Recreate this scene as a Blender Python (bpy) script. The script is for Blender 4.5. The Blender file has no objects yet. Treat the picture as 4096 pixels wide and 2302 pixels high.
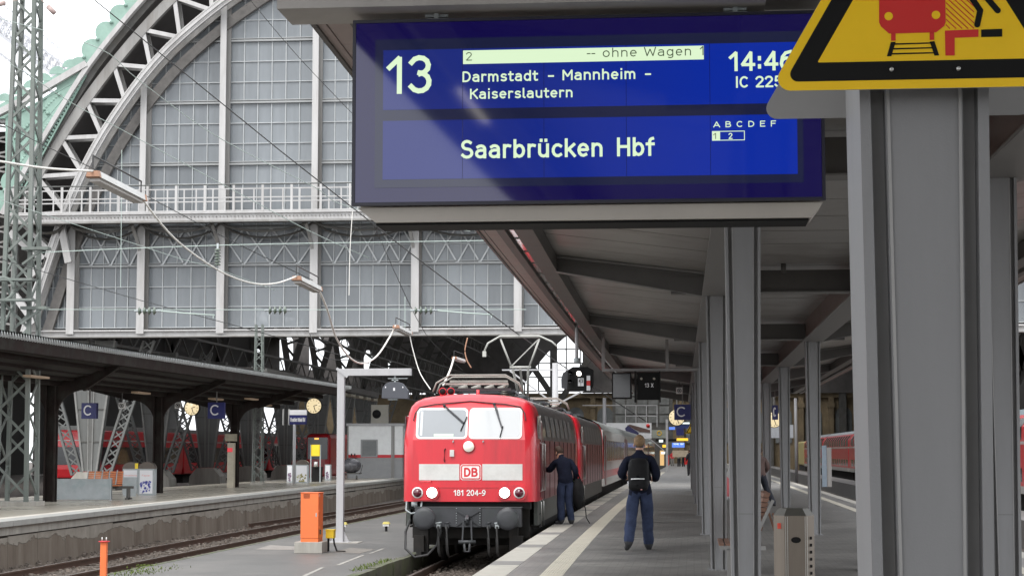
import bpy, math, random
from mathutils import Vector, Matrix
random.seed(7)
SC = bpy.context.scene
COL = SC.collection
R = math.radians
# ---------------------------------------------------------------- camera, sky, sun, exposure
FPX, PW, PH, EYE = 7500.0, 4096, 2302, 2.38
YAW, PITCH = math.atan(722/FPX), math.atan(654/FPX)
cam_d = bpy.data.cameras.new('camera'); cam = bpy.data.objects.new('camera', cam_d); COL.objects.link(cam)
cam_d.sensor_width = 36; cam_d.lens = FPX/PW*36; cam_d.clip_start = .1; cam_d.clip_end = 2000
cam.location = (0, 0, EYE); cam.rotation_euler = (math.pi/2+PITCH, 0, YAW)
SC.camera = cam
W = bpy.data.worlds.new('World'); SC.world = W; W.use_nodes = True
wn, wl = W.node_tree.nodes, W.node_tree.links
bg = wn['Background']
sky = wn.new('ShaderNodeTexSky'); sky.sky_type = 'NISHITA'; sky.sun_disc = False
sky.sun_elevation = R(52); sky.sun_rotation = R(200); sky.air_density = 1; sky.dust_density = 4
mixn = wn.new('ShaderNodeMix'); mixn.data_type = 'RGBA'; mixn.inputs[0].default_value = .88
cloud = wn.new('ShaderNodeTexNoise'); cloud.inputs['Scale'].default_value = 2.2; cloud.inputs['Detail'].default_value = 4
cr = wn.new('ShaderNodeValToRGB'); cr.color_ramp.elements[0].color = (8.6, 8.9, 9.3, 1); cr.color_ramp.elements[1].color = (12.5, 12.6, 12.8, 1)
cr.color_ramp.elements[0].position = .3; cr.color_ramp.elements[1].position = .7
wl.new(cloud.outputs['Fac'], cr.inputs[0]); wl.new(sky.outputs[0], mixn.inputs[6]); wl.new(cr.outputs[0], mixn.inputs[7])
wl.new(mixn.outputs[2], bg.inputs[0]); bg.inputs[1].default_value = .09
sun_d = bpy.data.lights.new('sun', 'SUN'); sun_d.energy = .9; sun_d.angle = R(25); sun_d.color = (1, .98, .95)
sun = bpy.data.objects.new('sun', sun_d); COL.objects.link(sun)
# light comes from behind and left of the camera
sun.rotation_euler = (R(38), 0, R(-20))
SC.view_settings.view_transform = 'Standard'; SC.view_settings.look = 'None'
SC.view_settings.gamma = 1; SC.view_settings.use_curve_mapping = False
SC.view_settings.exposure = 1.2
SC.render.engine = 'CYCLES'
# ---------------------------------------------------------------- measuring helper: photo pixel -> point in the place
FW = Vector((-math.sin(YAW)*math.cos(PITCH), math.cos(YAW)*math.cos(PITCH), math.sin(PITCH)))
RT = Vector((math.cos(YAW), math.sin(YAW), 0)); UPV = RT.cross(FW)
def at(x, y, Y=None, Z=None):
    r = FW + RT*((x-PW/2)/FPX) + UPV*((PH/2-y)/FPX)
    k = Y/r.y if Y is not None else (Z-EYE)/r.z
    return Vector((0, 0, EYE)) + r*k
# ---------------------------------------------------------------- materials
MATS = {}
def mat(name, col, rough=.6, metal=0, var=.25, vs=3.0, bump=0, bs=60, spec=.5, dirt=None, dirts=1.5, dirta=.5, coat=0, streak=False, ior=1.5, emit=None, es=0):
    if name in MATS: return MATS[name]
    m = bpy.data.materials.new(name); m.use_nodes = True; n, l = m.node_tree.nodes, m.node_tree.links
    b = n['Principled BSDF']; b.inputs['Roughness'].default_value = rough; b.inputs['Metallic'].default_value = metal
    b.inputs['Specular IOR Level'].default_value = spec; b.inputs['Coat Weight'].default_value = coat; b.inputs['IOR'].default_value = ior
    b.inputs['Coat Roughness'].default_value = .08
    tc = n.new('ShaderNodeTexCoord')
    out = None
    if var > 0:
        t = n.new('ShaderNodeTexNoise'); t.inputs['Scale'].default_value = vs; t.inputs['Detail'].default_value = 6; t.inputs['Roughness'].default_value = .65
        src = tc.outputs['Object']
        if streak:
            mp = n.new('ShaderNodeMapping'); mp.inputs['Scale'].default_value = (1, 1, .12); l.new(src, mp.inputs[0]); src = mp.outputs[0]
        l.new(src, t.inputs['Vector'])
        r = n.new('ShaderNodeValToRGB'); r.color_ramp.elements[0].position = .3; r.color_ramp.elements[1].position = .7
        r.color_ramp.elements[0].color = tuple(c*(1-var) for c in col)+(1,); r.color_ramp.elements[1].color = tuple(min(1, c*(1+var*.7)) for c in col)+(1,)
        l.new(t.outputs['Fac'], r.inputs[0]); out = r.outputs[0]
        rr = n.new('ShaderNodeMapRange'); rr.inputs[3].default_value = max(.02, rough-.08); rr.inputs[4].default_value = min(1, rough+.1)
        l.new(t.outputs['Fac'], rr.inputs[0]); l.new(rr.outputs[0], b.inputs['Roughness'])
    if dirt:
        t2 = n.new('ShaderNodeTexNoise'); t2.inputs['Scale'].default_value = dirts; t2.inputs['Detail'].default_value = 8; t2.inputs['Roughness'].default_value = .7
        mp = n.new('ShaderNodeMapping'); mp.inputs['Location'].default_value = (3.1, 7.7, 1.3)
        if streak: mp.inputs['Scale'].default_value = (1, 1, .15)
        l.new(tc.outputs['Object'], mp.inputs[0]); l.new(mp.outputs[0], t2.inputs['Vector'])
        r2 = n.new('ShaderNodeValToRGB'); r2.color_ramp.elements[0].position = .48; r2.color_ramp.elements[1].position = .72
        r2.color_ramp.elements[0].color = (0, 0, 0, 1); r2.color_ramp.elements[1].color = (dirta, dirta, dirta, 1)
        l.new(t2.outputs['Fac'], r2.inputs[0])
        mx = n.new('ShaderNodeMix'); mx.data_type = 'RGBA'; l.new(r2.outputs[0], mx.inputs[0])
        if out: l.new(out, mx.inputs[6])
        else: mx.inputs[6].default_value = (*col, 1)
        mx.inputs[7].default_value = (*dirt, 1); out = mx.outputs[2]
    if out: l.new(out, b.inputs['Base Color'])
    else: b.inputs['Base Color'].default_value = (*col, 1)
    if bump:
        t3 = n.new('ShaderNodeTexNoise'); t3.inputs['Scale'].default_value = bs; t3.inputs['Detail'].default_value = 4; l.new(tc.outputs['Object'], t3.inputs['Vector'])
        bp = n.new('ShaderNodeBump'); bp.inputs['Strength'].default_value = bump; bp.inputs['Distance'].default_value = .01
        l.new(t3.outputs['Fac'], bp.inputs['Height']); l.new(bp.outputs[0], b.inputs['Normal'])
    if emit:
        b.inputs['Emission Color'].default_value = (*emit, 1); b.inputs['Emission Strength'].default_value = es
    MATS[name] = m
    return m
def brickmat(name, c1, c2, mortar, sx, sy, bw, bh, rough=.7, dirt=None, axis='XY', bumps=.3, msize=.012, dirts=.6):
    m = mat(name, c1, rough, var=0); n, l = m.node_tree.nodes, m.node_tree.links; b = n['Principled BSDF']
    tc = n.new('ShaderNodeTexCoord'); src = tc.outputs['Object']
    if axis != 'XY':
        sp = n.new('ShaderNodeSeparateXYZ'); cb = n.new('ShaderNodeCombineXYZ'); l.new(src, sp.inputs[0])
        l.new(sp.outputs['Y' if axis == 'YZ' else 'X'], cb.inputs[0]); l.new(sp.outputs['Z'], cb.inputs[1]); src = cb.outputs[0]
    br = n.new('ShaderNodeTexBrick'); br.inputs['Color1'].default_value = (*c1, 1); br.inputs['Color2'].default_value = (*c2, 1); br.inputs['Mortar'].default_value = (*mortar, 1)
    br.inputs['Scale'].default_value = 1; br.inputs['Brick Width'].default_value = bw; br.inputs['Row Height'].default_value = bh; br.inputs['Mortar Size'].default_value = msize; br.inputs['Bias'].default_value = -.1
    l.new(src, br.inputs['Vector'])
    t = n.new('ShaderNodeTexNoise'); t.inputs['Scale'].default_value = dirts; t.inputs['Detail'].default_value = 9; t.inputs['Roughness'].default_value = .7; l.new(tc.outputs['Object'], t.inputs['Vector'])
    r = n.new('ShaderNodeValToRGB'); r.color_ramp.elements[0].position = .35; r.color_ramp.elements[1].position = .68; r.color_ramp.elements[0].color = (.5, .5, .5, 1); r.color_ramp.elements[1].color = (1.15, 1.13, 1.1, 1)
    l.new(t.outputs['Fac'], r.inputs[0])
    mx = n.new('ShaderNodeMix'); mx.data_type = 'RGBA'; mx.blend_type = 'MULTIPLY'; mx.inputs[0].default_value = 1
    l.new(br.outputs['Color'], mx.inputs[6]); l.new(r.outputs[0], mx.inputs[7]); l.new(mx.outputs[2], b.inputs['Base Color'])
    rr = n.new('ShaderNodeMapRange'); rr.inputs[3].default_value = rough-.3; rr.inputs[4].default_value = min(1, rough+.2); l.new(t.outputs['Fac'], rr.inputs[0]); l.new(rr.outputs[0], b.inputs['Roughness'])
    bp = n.new('ShaderNodeBump'); bp.inputs['Strength'].default_value = bumps; bp.inputs['Distance'].default_value = .01; bp.invert = True
    l.new(br.outputs['Fac'], bp.inputs['Height']); l.new(bp.outputs[0], b.inputs['Normal'])
    return m
def emat(name, col, s): return mat(name, (0.01, .01, .01), .3, var=0, emit=col, es=s)
M = dict(
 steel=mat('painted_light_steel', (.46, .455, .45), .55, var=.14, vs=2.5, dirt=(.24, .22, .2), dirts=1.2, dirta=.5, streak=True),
 steel_shade=mat('grey_and_shaded_steel', (.27, .265, .255), .6, var=.25, vs=1.5, dirt=(.12, .1, .08), dirts=.9, dirta=.6, streak=True),  # darker copy of the light steel: painted-in shade, also plain grey parts
 ironold=mat('old_dark_iron', (.085, .083, .078), .7, var=.35, vs=1.5, dirt=(.06, .05, .035), dirts=1.0, dirta=.6),
 pillar=mat('riveted_grey_green_iron', (.13, .135, .13), .6, var=.25, vs=1.2, dirt=(.07, .06, .05), dirts=1.5, dirta=.5, streak=True),
 column=mat('grey_column_paint', (.235, .235, .24), .5, var=.09, vs=3, bump=.07, bs=220, dirt=(.15, .143, .135), dirts=2.6, dirta=.5, streak=True),
 column_dark=mat('dark_grey_column_inset', (.30, .295, .29), .6, var=.12, vs=4),
 canopy_steel=mat('canopy_steel', (.21, .205, .2), .5, var=.12, vs=2),
 canopy_dark=mat('canopy_dark_steel', (.1, .095, .09), .45, var=.2, vs=2),
 canopy_brown=mat('canopy_brown_beam', (.15, .105, .095), .35, var=.15, vs=2),
 panel=mat('ceiling_panel_grey', (.33, .315, .30), .32, var=.12, vs=1.6, bump=.06, bs=8, dirt=(.17, .15, .13), dirts=1.1, dirta=.85),
 soffit=mat('soffit_panel', (.42, .34, .32), .45, var=.08, vs=3),
 verdigris=mat('verdigris_copper', (.255, .38, .325), .75, var=.16, vs=1.5, dirt=(.2, .30, .26), dirts=3, dirta=.5),
 glass=None,
 green=mat('faded_green_mast', (.135, .155, .14), .65, var=.35, vs=2.2, dirt=(.25, .255, .245), dirts=1.4, dirta=.7, streak=True),
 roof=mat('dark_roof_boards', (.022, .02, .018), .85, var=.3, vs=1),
 brown=mat('dark_brown_iron', (.02, .014, .0125), .8, spec=.15, var=.3, vs=2, dirt=(.05, .06, .05), dirts=2, dirta=.4),
 corr=mat('corrugated_sheet', (.45, .47, .47), .5, var=.2, vs=3),
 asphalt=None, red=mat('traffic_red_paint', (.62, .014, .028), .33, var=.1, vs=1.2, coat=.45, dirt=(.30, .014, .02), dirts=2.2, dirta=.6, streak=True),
 redside=mat('dirty_shaded_red_paint', (.16, .012, .017), .32, var=.2, vs=1, coat=.25, dirt=(.22, .03, .03), dirts=.9, dirta=.6, streak=True),  # canopy shade on the body sides darkened into this red, plus streaks
 white=mat('white_enamel', (.78, .78, .76), .4, var=.06), offwhite=mat('dirty_white_enamel', (.62, .62, .6), .45, var=.12, dirt=(.4, .38, .35), dirts=2, dirta=.4),
 black=mat('black_rubber', (.012, .012, .012), .7, spec=.2, var=.2), bufgrey=mat('buffer_grey_steel', (.042, .044, .05), .5, var=.25, vs=4, dirt=(.03, .04, .035), dirts=3, dirta=.6),
 under=mat('sooty_underframe', (.012, .011, .01), .8, var=.4, vs=5, dirt=(.03, .022, .016), dirts=4, dirta=.5),
 greygreen=mat('grey_green_sill', (.07, .08, .07), .5, var=.2, vs=2), locoroof=mat('dark_loco_roof', (.06, .056, .055), .35, var=.25, vs=2, coat=.3),
 grille=mat('grille_grey', (.16, .16, .15), .5, var=.2), chrome=mat('bright_handrail', (.6, .6, .58), .3, metal=.6, var=.1),
 lampglass=emat('lit_headlamp', (1, .97, .9), 4), redlamp=mat('dark_red_lens', (.10, .008, .02), .15, var=0, coat=1),
 dbred=mat('logo_red', (.6, .02, .03), .4, var=.05), copper=mat('brown_end_cap', (.40, .22, .14), .6, var=.3),
 porcelain=mat('insulator_glaze', (.10, .13, .10), .15, var=.2, coat=.5), wire=mat('dark_wire', (.05, .05, .05), .5, metal=.3, var=.1), wirel=mat('pale_wire', (.42, .5, .46), .5, var=.1),
 cable=mat('white_cable', (.75, .73, .68), .5, var=.1), rail=mat('rusty_rail', (.095, .058, .042), .55, metal=.3, var=.3), railtop=mat('worn_rail_head', (.2, .17, .15), .35, metal=.7, var=.2),
 sleeper=mat('old_sleeper', (.10, .082, .068), .85, var=.35, vs=5), stone=mat('ballast_stone', (.15, .125, .105), .85, var=.5, vs=2.5),
 concrete=mat('concrete', (.36, .345, .31), .8, var=.2, vs=3, bump=.1, bs=40, dirt=(.2, .19, .16), dirts=2, dirta=.6, streak=True),
 orange=mat('orange_cabinet_paint', (.78, .17, .045), .45, var=.06, dirt=(.6, .14, .05), dirts=3, dirta=.3), yellow=mat('yellow_paint', (.85, .62, .03), .4, var=.05, vs=5),
 signyellow=mat('sign_yellow', (.86, .54, .0), .35, var=.04, vs=9), signblack=mat('sign_black', (.008, .008, .008), .6, spec=.15, var=0), signred=mat('sign_red', (.58, .018, .015), .35, var=.05),
 signblue=mat('sign_blue', (.018, .022, .13), .4, var=.05), signwhite=mat('sign_white', (.72, .72, .74), .4, var=0), backgrey=mat('sign_back_grey', (.32, .315, .31), .5, var=.06),
 stainless=mat('stainless_steel', (.20, .17, .14), .42, metal=.7, var=.15, vs=5, streak=True), wood=mat('slat_wood', (.20, .105, .07), .6, var=.3, vs=8), orangeslat=mat('orange_slat', (.50, .17, .07), .6, var=.25, vs=6),
 galv=mat('galvanised_panel', (.36, .39, .40), .55, var=.18, vs=2, dirt=(.22, .30, .30), dirts=3, dirta=.7), greypole=mat('grey_pole', (.42, .42, .43), .5, var=.1, dirt=(.3, .29, .28), dirts=2, dirta=.4, streak=True),
 darkbox=mat('dark_slate_box', (.07, .075, .09), .5, var=.1), clockface=emat('lit_clock_face', (1, .82, .5), .4), lampon=emat('lit_tube', (1, .93, .78), 1.6), lampoff=mat('tube_cover', (.6, .58, .55), .12, var=.1, coat=.6),
 jacket=mat('navy_jacket', (.012, .0145, .028), .9, spec=.12, var=.35, vs=9, bump=.25, bs=14), jeans=mat('blue_jeans', (.034, .045, .085), .9, spec=.12, var=.35, vs=7, bump=.2, bs=18), skin=mat('skin', (.5, .28, .2), .55, var=.1),
 hair=mat('sandy_hair', (.21, .13, .065), .7, var=.5, vs=40, bump=.5, bs=90), hairdark=mat('brown_hair', (.055, .03, .02), .7, var=.4, vs=40), shoe=mat('dark_shoe', (.03, .03, .033), .6, var=.2), pack=mat('black_nylon', (.009, .009, .010), .7, spec=.2, var=.3, vs=8, bump=.2, bs=25),
 sand=mat('sandstone', (.20, .155, .095), .85, var=.4, vs=.35, dirt=(.06, .05, .035), dirts=.5, dirta=.7), dimglass=mat('dim_glass', (.13, .14, .14), .1, var=.35, vs=.8), trainglass=mat('train_window', (.012, .014, .018), .08, var=.3, coat=.5),
 coach=mat('light_grey_coach', (.45, .45, .43), .35, var=.1, coat=.3, dirt=(.3, .29, .27), dirts=.9, dirta=.5, streak=True), coachroof=mat('coach_roof_grey', (.2, .21, .2), .5, var=.2), trainred=mat('regional_train_red', (.52, .016, .024), .3, var=.1, coat=.4),
 moss=mat('moss', (.10, .14, .02), .9, var=.4, vs=30, bump=.3), brownwall=None)
g = mat('dirty_hall_glass', (.225, .245, .262), .12, var=.24, vs=.3, dirt=(.33, .355, .37), dirts=.9, dirta=.5, streak=True); M['glass'] = g
def pane_variation(m, amt, alpha):
    n, l = m.node_tree.nodes, m.node_tree.links; b = n['Principled BSDF']; src = b.inputs['Base Color'].links[0].from_socket
    oi = n.new('ShaderNodeObjectInfo'); mr = n.new('ShaderNodeMapRange'); mr.inputs[3].default_value = 1-amt; mr.inputs[4].default_value = 1+amt; l.new(oi.outputs['Random'], mr.inputs[0])
    mx = n.new('ShaderNodeMix'); mx.data_type = 'RGBA'; mx.blend_type = 'MULTIPLY'; mx.inputs[0].default_value = 1; l.new(src, mx.inputs[6]); l.new(mr.outputs[0], mx.inputs[7]); l.new(mx.outputs[2], b.inputs['Base Color'])
    b.inputs['Alpha'].default_value = alpha
pane_variation(g, .15, .78)
M['hallroof'] = mat('hall_roof_soffit', (.10, .093, .09), .85, var=.3, vs=.6)
def wallmat():   # rendered wall: pale skim coat flaking off above a browner base, ragged border
    m = mat('stained_rendered_wall', (.17, .145, .115), .85, var=0); n, l = m.node_tree.nodes, m.node_tree.links; b = n['Principled BSDF']
    tc = n.new('ShaderNodeTexCoord'); sp = n.new('ShaderNodeSeparateXYZ'); l.new(tc.outputs['Object'], sp.inputs[0])
    def noise(s, sc=(1, 1, 1), loc=(0, 0, 0)):
        mp = n.new('ShaderNodeMapping'); mp.inputs['Scale'].default_value = sc; mp.inputs['Location'].default_value = loc; l.new(tc.outputs['Object'], mp.inputs[0])
        t = n.new('ShaderNodeTexNoise'); t.inputs['Scale'].default_value = s; t.inputs['Detail'].default_value = 8; t.inputs['Roughness'].default_value = .65; l.new(mp.outputs[0], t.inputs['Vector']); return t.outputs['Fac']
    def ramp(f, p0, c0, p1, c1):
        r = n.new('ShaderNodeValToRGB'); r.color_ramp.elements[0].position = p0; r.color_ramp.elements[0].color = (*c0, 1); r.color_ramp.elements[1].position = p1; r.color_ramp.elements[1].color = (*c1, 1); l.new(f, r.inputs[0]); return r.outputs[0]
    basec = ramp(noise(1.6, (1, 1, .25)), .3, (.105, .08, .06), .7, (.21, .18, .145)); top = ramp(noise(2.5), .3, (.21, .19, .16), .7, (.31, .285, .245))
    ad = n.new('ShaderNodeMath'); ad.operation = 'MULTIPLY_ADD'; ad.inputs[1].default_value = .9; ad.inputs[2].default_value = -.02; l.new(sp.outputs['Z'], ad.inputs[0])
    a2 = n.new('ShaderNodeMath'); a2.operation = 'ADD'; l.new(ad.outputs[0], a2.inputs[0]); l.new(noise(1.1, (.45, .45, 1.3), (2, 5, 1)), a2.inputs[1])
    f = ramp(a2.outputs[0], .78, (0, 0, 0), .80, (1, 1, 1)); mx = n.new('ShaderNodeMix'); mx.data_type = 'RGBA'; l.new(f, mx.inputs[0]); l.new(basec, mx.inputs[6]); l.new(top, mx.inputs[7]); l.new(mx.outputs[2], b.inputs['Base Color'])
    bp = n.new('ShaderNodeBump'); bp.inputs['Distance'].default_value = .02; bp.inputs['Strength'].default_value = .8; l.new(f, bp.inputs['Height']); l.new(bp.outputs[0], b.inputs['Normal'])
    return m
M['wall'] = wallmat()
def spots(m, scale, thr, dark):
    n, l = m.node_tree.nodes, m.node_tree.links; b = n['Principled BSDF']; src = b.inputs['Base Color'].links[0].from_socket; tc = n.new('ShaderNodeTexCoord')
    v = n.new('ShaderNodeTexVoronoi'); v.inputs['Scale'].default_value = scale; l.new(tc.outputs['Object'], v.inputs['Vector']); r = n.new('ShaderNodeValToRGB'); r.color_ramp.elements[0].position = thr; r.color_ramp.elements[1].position = thr*1.5
    r.color_ramp.elements[0].color = (dark, dark, dark, 1); r.color_ramp.elements[1].color = (1, 1, 1, 1); l.new(v.outputs['Distance'], r.inputs[0])
    mx = n.new('ShaderNodeMix'); mx.data_type = 'RGBA'; mx.blend_type = 'MULTIPLY'; mx.inputs[0].default_value = 1; l.new(src, mx.inputs[6]); l.new(r.outputs[0], mx.inputs[7]); l.new(mx.outputs[2], b.inputs['Base Color'])
# ---------------------------------------------------------------- mesh builder
class MB:
    def __init__(s): s.v = []; s.f = []; s.m = []; s.mi = 0; s.sm = []
    def _a(s, vs, fs, smooth=False):
        o = len(s.v); s.v += [tuple(v) for v in vs]; s.f += [tuple(i+o for i in f) for f in fs]; s.m += [s.mi]*len(fs); s.sm += [smooth]*len(fs); return s
    def box(s, a, b):
        x0, y0, z0 = a; x1, y1, z1 = b
        return s._a([(x0, y0, z0), (x1, y0, z0), (x1, y1, z0), (x0, y1, z0), (x0, y0, z1), (x1, y0, z1), (x1, y1, z1), (x0, y1, z1)],
                    [(0, 3, 2, 1), (4, 5, 6, 7), (0, 1, 5, 4), (1, 2, 6, 5), (2, 3, 7, 6), (3, 0, 4, 7)])
    def hexa(s, q): return s._a(q, [(0, 3, 2, 1), (4, 5, 6, 7), (0, 1, 5, 4), (1, 2, 6, 5), (2, 3, 7, 6), (3, 0, 4, 7)])
    def beam(s, p, q, w, h, up=(0, 0, 1)):
        p, q = Vector(p), Vector(q); d = (q-p).normalized(); up = Vector(up)
        sd = d.cross(up)
        if sd.length < 1e-4: sd = d.cross(Vector((0, 1, 0)))
        sd.normalize(); u = sd.cross(d).normalized(); sd = sd*w/2; u = u*h/2
        return s._a([p-sd-u, p+sd-u, p+sd+u, p-sd+u, q-sd-u, q+sd-u, q+sd+u, q-sd+u], [(0, 1, 2, 3), (7, 6, 5, 4), (0, 4, 5, 1), (1, 5, 6, 2), (2, 6, 7, 3), (3, 7, 4, 0)])
    def tube(s, pts, r, n=6, r2=None):
        pts = [Vector(p) for p in pts]; N = len(pts); vs = []; fs = []
        for i, p in enumerate(pts):
            d = (pts[min(i+1, N-1)]-pts[max(i-1, 0)]).normalized(); a = d.cross(Vector((0, 0, 1)))
            if a.length < 1e-3: a = d.cross(Vector((0, 1, 0)))
            a.normalize(); b = a.cross(d); rr = r if r2 is None else r+(r2-r)*i/(N-1)
            for k in range(n): t = 2*math.pi*k/n; vs.append(p+a*rr*math.cos(t)+b*rr*math.sin(t))
        for i in range(N-1):
            for k in range(n): k2 = (k+1) % n; fs.append((i*n+k, i*n+k2, (i+1)*n+k2, (i+1)*n+k))
        fs.append(tuple(range(n-1, -1, -1))); fs.append(tuple((N-1)*n+k for k in range(n)))
        return s._a(vs, fs, n > 5)
    def cyl(s, p, q, r, r2=None, n=16): return s.tube([p, q], r, n, r2)
    def prism(s, poly, y0, y1):          # poly in (x, z), extruded along Y
        n = len(poly); vs = [(x, y0, z) for x, z in poly]+[(x, y1, z) for x, z in poly]
        return s._a(vs, [tuple(range(n)), tuple(range(2*n-1, n-1, -1))]+[(i, i+n, (i+1) % n+n, (i+1) % n) for i in range(n)])
    def prismx(s, poly, x0, x1):         # poly in (y, z), extruded along X
        n = len(poly); vs = [(x0, y, z) for y, z in poly]+[(x1, y, z) for y, z in poly]
        return s._a(vs, [tuple(range(n-1, -1, -1)), tuple(range(n, 2*n))]+[(i, (i+1) % n, (i+1) % n+n, i+n) for i in range(n)])
    def prismz(s, poly, z0, z1):
        n = len(poly); vs = [(x, y, z0) for x, y in poly]+[(x, y, z1) for x, y in poly]
        return s._a(vs, [tuple(range(n-1, -1, -1)), tuple(range(n, 2*n))]+[(i, (i+1) % n, (i+1) % n+n, i+n) for i in range(n)])
    def grid(s, rows, smooth=True):
        c = len(rows[0]); vs = [p for r in rows for p in r]
        return s._a(vs, [(i*c+j, i*c+j+1, (i+1)*c+j+1, (i+1)*c+j) for i in range(len(rows)-1) for j in range(c-1)], smooth)
    def ell(s, c, r, n=12, m=8):
        rows = []
        for i in range(m+1):
            a = math.pi*i/m; rows.append([(c[0]+r[0]*math.sin(a)*math.cos(2*math.pi*k/n), c[1]+r[1]*math.sin(a)*math.sin(2*math.pi*k/n), c[2]+r[2]*math.cos(a)) for k in range(n+1)])
        return s.grid(rows)
    def build(s, name, m, parent=None, off=None, bevel=0):
        o = Vector((0, 0, 0))
        if off is not None: o = Vector(off)
        elif parent is not None:
            q = parent
            while q: o = o+q.location; q = q.parent
        me = bpy.data.meshes.new(name); me.from_pydata([(v[0]-o.x, v[1]-o.y, v[2]-o.z) for v in s.v], [], s.f)
        ms = m if isinstance(m, (list, tuple)) else [m]
        for k in ms: me.materials.append(k)
        me.polygons.foreach_set('material_index', s.m); me.polygons.foreach_set('use_smooth', s.sm); me.update()
        ob = bpy.data.objects.new(name, me); COL.objects.link(ob)
        if parent is not None: ob.parent = parent
        elif off is not None: ob.location = o
        if bevel:
            b = ob.modifiers.new('bevel', 'BEVEL'); b.width = bevel; b.segments = 2; b.limit_method = 'ANGLE'
        return ob
def tag(o, label=None, cat=None, group=None, kind=None):
    if label: o['label'] = label
    if cat: o['category'] = cat
    if group: o['group'] = group
    if kind: o['kind'] = kind
    return o
def thing(name, loc, label, cat, group=None, rz=0):
    o = bpy.data.objects.new(name, None); COL.objects.link(o); o.location = loc; o.rotation_euler = (0, 0, rz); o.empty_display_size = .1
    return tag(o, label, cat, group)
KIDS = {}
def copy_tree(o, loc=None, label=None, parent=None, rz=None):
    c = o.copy(); COL.objects.link(c)
    if parent is not None: c.parent = parent
    if loc is not None: c.location = loc
    if rz is not None: c.rotation_euler = (0, 0, rz)
    if label: c['label'] = label
    for ch in [x for x in bpy.data.objects if x.parent == o]: copy_tree(ch, parent=c)
    return c
def pmesh(name, me, m, parent, loc, rot=None, sc=None):
    o = bpy.data.objects.new(name, me); COL.objects.link(o); o.parent = parent; o.location = loc
    if rot: o.rotation_euler = rot
    if sc: o.scale = sc
    return o
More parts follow.
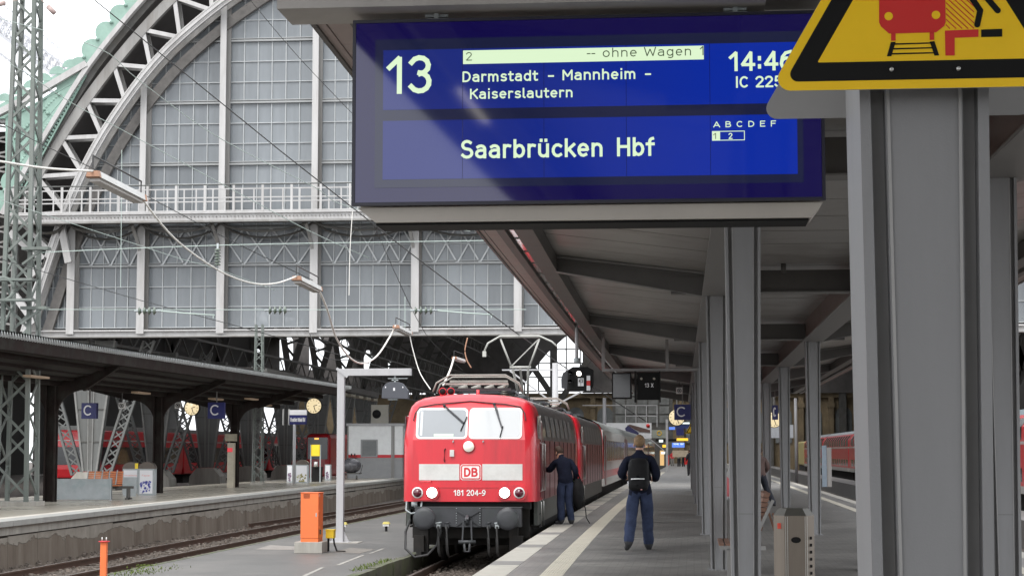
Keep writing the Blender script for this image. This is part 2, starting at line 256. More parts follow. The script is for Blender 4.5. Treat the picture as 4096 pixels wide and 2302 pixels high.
# stroke lettering in the narrow technical style of the signs; units: cap height 1, x to the right
def _arc(cx, cz, rx, rz, a0, a1, n=8): return [(cx+rx*math.cos(R(a0+(a1-a0)*i/n)), cz+rz*math.sin(R(a0+(a1-a0)*i/n))) for i in range(n+1)]
GL = {
 '0': (.58, [_arc(.29, .5, .25, .5, 90, 450, 18)]), '1': (.42, [[(.04, .72), (.3, 1), (.3, 0)]]), '2': (.56, [_arc(.27, .74, .24, .26, 165, -35, 8)+[(.03, 0), (.53, 0)]]),
 '3': (.56, [_arc(.26, .76, .23, .24, 155, -85, 8)+[], _arc(.26, .27, .25, .27, 88, -150, 9)]), '4': (.6, [[(.44, 0), (.44, 1), (.03, .28), (.57, .28)]]),
 '5': (.56, [[(.5, 1), (.1, 1), (.07, .55)]+_arc(.27, .31, .25, .31, 110, -150, 9)]), '6': (.58, [_arc(.29, .31, .24, .31, 90, 450, 14), [(.05, .35), (.1, .7), (.25, .93), (.48, 1)]]),
 '8': (.58, [_arc(.29, .76, .2, .24, 90, 450, 14), _arc(.29, .27, .25, .27, 90, 450, 14)]), '9': (.58, [_arc(.29, .69, .24, .31, 90, 450, 14), [(.53, .65), (.48, .3), (.33, .07), (.1, 0)]]),
 ':': (.2, [[(.1, .12), (.1, .2)], [(.1, .6), (.1, .68)]]), '-': (.4, [[(.04, .4), (.36, .4)]]), '(': (.24, [_arc(.3, .5, .22, .55, 120, 240, 5)]), ')': (.24, [_arc(-.06, .5, .22, .55, 60, -60, 5)]), ' ': (.3, []),
 'A': (.66, [[(.02, 0), (.33, 1), (.64, 0)], [(.13, .3), (.53, .3)]]), 'B': (.6, [[(.06, 0), (.06, 1), (.3, 1)]+_arc(.3, .77, .2, .23, 90, -90, 6)+[(.06, .54)], [(.3, .54)]+_arc(.32, .27, .24, .27, 90, -90, 6)+[(.06, 0)]]),
 'C': (.62, [_arc(.33, .5, .29, .5, 50, 310, 12)]), 'D': (.64, [[(.06, 0), (.06, 1), (.25, 1)]+_arc(.25, .5, .33, .5, 90, -90, 9)+[(.06, 0)]]), 'E': (.54, [[(.5, 1), (.06, 1), (.06, 0), (.5, 0)], [(.06, .53), (.44, .53)]]),
 'F': (.52, [[(.5, 1), (.06, 1), (.06, 0)], [(.06, .52), (.44, .52)]]), 'H': (.64, [[(.06, 0), (.06, 1)], [(.58, 0), (.58, 1)], [(.06, .52), (.58, .52)]]), 'I': (.16, [[(.08, 0), (.08, 1)]]),
 'K': (.6, [[(.06, 0), (.06, 1)], [(.56, 1), (.08, .45)], [(.22, .6), (.58, 0)]]), 'M': (.76, [[(.06, 0), (.06, 1), (.38, .35), (.7, 1), (.7, 0)]]), 'P': (.58, [[(.06, 0), (.06, 1), (.3, 1)]+_arc(.3, .75, .23, .25, 90, -90, 6)+[(.06, .5)]]),
 'S': (.58, [_arc(.29, .76, .22, .24, 40, 270, 9)[:-1]+[(.3, .51)]+_arc(.29, .26, .25, .26, 85, -150, 9)]), 'V': (.62, [[(.02, 1), (.31, 0), (.6, 1)]]), 'W': (.9, [[(.02, 1), (.22, 0), (.45, .8), (.68, 0), (.88, 1)]]), 'X': (.6, [[(.03, 0), (.57, 1)], [(.03, 1), (.57, 0)]]),
 'a': (.54, [_arc(.26, .5, .2, .2, 140, 0, 5)+[(.46, 0)], [(.46, .42), (.26, .42)]+_arc(.24, .21, .2, .21, 90, 270, 6)+[(.36, .03), (.46, .14)]]), 'b': (.56, [[(.07, 1), (.07, 0)], _arc(.29, .35, .22, .35, 150, -150, 10)]), 'c': (.5, [_arc(.29, .35, .23, .35, 50, 310, 9)]),
 'd': (.56, [[(.49, 1), (.49, 0)], _arc(.27, .35, .22, .35, 30, 330, 10)]), 'e': (.54, [[(.06, .36), (.48, .36)]+_arc(.27, .35, .22, .35, 0, 305, 10)]), 'f': (.36, [[(.15, 0), (.15, .8)]+_arc(.3, .8, .15, .2, 180, 90, 4), [(.02, .66), (.33, .66)]]),
 'g': (.56, [_arc(.27, .35, .22, .35, 30, 330, 10), [(.49, .7), (.49, -.1)]+_arc(.29, -.08, .2, .2, 0, -130, 5)]), 'h': (.54, [[(.07, 0), (.07, 1)], _arc(.27, .46, .2, .24, 180, 0, 6)+[(.47, 0)]]), 'i': (.16, [[(.08, 0), (.08, .66)], [(.08, 1.0), (.08, 1.02)]]),
 'k': (.5, [[(.07, 0), (.07, 1)], [(.45, .7), (.09, .3)], [(.2, .42), (.48, 0)]]), 'l': (.2, [[(.07, 1), (.07, .08), (.17, .0)]]), 'm': (.84, [[(.07, 0), (.07, .7)], _arc(.24, .46, .17, .24, 180, 0, 5)+[(.41, 0)], _arc(.58, .46, .17, .24, 180, 0, 5)+[(.75, 0)]]),
 'n': (.54, [[(.07, 0), (.07, .7)], _arc(.27, .46, .2, .24, 180, 0, 6)+[(.47, 0)]]), 'o': (.56, [_arc(.28, .35, .23, .35, 90, 450, 14)]), 'p': (.56, [[(.07, .7), (.07, -.28)], _arc(.29, .35, .22, .35, 150, -150, 10)]), 'r': (.38, [[(.07, 0), (.07, .7)], _arc(.25, .48, .18, .22, 180, 60, 4)]),
 's': (.48, [_arc(.25, .53, .18, .17, 35, 260, 6)+_arc(.24, .18, .2, .18, 70, -140, 6)]), 't': (.36, [[(.14, .92), (.14, .12), (.2, 0), (.33, .02)], [(.02, .68), (.33, .68)]]), 'u': (.54, [[(.07, .7), (.07, .24)]+_arc(.27, .24, .2, .24, 180, 360, 6)+[(.47, .7)], [(.47, .24), (.47, 0)]]),
 'w': (.72, [[(.02, .7), (.18, 0), (.36, .6), (.54, 0), (.7, .7)]]), 'z': (.5, [[(.05, .7), (.45, .7), (.04, 0), (.46, 0)]])}
GL['\u00fc'] = (.54, GL['u'][1]+[[(.15, .98), (.15, 1.0)], [(.39, .98), (.39, 1.0)]])
def text(name, s, x0, x1, z0, cap, y, m, parent=None, sw=.13, gap=.15):
    st = []; x = 0
    for ch in s:
        w, pl = GL[ch]
        for q in pl: st.append([(x+a, c) for a, c in q])
        x += w+gap
    xs = [a for q in st for a, c in q]; a0, a1 = min(xs), max(xs); W_ = sw*cap
    kx = (x1-x0-W_)/(a1-a0); b = MB(); i = 0
    for q in st:
        P = [Vector((x0+W_/2+(a-a0)*kx, 0, z0+W_/2+c*(cap-W_))) for a, c in q]
        for p, r in zip(P, P[1:]):
            d = (r-p); L = d.length
            if L < 1e-7: continue
            d /= L; n_ = Vector((-d.z, 0, d.x))*W_/2; e = d*W_*.5; yy = y-.00003*(i % 5); i += 1
            p2, r2 = (p-e*(1 if p is P[0] else .45)), (r+e*(1 if r is P[-1] else .45))
            b._a([(v.x, yy, v.z) for v in (p2-n_, r2-n_, r2+n_, p2+n_)]+[(v.x, y+.0003, v.z) for v in (p2-n_, r2-n_, r2+n_, p2+n_)], [(0, 1, 2, 3), (0, 4, 5, 1), (1, 5, 6, 2), (2, 6, 7, 3), (3, 7, 4, 0)])
    return b.build(name, m, parent)
def lerp(a, b, t): return a+(b-a)*t
def poly_at(pts, s):                       # point at arc length s along polyline
    for a, b in zip(pts, pts[1:]):
        L = (b-a).length
        if s <= L: return a+(b-a)*(s/L)
        s -= L
    return pts[-1].copy()
def poly_len(pts): return sum((b-a).length for a, b in zip(pts, pts[1:]))
def Xe(Y): return -3.40+1.13*math.exp(-Y/32.0)            # track-13 edge of the platform
def Xt(Y): return Xe(Y)-1.68                              # centre line of track 13
ZP = .76
# ================================================================ ground, platforms, tracks
gm = mat('dark_ballast_ground', (.085, .072, .062), .9, var=.45, vs=1.2, bump=.6, bs=18)
tag(MB().box((-160, -60, -.6), (160, 700, -.22)).build('ground', gm), kind='structure')
def ribbon(f0, f1, z0, z1, ys, name, m, parent=None):
    b = MB()
    for a, c in zip(ys, ys[1:]):
        b.hexa([(f0(a), a, z0), (f1(a), a, z0), (f1(c), c, z0), (f0(c), c, z0), (f0(a), a, z1), (f1(a), a, z1), (f1(c), c, z1), (f0(c), c, z1)])
    return b.build(name, m, parent)
YS = [-25+i*3 for i in range(20)]+[40+i*8 for i in range(29)]
pav = brickmat('grey_block_paving', (.18, .175, .167), (.23, .222, .21), (.11, .105, .10), 1, 1, .22, .11, rough=.55, msize=.006, dirts=.45)
spots(pav, 1.3, .035, .35); spots(pav, 2.7, .03, .5)
pf = ribbon(lambda y: Xe(y)+.42, lambda y: 5.28, -.22, ZP, YS, 'platform', pav)
tag(pf, kind='structure')
# platform edge: coping slabs, grey slabs, ribbed tactile slabs
cop = mat('pale_coping_concrete', (.40, .385, .34), .7, var=.12, vs=2, dirt=(.27, .25, .22), dirts=2.5, dirta=.6)
slab = mat('grey_edge_slab', (.19, .185, .175), .65, var=.15, vs=2)
tact = mat('pale_ribbed_slab', (.50, .47, .39), .65, var=.1, vs=2, dirt=(.36, .33, .28), dirts=2, dirta=.5)
edge = thing('platform_edge', (Xe(24), 24, ZP), 'pale coping slabs and ribbed guidance strip along the right platform edge', 'platform edge')
y = -8.0; k = 0
while y < 140:
    L = 1.0 if y < 100 else 4
    c = cop if k % 5 else slab
    a, e = y+.006, y+L-.006
    b = MB().hexa([(Xe(a), a, -.2), (Xe(a)+.42, a, -.2), (Xe(e)+.42, e, -.2), (Xe(e), e, -.2), (Xe(a)-.02, a, ZP+.004), (Xe(a)+.42, a, ZP+.004), (Xe(e)+.42, e, ZP+.004), (Xe(e)-.02, e, ZP+.004)])
    b.build('coping_slab', c, edge); y += L; k += 1
y = -2.0
while y < 150:
    L = .9 if y < 90 else 3
    a, e = y+.004, y+L-.004
    b = MB(); b.hexa([(Xe(a)+.86, a, ZP), (Xe(a)+1.16, a, ZP), (Xe(e)+1.16, e, ZP), (Xe(e)+.86, e, ZP), (Xe(a)+.86, a, ZP+.004), (Xe(a)+1.16, a, ZP+.004), (Xe(e)+1.16, e, ZP+.004), (Xe(e)+.86, e, ZP+.004)])
    if y < 70:
        for i in range(8):
            o = .87+i*.036
            b.hexa([(Xe(a)+o, a, ZP+.003), (Xe(a)+o+.02, a, ZP+.003), (Xe(e)+o+.02, e, ZP+.003), (Xe(e)+o, e, ZP+.003), (Xe(a)+o+.003, a, ZP+.009), (Xe(a)+o+.017, a, ZP+.009), (Xe(e)+o+.017, e, ZP+.009), (Xe(e)+o+.003, e, ZP+.009)])
    b.build('tactile_slab', tact, edge); y += L
redge = ribbon(lambda y: 5.0, lambda y: 5.3, .6, ZP+.005, YS, 'far_edge_coping', cop); tag(redge, kind='structure'); redge.name = 'platform_coping'
rt = ribbon(lambda y: 4.35, lambda y: 4.6, ZP, ZP+.006, YS, 'guidance_strip', tact); tag(rt, kind='structure')
# low paved island between the tracks
asp = mat('worn_asphalt', (.10, .096, .09), .5, var=.22, vs=.5, bump=.25, bs=30, dirt=(.19, .175, .16), dirts=.35, dirta=.6)
isl = MB().box((-10.38, -20, -.22), (-6.02, 240, .2)).build('service_pavement', asp); tag(isl, kind='structure')
kb = MB()
y = -20
while y < 120:
    kb.box((-6.10+random.uniform(-.012, .012), y+.01, -.2), (-5.92+random.uniform(-.015, .015), y+.99, .206+random.uniform(-.01, .01)))
    kb.box((-10.46, y+.01, -.2), (-10.34, y+.99, .205)); y += 1
tag(kb.build('pavement_kerb', mat('mossy_kerb', (.10, .10, .07), .85, var=.4, vs=2, dirt=(.09, .13, .03), dirts=1.5, dirta=.8)), kind='structure')
# painted marks, patches and moss on the island
def patch(name, pts, z, m, lab=None, kind='structure'):
    b = MB(); n = len(pts); b._a([(p.x, p.y, z) for p in pts], [tuple(range(n))]); return tag(b.build(name, m), kind=kind)
pm = mat('pale_worn_mark', (.3, .29, .26), .8, var=.3, vs=6)
for i, q in enumerate([[(1205, 2302), (1225, 2302), (1300, 2266), (1285, 2266)], [(1342, 2258), (1358, 2258), (1460, 2218), (1448, 2217)], [(1473, 2212), (1484, 2212), (1540, 2192), (1528, 2191)]]):
    patch('ground_marking', [at(x, y, Z=.204) for x, y in q], .2045, pm)
patch('pavement_patch', [at(x, y, Z=.2) for x, y in [(1020, 2196), (1182, 2198), (1190, 2184), (1080, 2178)]], .2042, mat('pale_patch', (.24, .22, .2), .8, var=.2))
patch('pavement_patch', [at(x, y, Z=.2) for x, y in [(1330, 2206), (1440, 2212), (1500, 2196), (1400, 2190)]], .2042, mat('pale_patch2', (.19, .175, .155), .8, var=.2))
def tufts(name, c0, n, spread, label=None):
    b = MB()
    for i in range(n):
        t = random.random(); p = c0[0].lerp(c0[1], t)+Vector((random.gauss(0, spread), random.gauss(0, spread*2), 0))
        for k in range(4):
            a = random.random()*6.28; h = random.uniform(.015, .05); w = .008
            d = Vector((math.cos(a), math.sin(a), 0)); e = Vector((-d.y, d.x, 0))
            b._a([p+e*w, p-e*w, p+d*h*.8+Vector((0, 0, h))], [(0, 1, 2)])
    return tag(b.build(name, M['moss']), kind='stuff')
tufts('grass_tufts', (at(1425, 2280, Z=.205), at(1560, 2235, Z=.205)), 160, .07)
tufts('moss_tufts', (at(480, 2300, Z=.2), at(640, 2270, Z=.2)), 160, .25)
tufts('weed_patch', (at(560, 2262, Z=.2), at(600, 2262, Z=.2)), 40, .05)
# left platform (tracks 11/12)
def XL(Y): return -14.05-.0205*Y if Y < 110 else -16.3
ZL = .88
lsurf = mat('pale_worn_platform', (.36, .33, .275), .27, var=.22, vs=.5, dirt=(.47, .44, .375), dirts=.3, dirta=.7)
yl = [10, 20, 30, 40, 50, 60, 70, 80, 95, 110, 240]
lp = ribbon(lambda y: -22.3, lambda y: XL(y)-.3, -.22, ZL, yl, 'left_platform', lsurf); tag(lp, kind='structure')
wm = M['wall']
wall = thing('platform_wall', (XL(45), 45, 0), 'stained concrete retaining wall along the left platform with pale worn coping', 'wall')
y = 20.0
while y < 110:
    a, e = y+.008, y+2-.008; zb = random.uniform(.50, .56)
    MB().hexa([(XL(a)-.32, a, -.22), (XL(a)-.02, a, -.22), (XL(e)-.02, e, -.22), (XL(e)-.32, e, -.22), (XL(a)-.32, a, zb), (XL(a)-.04, a, zb), (XL(e)-.04, e, zb), (XL(e)-.32, e, zb)]).build('wall_block', wm, wall)
    MB().hexa([(XL(a)-.32, a, .57), (XL(a)-.01, a, .57), (XL(e)-.01, e, .57), (XL(e)-.32, e, .57), (XL(a)-.32, a, .76), (XL(a)-.01, a, .76), (XL(e)-.01, e, .76), (XL(e)-.32, e, .76)]).build('concrete_course', M['concrete'], wall)
    MB().hexa([(XL(a)-.5, a, .765), (XL(a)+.08, a, .765), (XL(e)+.08, e, .765), (XL(e)-.5, e, .765), (XL(a)-.5, a, ZL+.006), (XL(a)+.08, a, ZL+.004), (XL(e)+.08, e, ZL+.004), (XL(e)-.5, e, ZL+.006)]).build('coping_slab', mat('grey_coping', (.33, .33, .31), .6, var=.15), wall)
    y += 2
ribbon(lambda y: XL(y)-.33, lambda y: XL(y)-.06, -.22, .765, [20, 50, 80, 110], 'wall_backing', mat('dark_joint', (.03, .025, .02), .9, var=0), wall)
tag(ribbon(lambda y: XL(y)-.8, lambda y: XL(y)-.5, ZL-.01, ZL+.005, yl, 'pale_platform_band', mat('pale_band', (.55, .52, .46), .6, var=.25, vs=1.5)), kind='structure')
spots(asp, 1.1, .05, .55)
for i in range(16):
    y = 27+i*4.3
    if i % 2 == 0: tag(MB().box((Xe(y)+1.2, y, ZP+.0), (.0, y+.06, ZP+.003)).build('paving_joint', mat('pale_joint', (.22, .215, .2), .7, var=.2)), kind='structure')
# tracks
def rail_bm(f, ys):
    b = MB()
    for a, c in zip(ys, ys[1:]):
        for (x0, x1, z0, z1) in ((-.07, .07, -.15, -.135), (-.012, .012, -.135, -.04), (-.036, .036, -.04, -.004)):
            b.hexa([(f(a)+x0, a, z0), (f(a)+x1, a, z0), (f(c)+x1, c, z0), (f(c)+x0, c, z0), (f(a)+x0, a, z1), (f(a)+x1, a, z1), (f(c)+x1, c, z1), (f(c)+x0, c, z1)])
        b.mi = 1; b.hexa([(f(a)-.034, a, -.004), (f(a)+.034, a, -.004), (f(c)+.034, c, -.004), (f(c)-.034, c, -.004), (f(a)-.03, a, 0), (f(a)+.03, a, 0), (f(c)+.03, c, 0), (f(c)-.03, c, 0)]); b.mi = 0
    return b
def track(label, f, y0, y1, vis0, vis1):
    t = thing('railway_track', (f(y0), y0, 0), label, 'railway track')
    ys = [y0+(y1-y0)*i/30 for i in range(31)]
    for s in (-1, 1): rail_bm(lambda y, s=s: f(y)+s*.7525, ys).build('rail', [M['rail'], M['railtop']], t)
    sm = MB(); sm.box((-1.25, -.12, -.12), (1.25, .12, 0)); me = None; y = vis0
    while y < vis1:
        if me is None:
            o = sm.build('sleeper', M['sleeper'], t, off=(0, 0, 0)); me = o.data; o.location = (f(y)-f(y0), y-y0, -.15)
        else: o = pmesh('sleeper', me, None, t, (f(y)-f(y0)+random.uniform(-.02, .02), y-y0, -.15+random.uniform(-.01, .005)))
        y += .65
    return t
def ballast(name, f, y0, y1, n, half=1.75):
    b = MB()
    for i in range(n):
        yy = y0+(y1-y0)*random.random()**1.4; x = f(yy)+random.uniform(-half, half); r = random.uniform(.022, .045); z = -.19+random.uniform(0, .06)
        q = []
        for k in range(8): q.append((x+(1 if k in (1, 2, 5, 6) else -1)*r*random.uniform(.5, 1.1), yy+(1 if k in (2, 3, 6, 7) else -1)*r*random.uniform(.5, 1.1), z+(1 if k > 3 else -1)*r*random.uniform(.4, .9)))
        b.hexa(q)
    return tag(b.build(name, M['stone']), kind='stuff')
track('track where the red locomotive stands beside the right platform', Xt, -10, 240, 20, 60)
track('empty rusty track beside the stained wall of the left platform', lambda y: -12.84, 20, 240, 26, 100)
track('track right of the platform, glimpsed between the grey columns', lambda y: 7.0, -10, 240, 45, 90)
ballast('ballast', Xt, 22, 46, 5200); ballast('ballast_stones', lambda y: -12.8, 26, 80, 9000, 2.3)
# a second, curving rail closing in on the left track further away
rail_bm(lambda y: -14.0-.9*math.exp(-(y-60)/18.), [62+3*i for i in range(22)]).build('check_rail', [M['rail'], M['railtop']]); tag(bpy.data.objects['check_rail'], 'thin curving check rail beside the empty left track', 'rail')
# low island platform right
tag(MB().box((8.8, 20, -.22), (10.2, 240, .55)).build('right_pavement', mat('grey_far_platform', (.15, .145, .14), .7, var=.2)), kind='structure')
# ================================================================ platform canopy (right)
def CL(Y): return .48-.0063*(Y-4)            # left column row
def CR(Y): return 2.46-.0025*Y                # right column row
def XO(Y): return Xe(Y)+.33                  # outer edge of the canopy, track 13 side
XRO = 5.0
can = thing('platform_canopy', (1.4, 26, ZP), 'long grey steel canopy over the right platform with panelled ceiling and two column rows', 'canopy')
HB = EYE+2.16                                # underside of the long beams
CY = [4.05+11.15*k for k in range(-3, 8)]
def hw(z): return .108+.037*(z-ZP)/3.8
# one column, built at the origin, foot at z=0
def column_proto():
    H = HB-ZP
    fl = MB(); w0, w1 = .108, .145
    for s in (-1, 1):
        o = MB(); q = []
        for (z, w) in ((0, w0), (H, w1)):
            a, c = (s*w, s*(w-.022)) if s < 0 else (s*(w-.022), s*w)
            q += [(a, -.17, z), (c, -.17, z), (c, .17, z), (a, .17, z)]
        o.hexa(q); fl = o
        yield 'flange', o, 'column'
    p = MB(); q = []
    for (z, w) in ((.0, w0), (H, w1)):
        a = w-.052; q += [(-a, -.165, z), (a, -.165, z), (a, .165, z), (-a, .165, z)]
    p.hexa(q); yield 'panel', p, 'column'
    n = MB(); q = []
    for (z, w) in ((.0, w0), (H, w1)):
        a = w-.018; q += [(-a, -.12, z), (a, -.12, z), (a, .12, z), (-a, .12, z)]
    n.hexa(q); yield 'web', n, 'column_dark'
    l = MB()
    for s in (-1, 1):
        q = []
        for (z, w) in ((.0, w0), (H, w1)):
            a = w-.058; q += [(s*a-.003, -.169, z), (s*a+.003, -.169, z), (s*a+.003, -.165, z), (s*a-.003, -.165, z)]
        l.hexa(q)
    yield 'bead', l, 'backgrey'
    b = MB(); b.box((-.15, -.2, 0), (.15, .2, .012)); yield 'foot_plate', b, 'column'
    b = MB(); b.box((-.062, -.167, 1.13), (.062, -.1645, 1.133)); yield 'panel_joint', b, 'canopy_dark'
parts = None
for f in (CL, CR):
    for Y in CY:
        c = bpy.data.objects.new('column', None); COL.objects.link(c); c.parent = can; c.location = Vector((f(Y), Y, ZP))-can.location
        if parts is None: parts = [(nm, b.build(nm, M[m], None, off=(0, 0, 0)).data) for nm, b, m in column_proto()]; [bpy.data.objects.remove(o) for o in [x for x in bpy.data.objects if x.data in [p[1] for p in parts]]]
        for nm, me in parts: pmesh(nm, me, None, c, (0, 0, 0))
# long box beams over the rows (brown sides, pale lower flange)
for f in (CL, CR):
    for y0, y1 in zip(CY, CY[1:]):
        a, e = y0+.004, y1-.004
        b = MB()
        for (w, z0, z1) in ((.20, HB, HB+.03), (.20, HB+.55, HB+.58)):
            b.hexa([(f(a)-w, a, z0), (f(a)+w, a, z0), (f(e)+w, e, z0), (f(e)-w, e, z0), (f(a)-w, a, z1), (f(a)+w, a, z1), (f(e)+w, e, z1), (f(e)-w, e, z1)])
        b.build('beam_flange', M['canopy_steel'], can)
        b = MB(); w = .13
        b.hexa([(f(a)-w, a, HB+.03), (f(a)+w, a, HB+.03), (f(e)+w, e, HB+.03), (f(e)-w, e, HB+.03), (f(a)-w, a, HB+.55), (f(a)+w, a, HB+.55), (f(e)+w, e, HB+.55), (f(e)-w, e, HB+.55)])
        b.build('long_beam', M['canopy_brown'], can)
# cross beams
def ceilz(x, side, Y):   # ceiling underside height
    if side < 0: t = (CL(Y)-x)/(CL(Y)-(XO(Y)+.68)); return HB+lerp(.32, .60, t)
    t = (x-CR(Y))/((XRO-.68)-CR(Y)); return HB+lerp(.32, .60, t)
for Y in CY:
    for side in (-1, 1):
        xi = CL(Y)-.13 if side < 0 else CR(Y)+.13; xo = XO(Y)+.66 if side < 0 else XRO-.66
        zi0, zi1, zo0, zo1 = HB+.0, HB+.30, EYE+2.54, EYE+2.72
        b = MB(); b.prism([(xi, zi0), (xo, zo0), (xo, zo1), (xi, zi1)], Y-.09, Y+.09); b.build('cross_beam', M['canopy_dark'], can)
        b = MB(); b.prism([(xi, zi1+.002), (xo, zo1+.002), (xo, zo1+.03), (xi, zi1+.03)], Y-.17, Y+.17)
        b.prism([(xi, zi0-.012), (xo, zo0-.012), (xo, zo0-.001), (xi, zi0-.001)], Y-.12, Y+.12); b.build('cross_beam_flange', M['canopy_steel'], can)
        w = .5; d = -side
        b = MB(); b.box((min(xi, xi+side*w), Y-.11, zi0+.04), (max(xi, xi+side*w), Y+.11, zi0+.27)); b.build('junction_plate', M['canopy_dark'], can)
    b = MB(); b.box((CL(Y)+.14, Y-.09, HB+.06), (CR(Y)-.14, Y+.09, HB+.36)); b.build('tie_beam', M['canopy_dark'], can)
    b = MB(); b.box((CL(Y)+.14, Y-.15, HB+.04), (CR(Y)-.14, Y+.15, HB+.058)); b.build('tie_flange', M['canopy_steel'], can)
# ceiling panels
n = 0
for k in range(len(CY)-1):
    for j in range(8):
        a = CY[k]+11.15*j/8+.02; e = CY[k]+11.15*(j+1)/8-.02; dz = random.uniform(-.003, .003)
        for side in (-1, 1):
            q = []
            for zz in (0, .03):
                for (Y, which) in ((a, 0), (a, 1), (e, 1), (e, 0)):
                    xi = CL(Y)-.1 if side < 0 else CR(Y)+.1; xo = XO(Y)+.62 if side < 0 else XRO-.62
                    x = xi if which == 0 else xo; q.append((x, Y, ceilz(x, side, Y)+zz+dz))
            MB().hexa(q).build('ceiling_panel', M['panel'], can)
        MB().box((CL(a)+.1, a, HB+.43+dz), (CR(a)-.1, e, HB+.46+dz)).build('middle_ceiling_panel', M['panel'], can)
ribbon(lambda y: XO(y)+.1, lambda y: XRO-.1, HB+.66, HB+.72, YS[:1]+[y for y in YS if -25 < y < 82], 'roof_deck', M['roof'], can)
# outer edge: fascia, soffit boards, dark beam, lamp strip, inner beam
ZS = EYE+2.58
def strip(fa, fb, z0, z1, y0, y1, name, m):
    b = MB(); n = max(1, int((y1-y0)/3)); ys = [y0+(y1-y0)*i/n for i in range(n+1)]
    for a, c in zip(ys, ys[1:]):
        b.hexa([(fa(a), a, z0), (fb(a), a, z0), (fb(c), c, z0), (fa(c), c, z0), (fa(a), a, z1), (fb(a), a, z1), (fb(c), c, z1), (fa(c), c, z1)])
    return b.build(name, m, can)
for side in (-1, 1):
    def E(o, side=side): return (lambda y: XO(y)+o) if side < 0 else (lambda y: XRO-o)
    def ord2(o1, o2): return (E(o1), E(o2)) if side < 0 else (E(o2), E(o1))
    for i in range(9):
        y0, y1 = -25+i*12, -25+(i+1)*12-.01
        a, c = ord2(0, .03); strip(a, c, ZS-.03, ZS+.32, y0, y1, 'fascia', M['canopy_dark'])
        a, c = ord2(.03, .08); strip(a, c, ZS-.012, ZS+.0, y0, y1, 'edge_trim', M['soffit'])
        a, c = ord2(.26, .36); strip(a, c, ZS-.06, ZS+.15, y0, y1, 'edge_beam', M['canopy_dark'])
        a, c = ord2(.46, .68); strip(a, c, ZS-.05, ZS+.17, y0, y1, 'inner_edge_beam', M['canopy_dark'])
        a, c = ord2(.36, .46); strip(a, c, ZS+.03, ZS+.15, y0, y1, 'lamp_channel', M['canopy_dark'])
    y = -25.0
    while y < 82:
        st = .62 if y < 60 else 2.4
        a, c = ord2(.085, .255); strip(a, c, ZS-.004, ZS+.02, y+.006, y+st-.006, 'soffit_board', M['soffit']); y += st
    y = -24.0; k = 0
    while y < 82:
        a, c = ord2(.372, .448)
        if side < 0: lit = 31.5 < y < 33.0 or 1.4 < y < 1.6
        else: lit = 60 < y < 61.5 or 30 < y < 31.2
        strip(a, c, ZS-.015, ZS+.03, y, y+1.3, 'strip_lamp', M['lampon'] if lit else M['lampoff']); y += 1.5; k += 1
for y0, y1 in zip(CY, CY[1:]):
    b = MB(); b.tube([(CL(y0)-.17, y0+.1, HB+.62), (CL(y1)-.17, y1-.1, HB+.62)], .018, 6); b.tube([(CL(y0)+.17, y0+.1, HB+.60), (CL(y1)+.17, y1-.1, HB+.60)], .025, 6); b.tube([(CR(y0)-.17, y0+.1, HB+.62), (CR(y1)-.17, y1-.1, HB+.62)], .018, 6); b.build('conduit', M['backgrey'], can)
    MB().box((CL(y0)-.2, y0+1.2, HB+.2), (CL(y0)-.131, y0+1.45, HB+.38)).build('junction_box', M['backgrey'], can)
    MB().cyl((lerp(CL(y0), CR(y0), .45), y0-.3, HB+.44), (lerp(CL(y0), CR(y0), .45), y0-.3, HB+.3), .035, n=8).build('sprinkler', M['canopy_dark'], can)
# ---- support arm and the train indicator that hangs from it
YD = 8.0
arm = thing('support_arm', at(1700, 60, Y=YD), 'pale grey square beam end jutting out above the blue train indicator', 'beam')
p0 = at(1108, 36, Y=YD-.12); p1 = at(2900, 0, Y=YD-.12)
MB().box((p0.x, YD-.12, p0.z), (CL(YD)-.13, YD+.19, p0.z+.30)).build('box_beam', mat('pale_fascia_paint', (.42, .40, .38), .5, var=.1, dirt=(.28, .26, .24), dirts=3, dirta=.5), arm)
MB().box((CL(YD)-.2, YD-.12, p0.z+.02), (CR(YD), YD+.19, p0.z+.28)).build('beam_extension', M['canopy_steel'], arm)
b = MB()
for x in (-1.0, .1): b.box((x, YD-.02, p0.z+.3), (x+.06, YD+.06, HB+.7))
b.build('hanger_rod', M['canopy_steel'], arm)
LCD = thing('train_indicator', (at(2350, 825, Y=YD).x, YD+.1, at(2350, 825, Y=YD).z), 'large blue lit departure board for platform 13 reading Saarbrücken Hbf', 'display board')
L, RR = at(1412, 83, Y=YD).x, at(3303, 790, Y=YD).x
T, B = at(1412, 83, Y=YD).z, at(1406, 824, Y=YD).z
bez = mat('navy_glow_bezel', (.004, .005, .03), .04, var=0, spec=.5, ior=1.62, emit=(.014, .006, .13), es=.16)  # faint violet-blue glow put in for the bezel's reflections
def lcdmat(name, e, s): return mat(name, (.004, .005, .03), .05, var=0, spec=.5, ior=1.62, emit=e, es=s)
def lcdgrad(name, c1, c2, s):
    m = lcdmat(name, c1, s); n, l = m.node_tree.nodes, m.node_tree.links; tc = n.new('ShaderNodeTexCoord'); sp = n.new('ShaderNodeSeparateXYZ')
    l.new(tc.outputs['Generated'], sp.inputs[0]); r = n.new('ShaderNodeValToRGB'); r.color_ramp.elements[0].color = (*c1, 1); r.color_ramp.elements[1].color = (*c2, 1); r.color_ramp.interpolation = 'EASE'
    l.new(sp.outputs['X'], r.inputs[0]); l.new(r.outputs[0], n['Principled BSDF'].inputs['Emission Color'])
    return m
MB().box((L+.012, YD+.012, B+.015), (RR-.012, YD+.30, T-.01)).build('housing', mat('indicator_housing', (.33, .31, .28), .45, var=.08), LCD)
b = MB(); f = .014
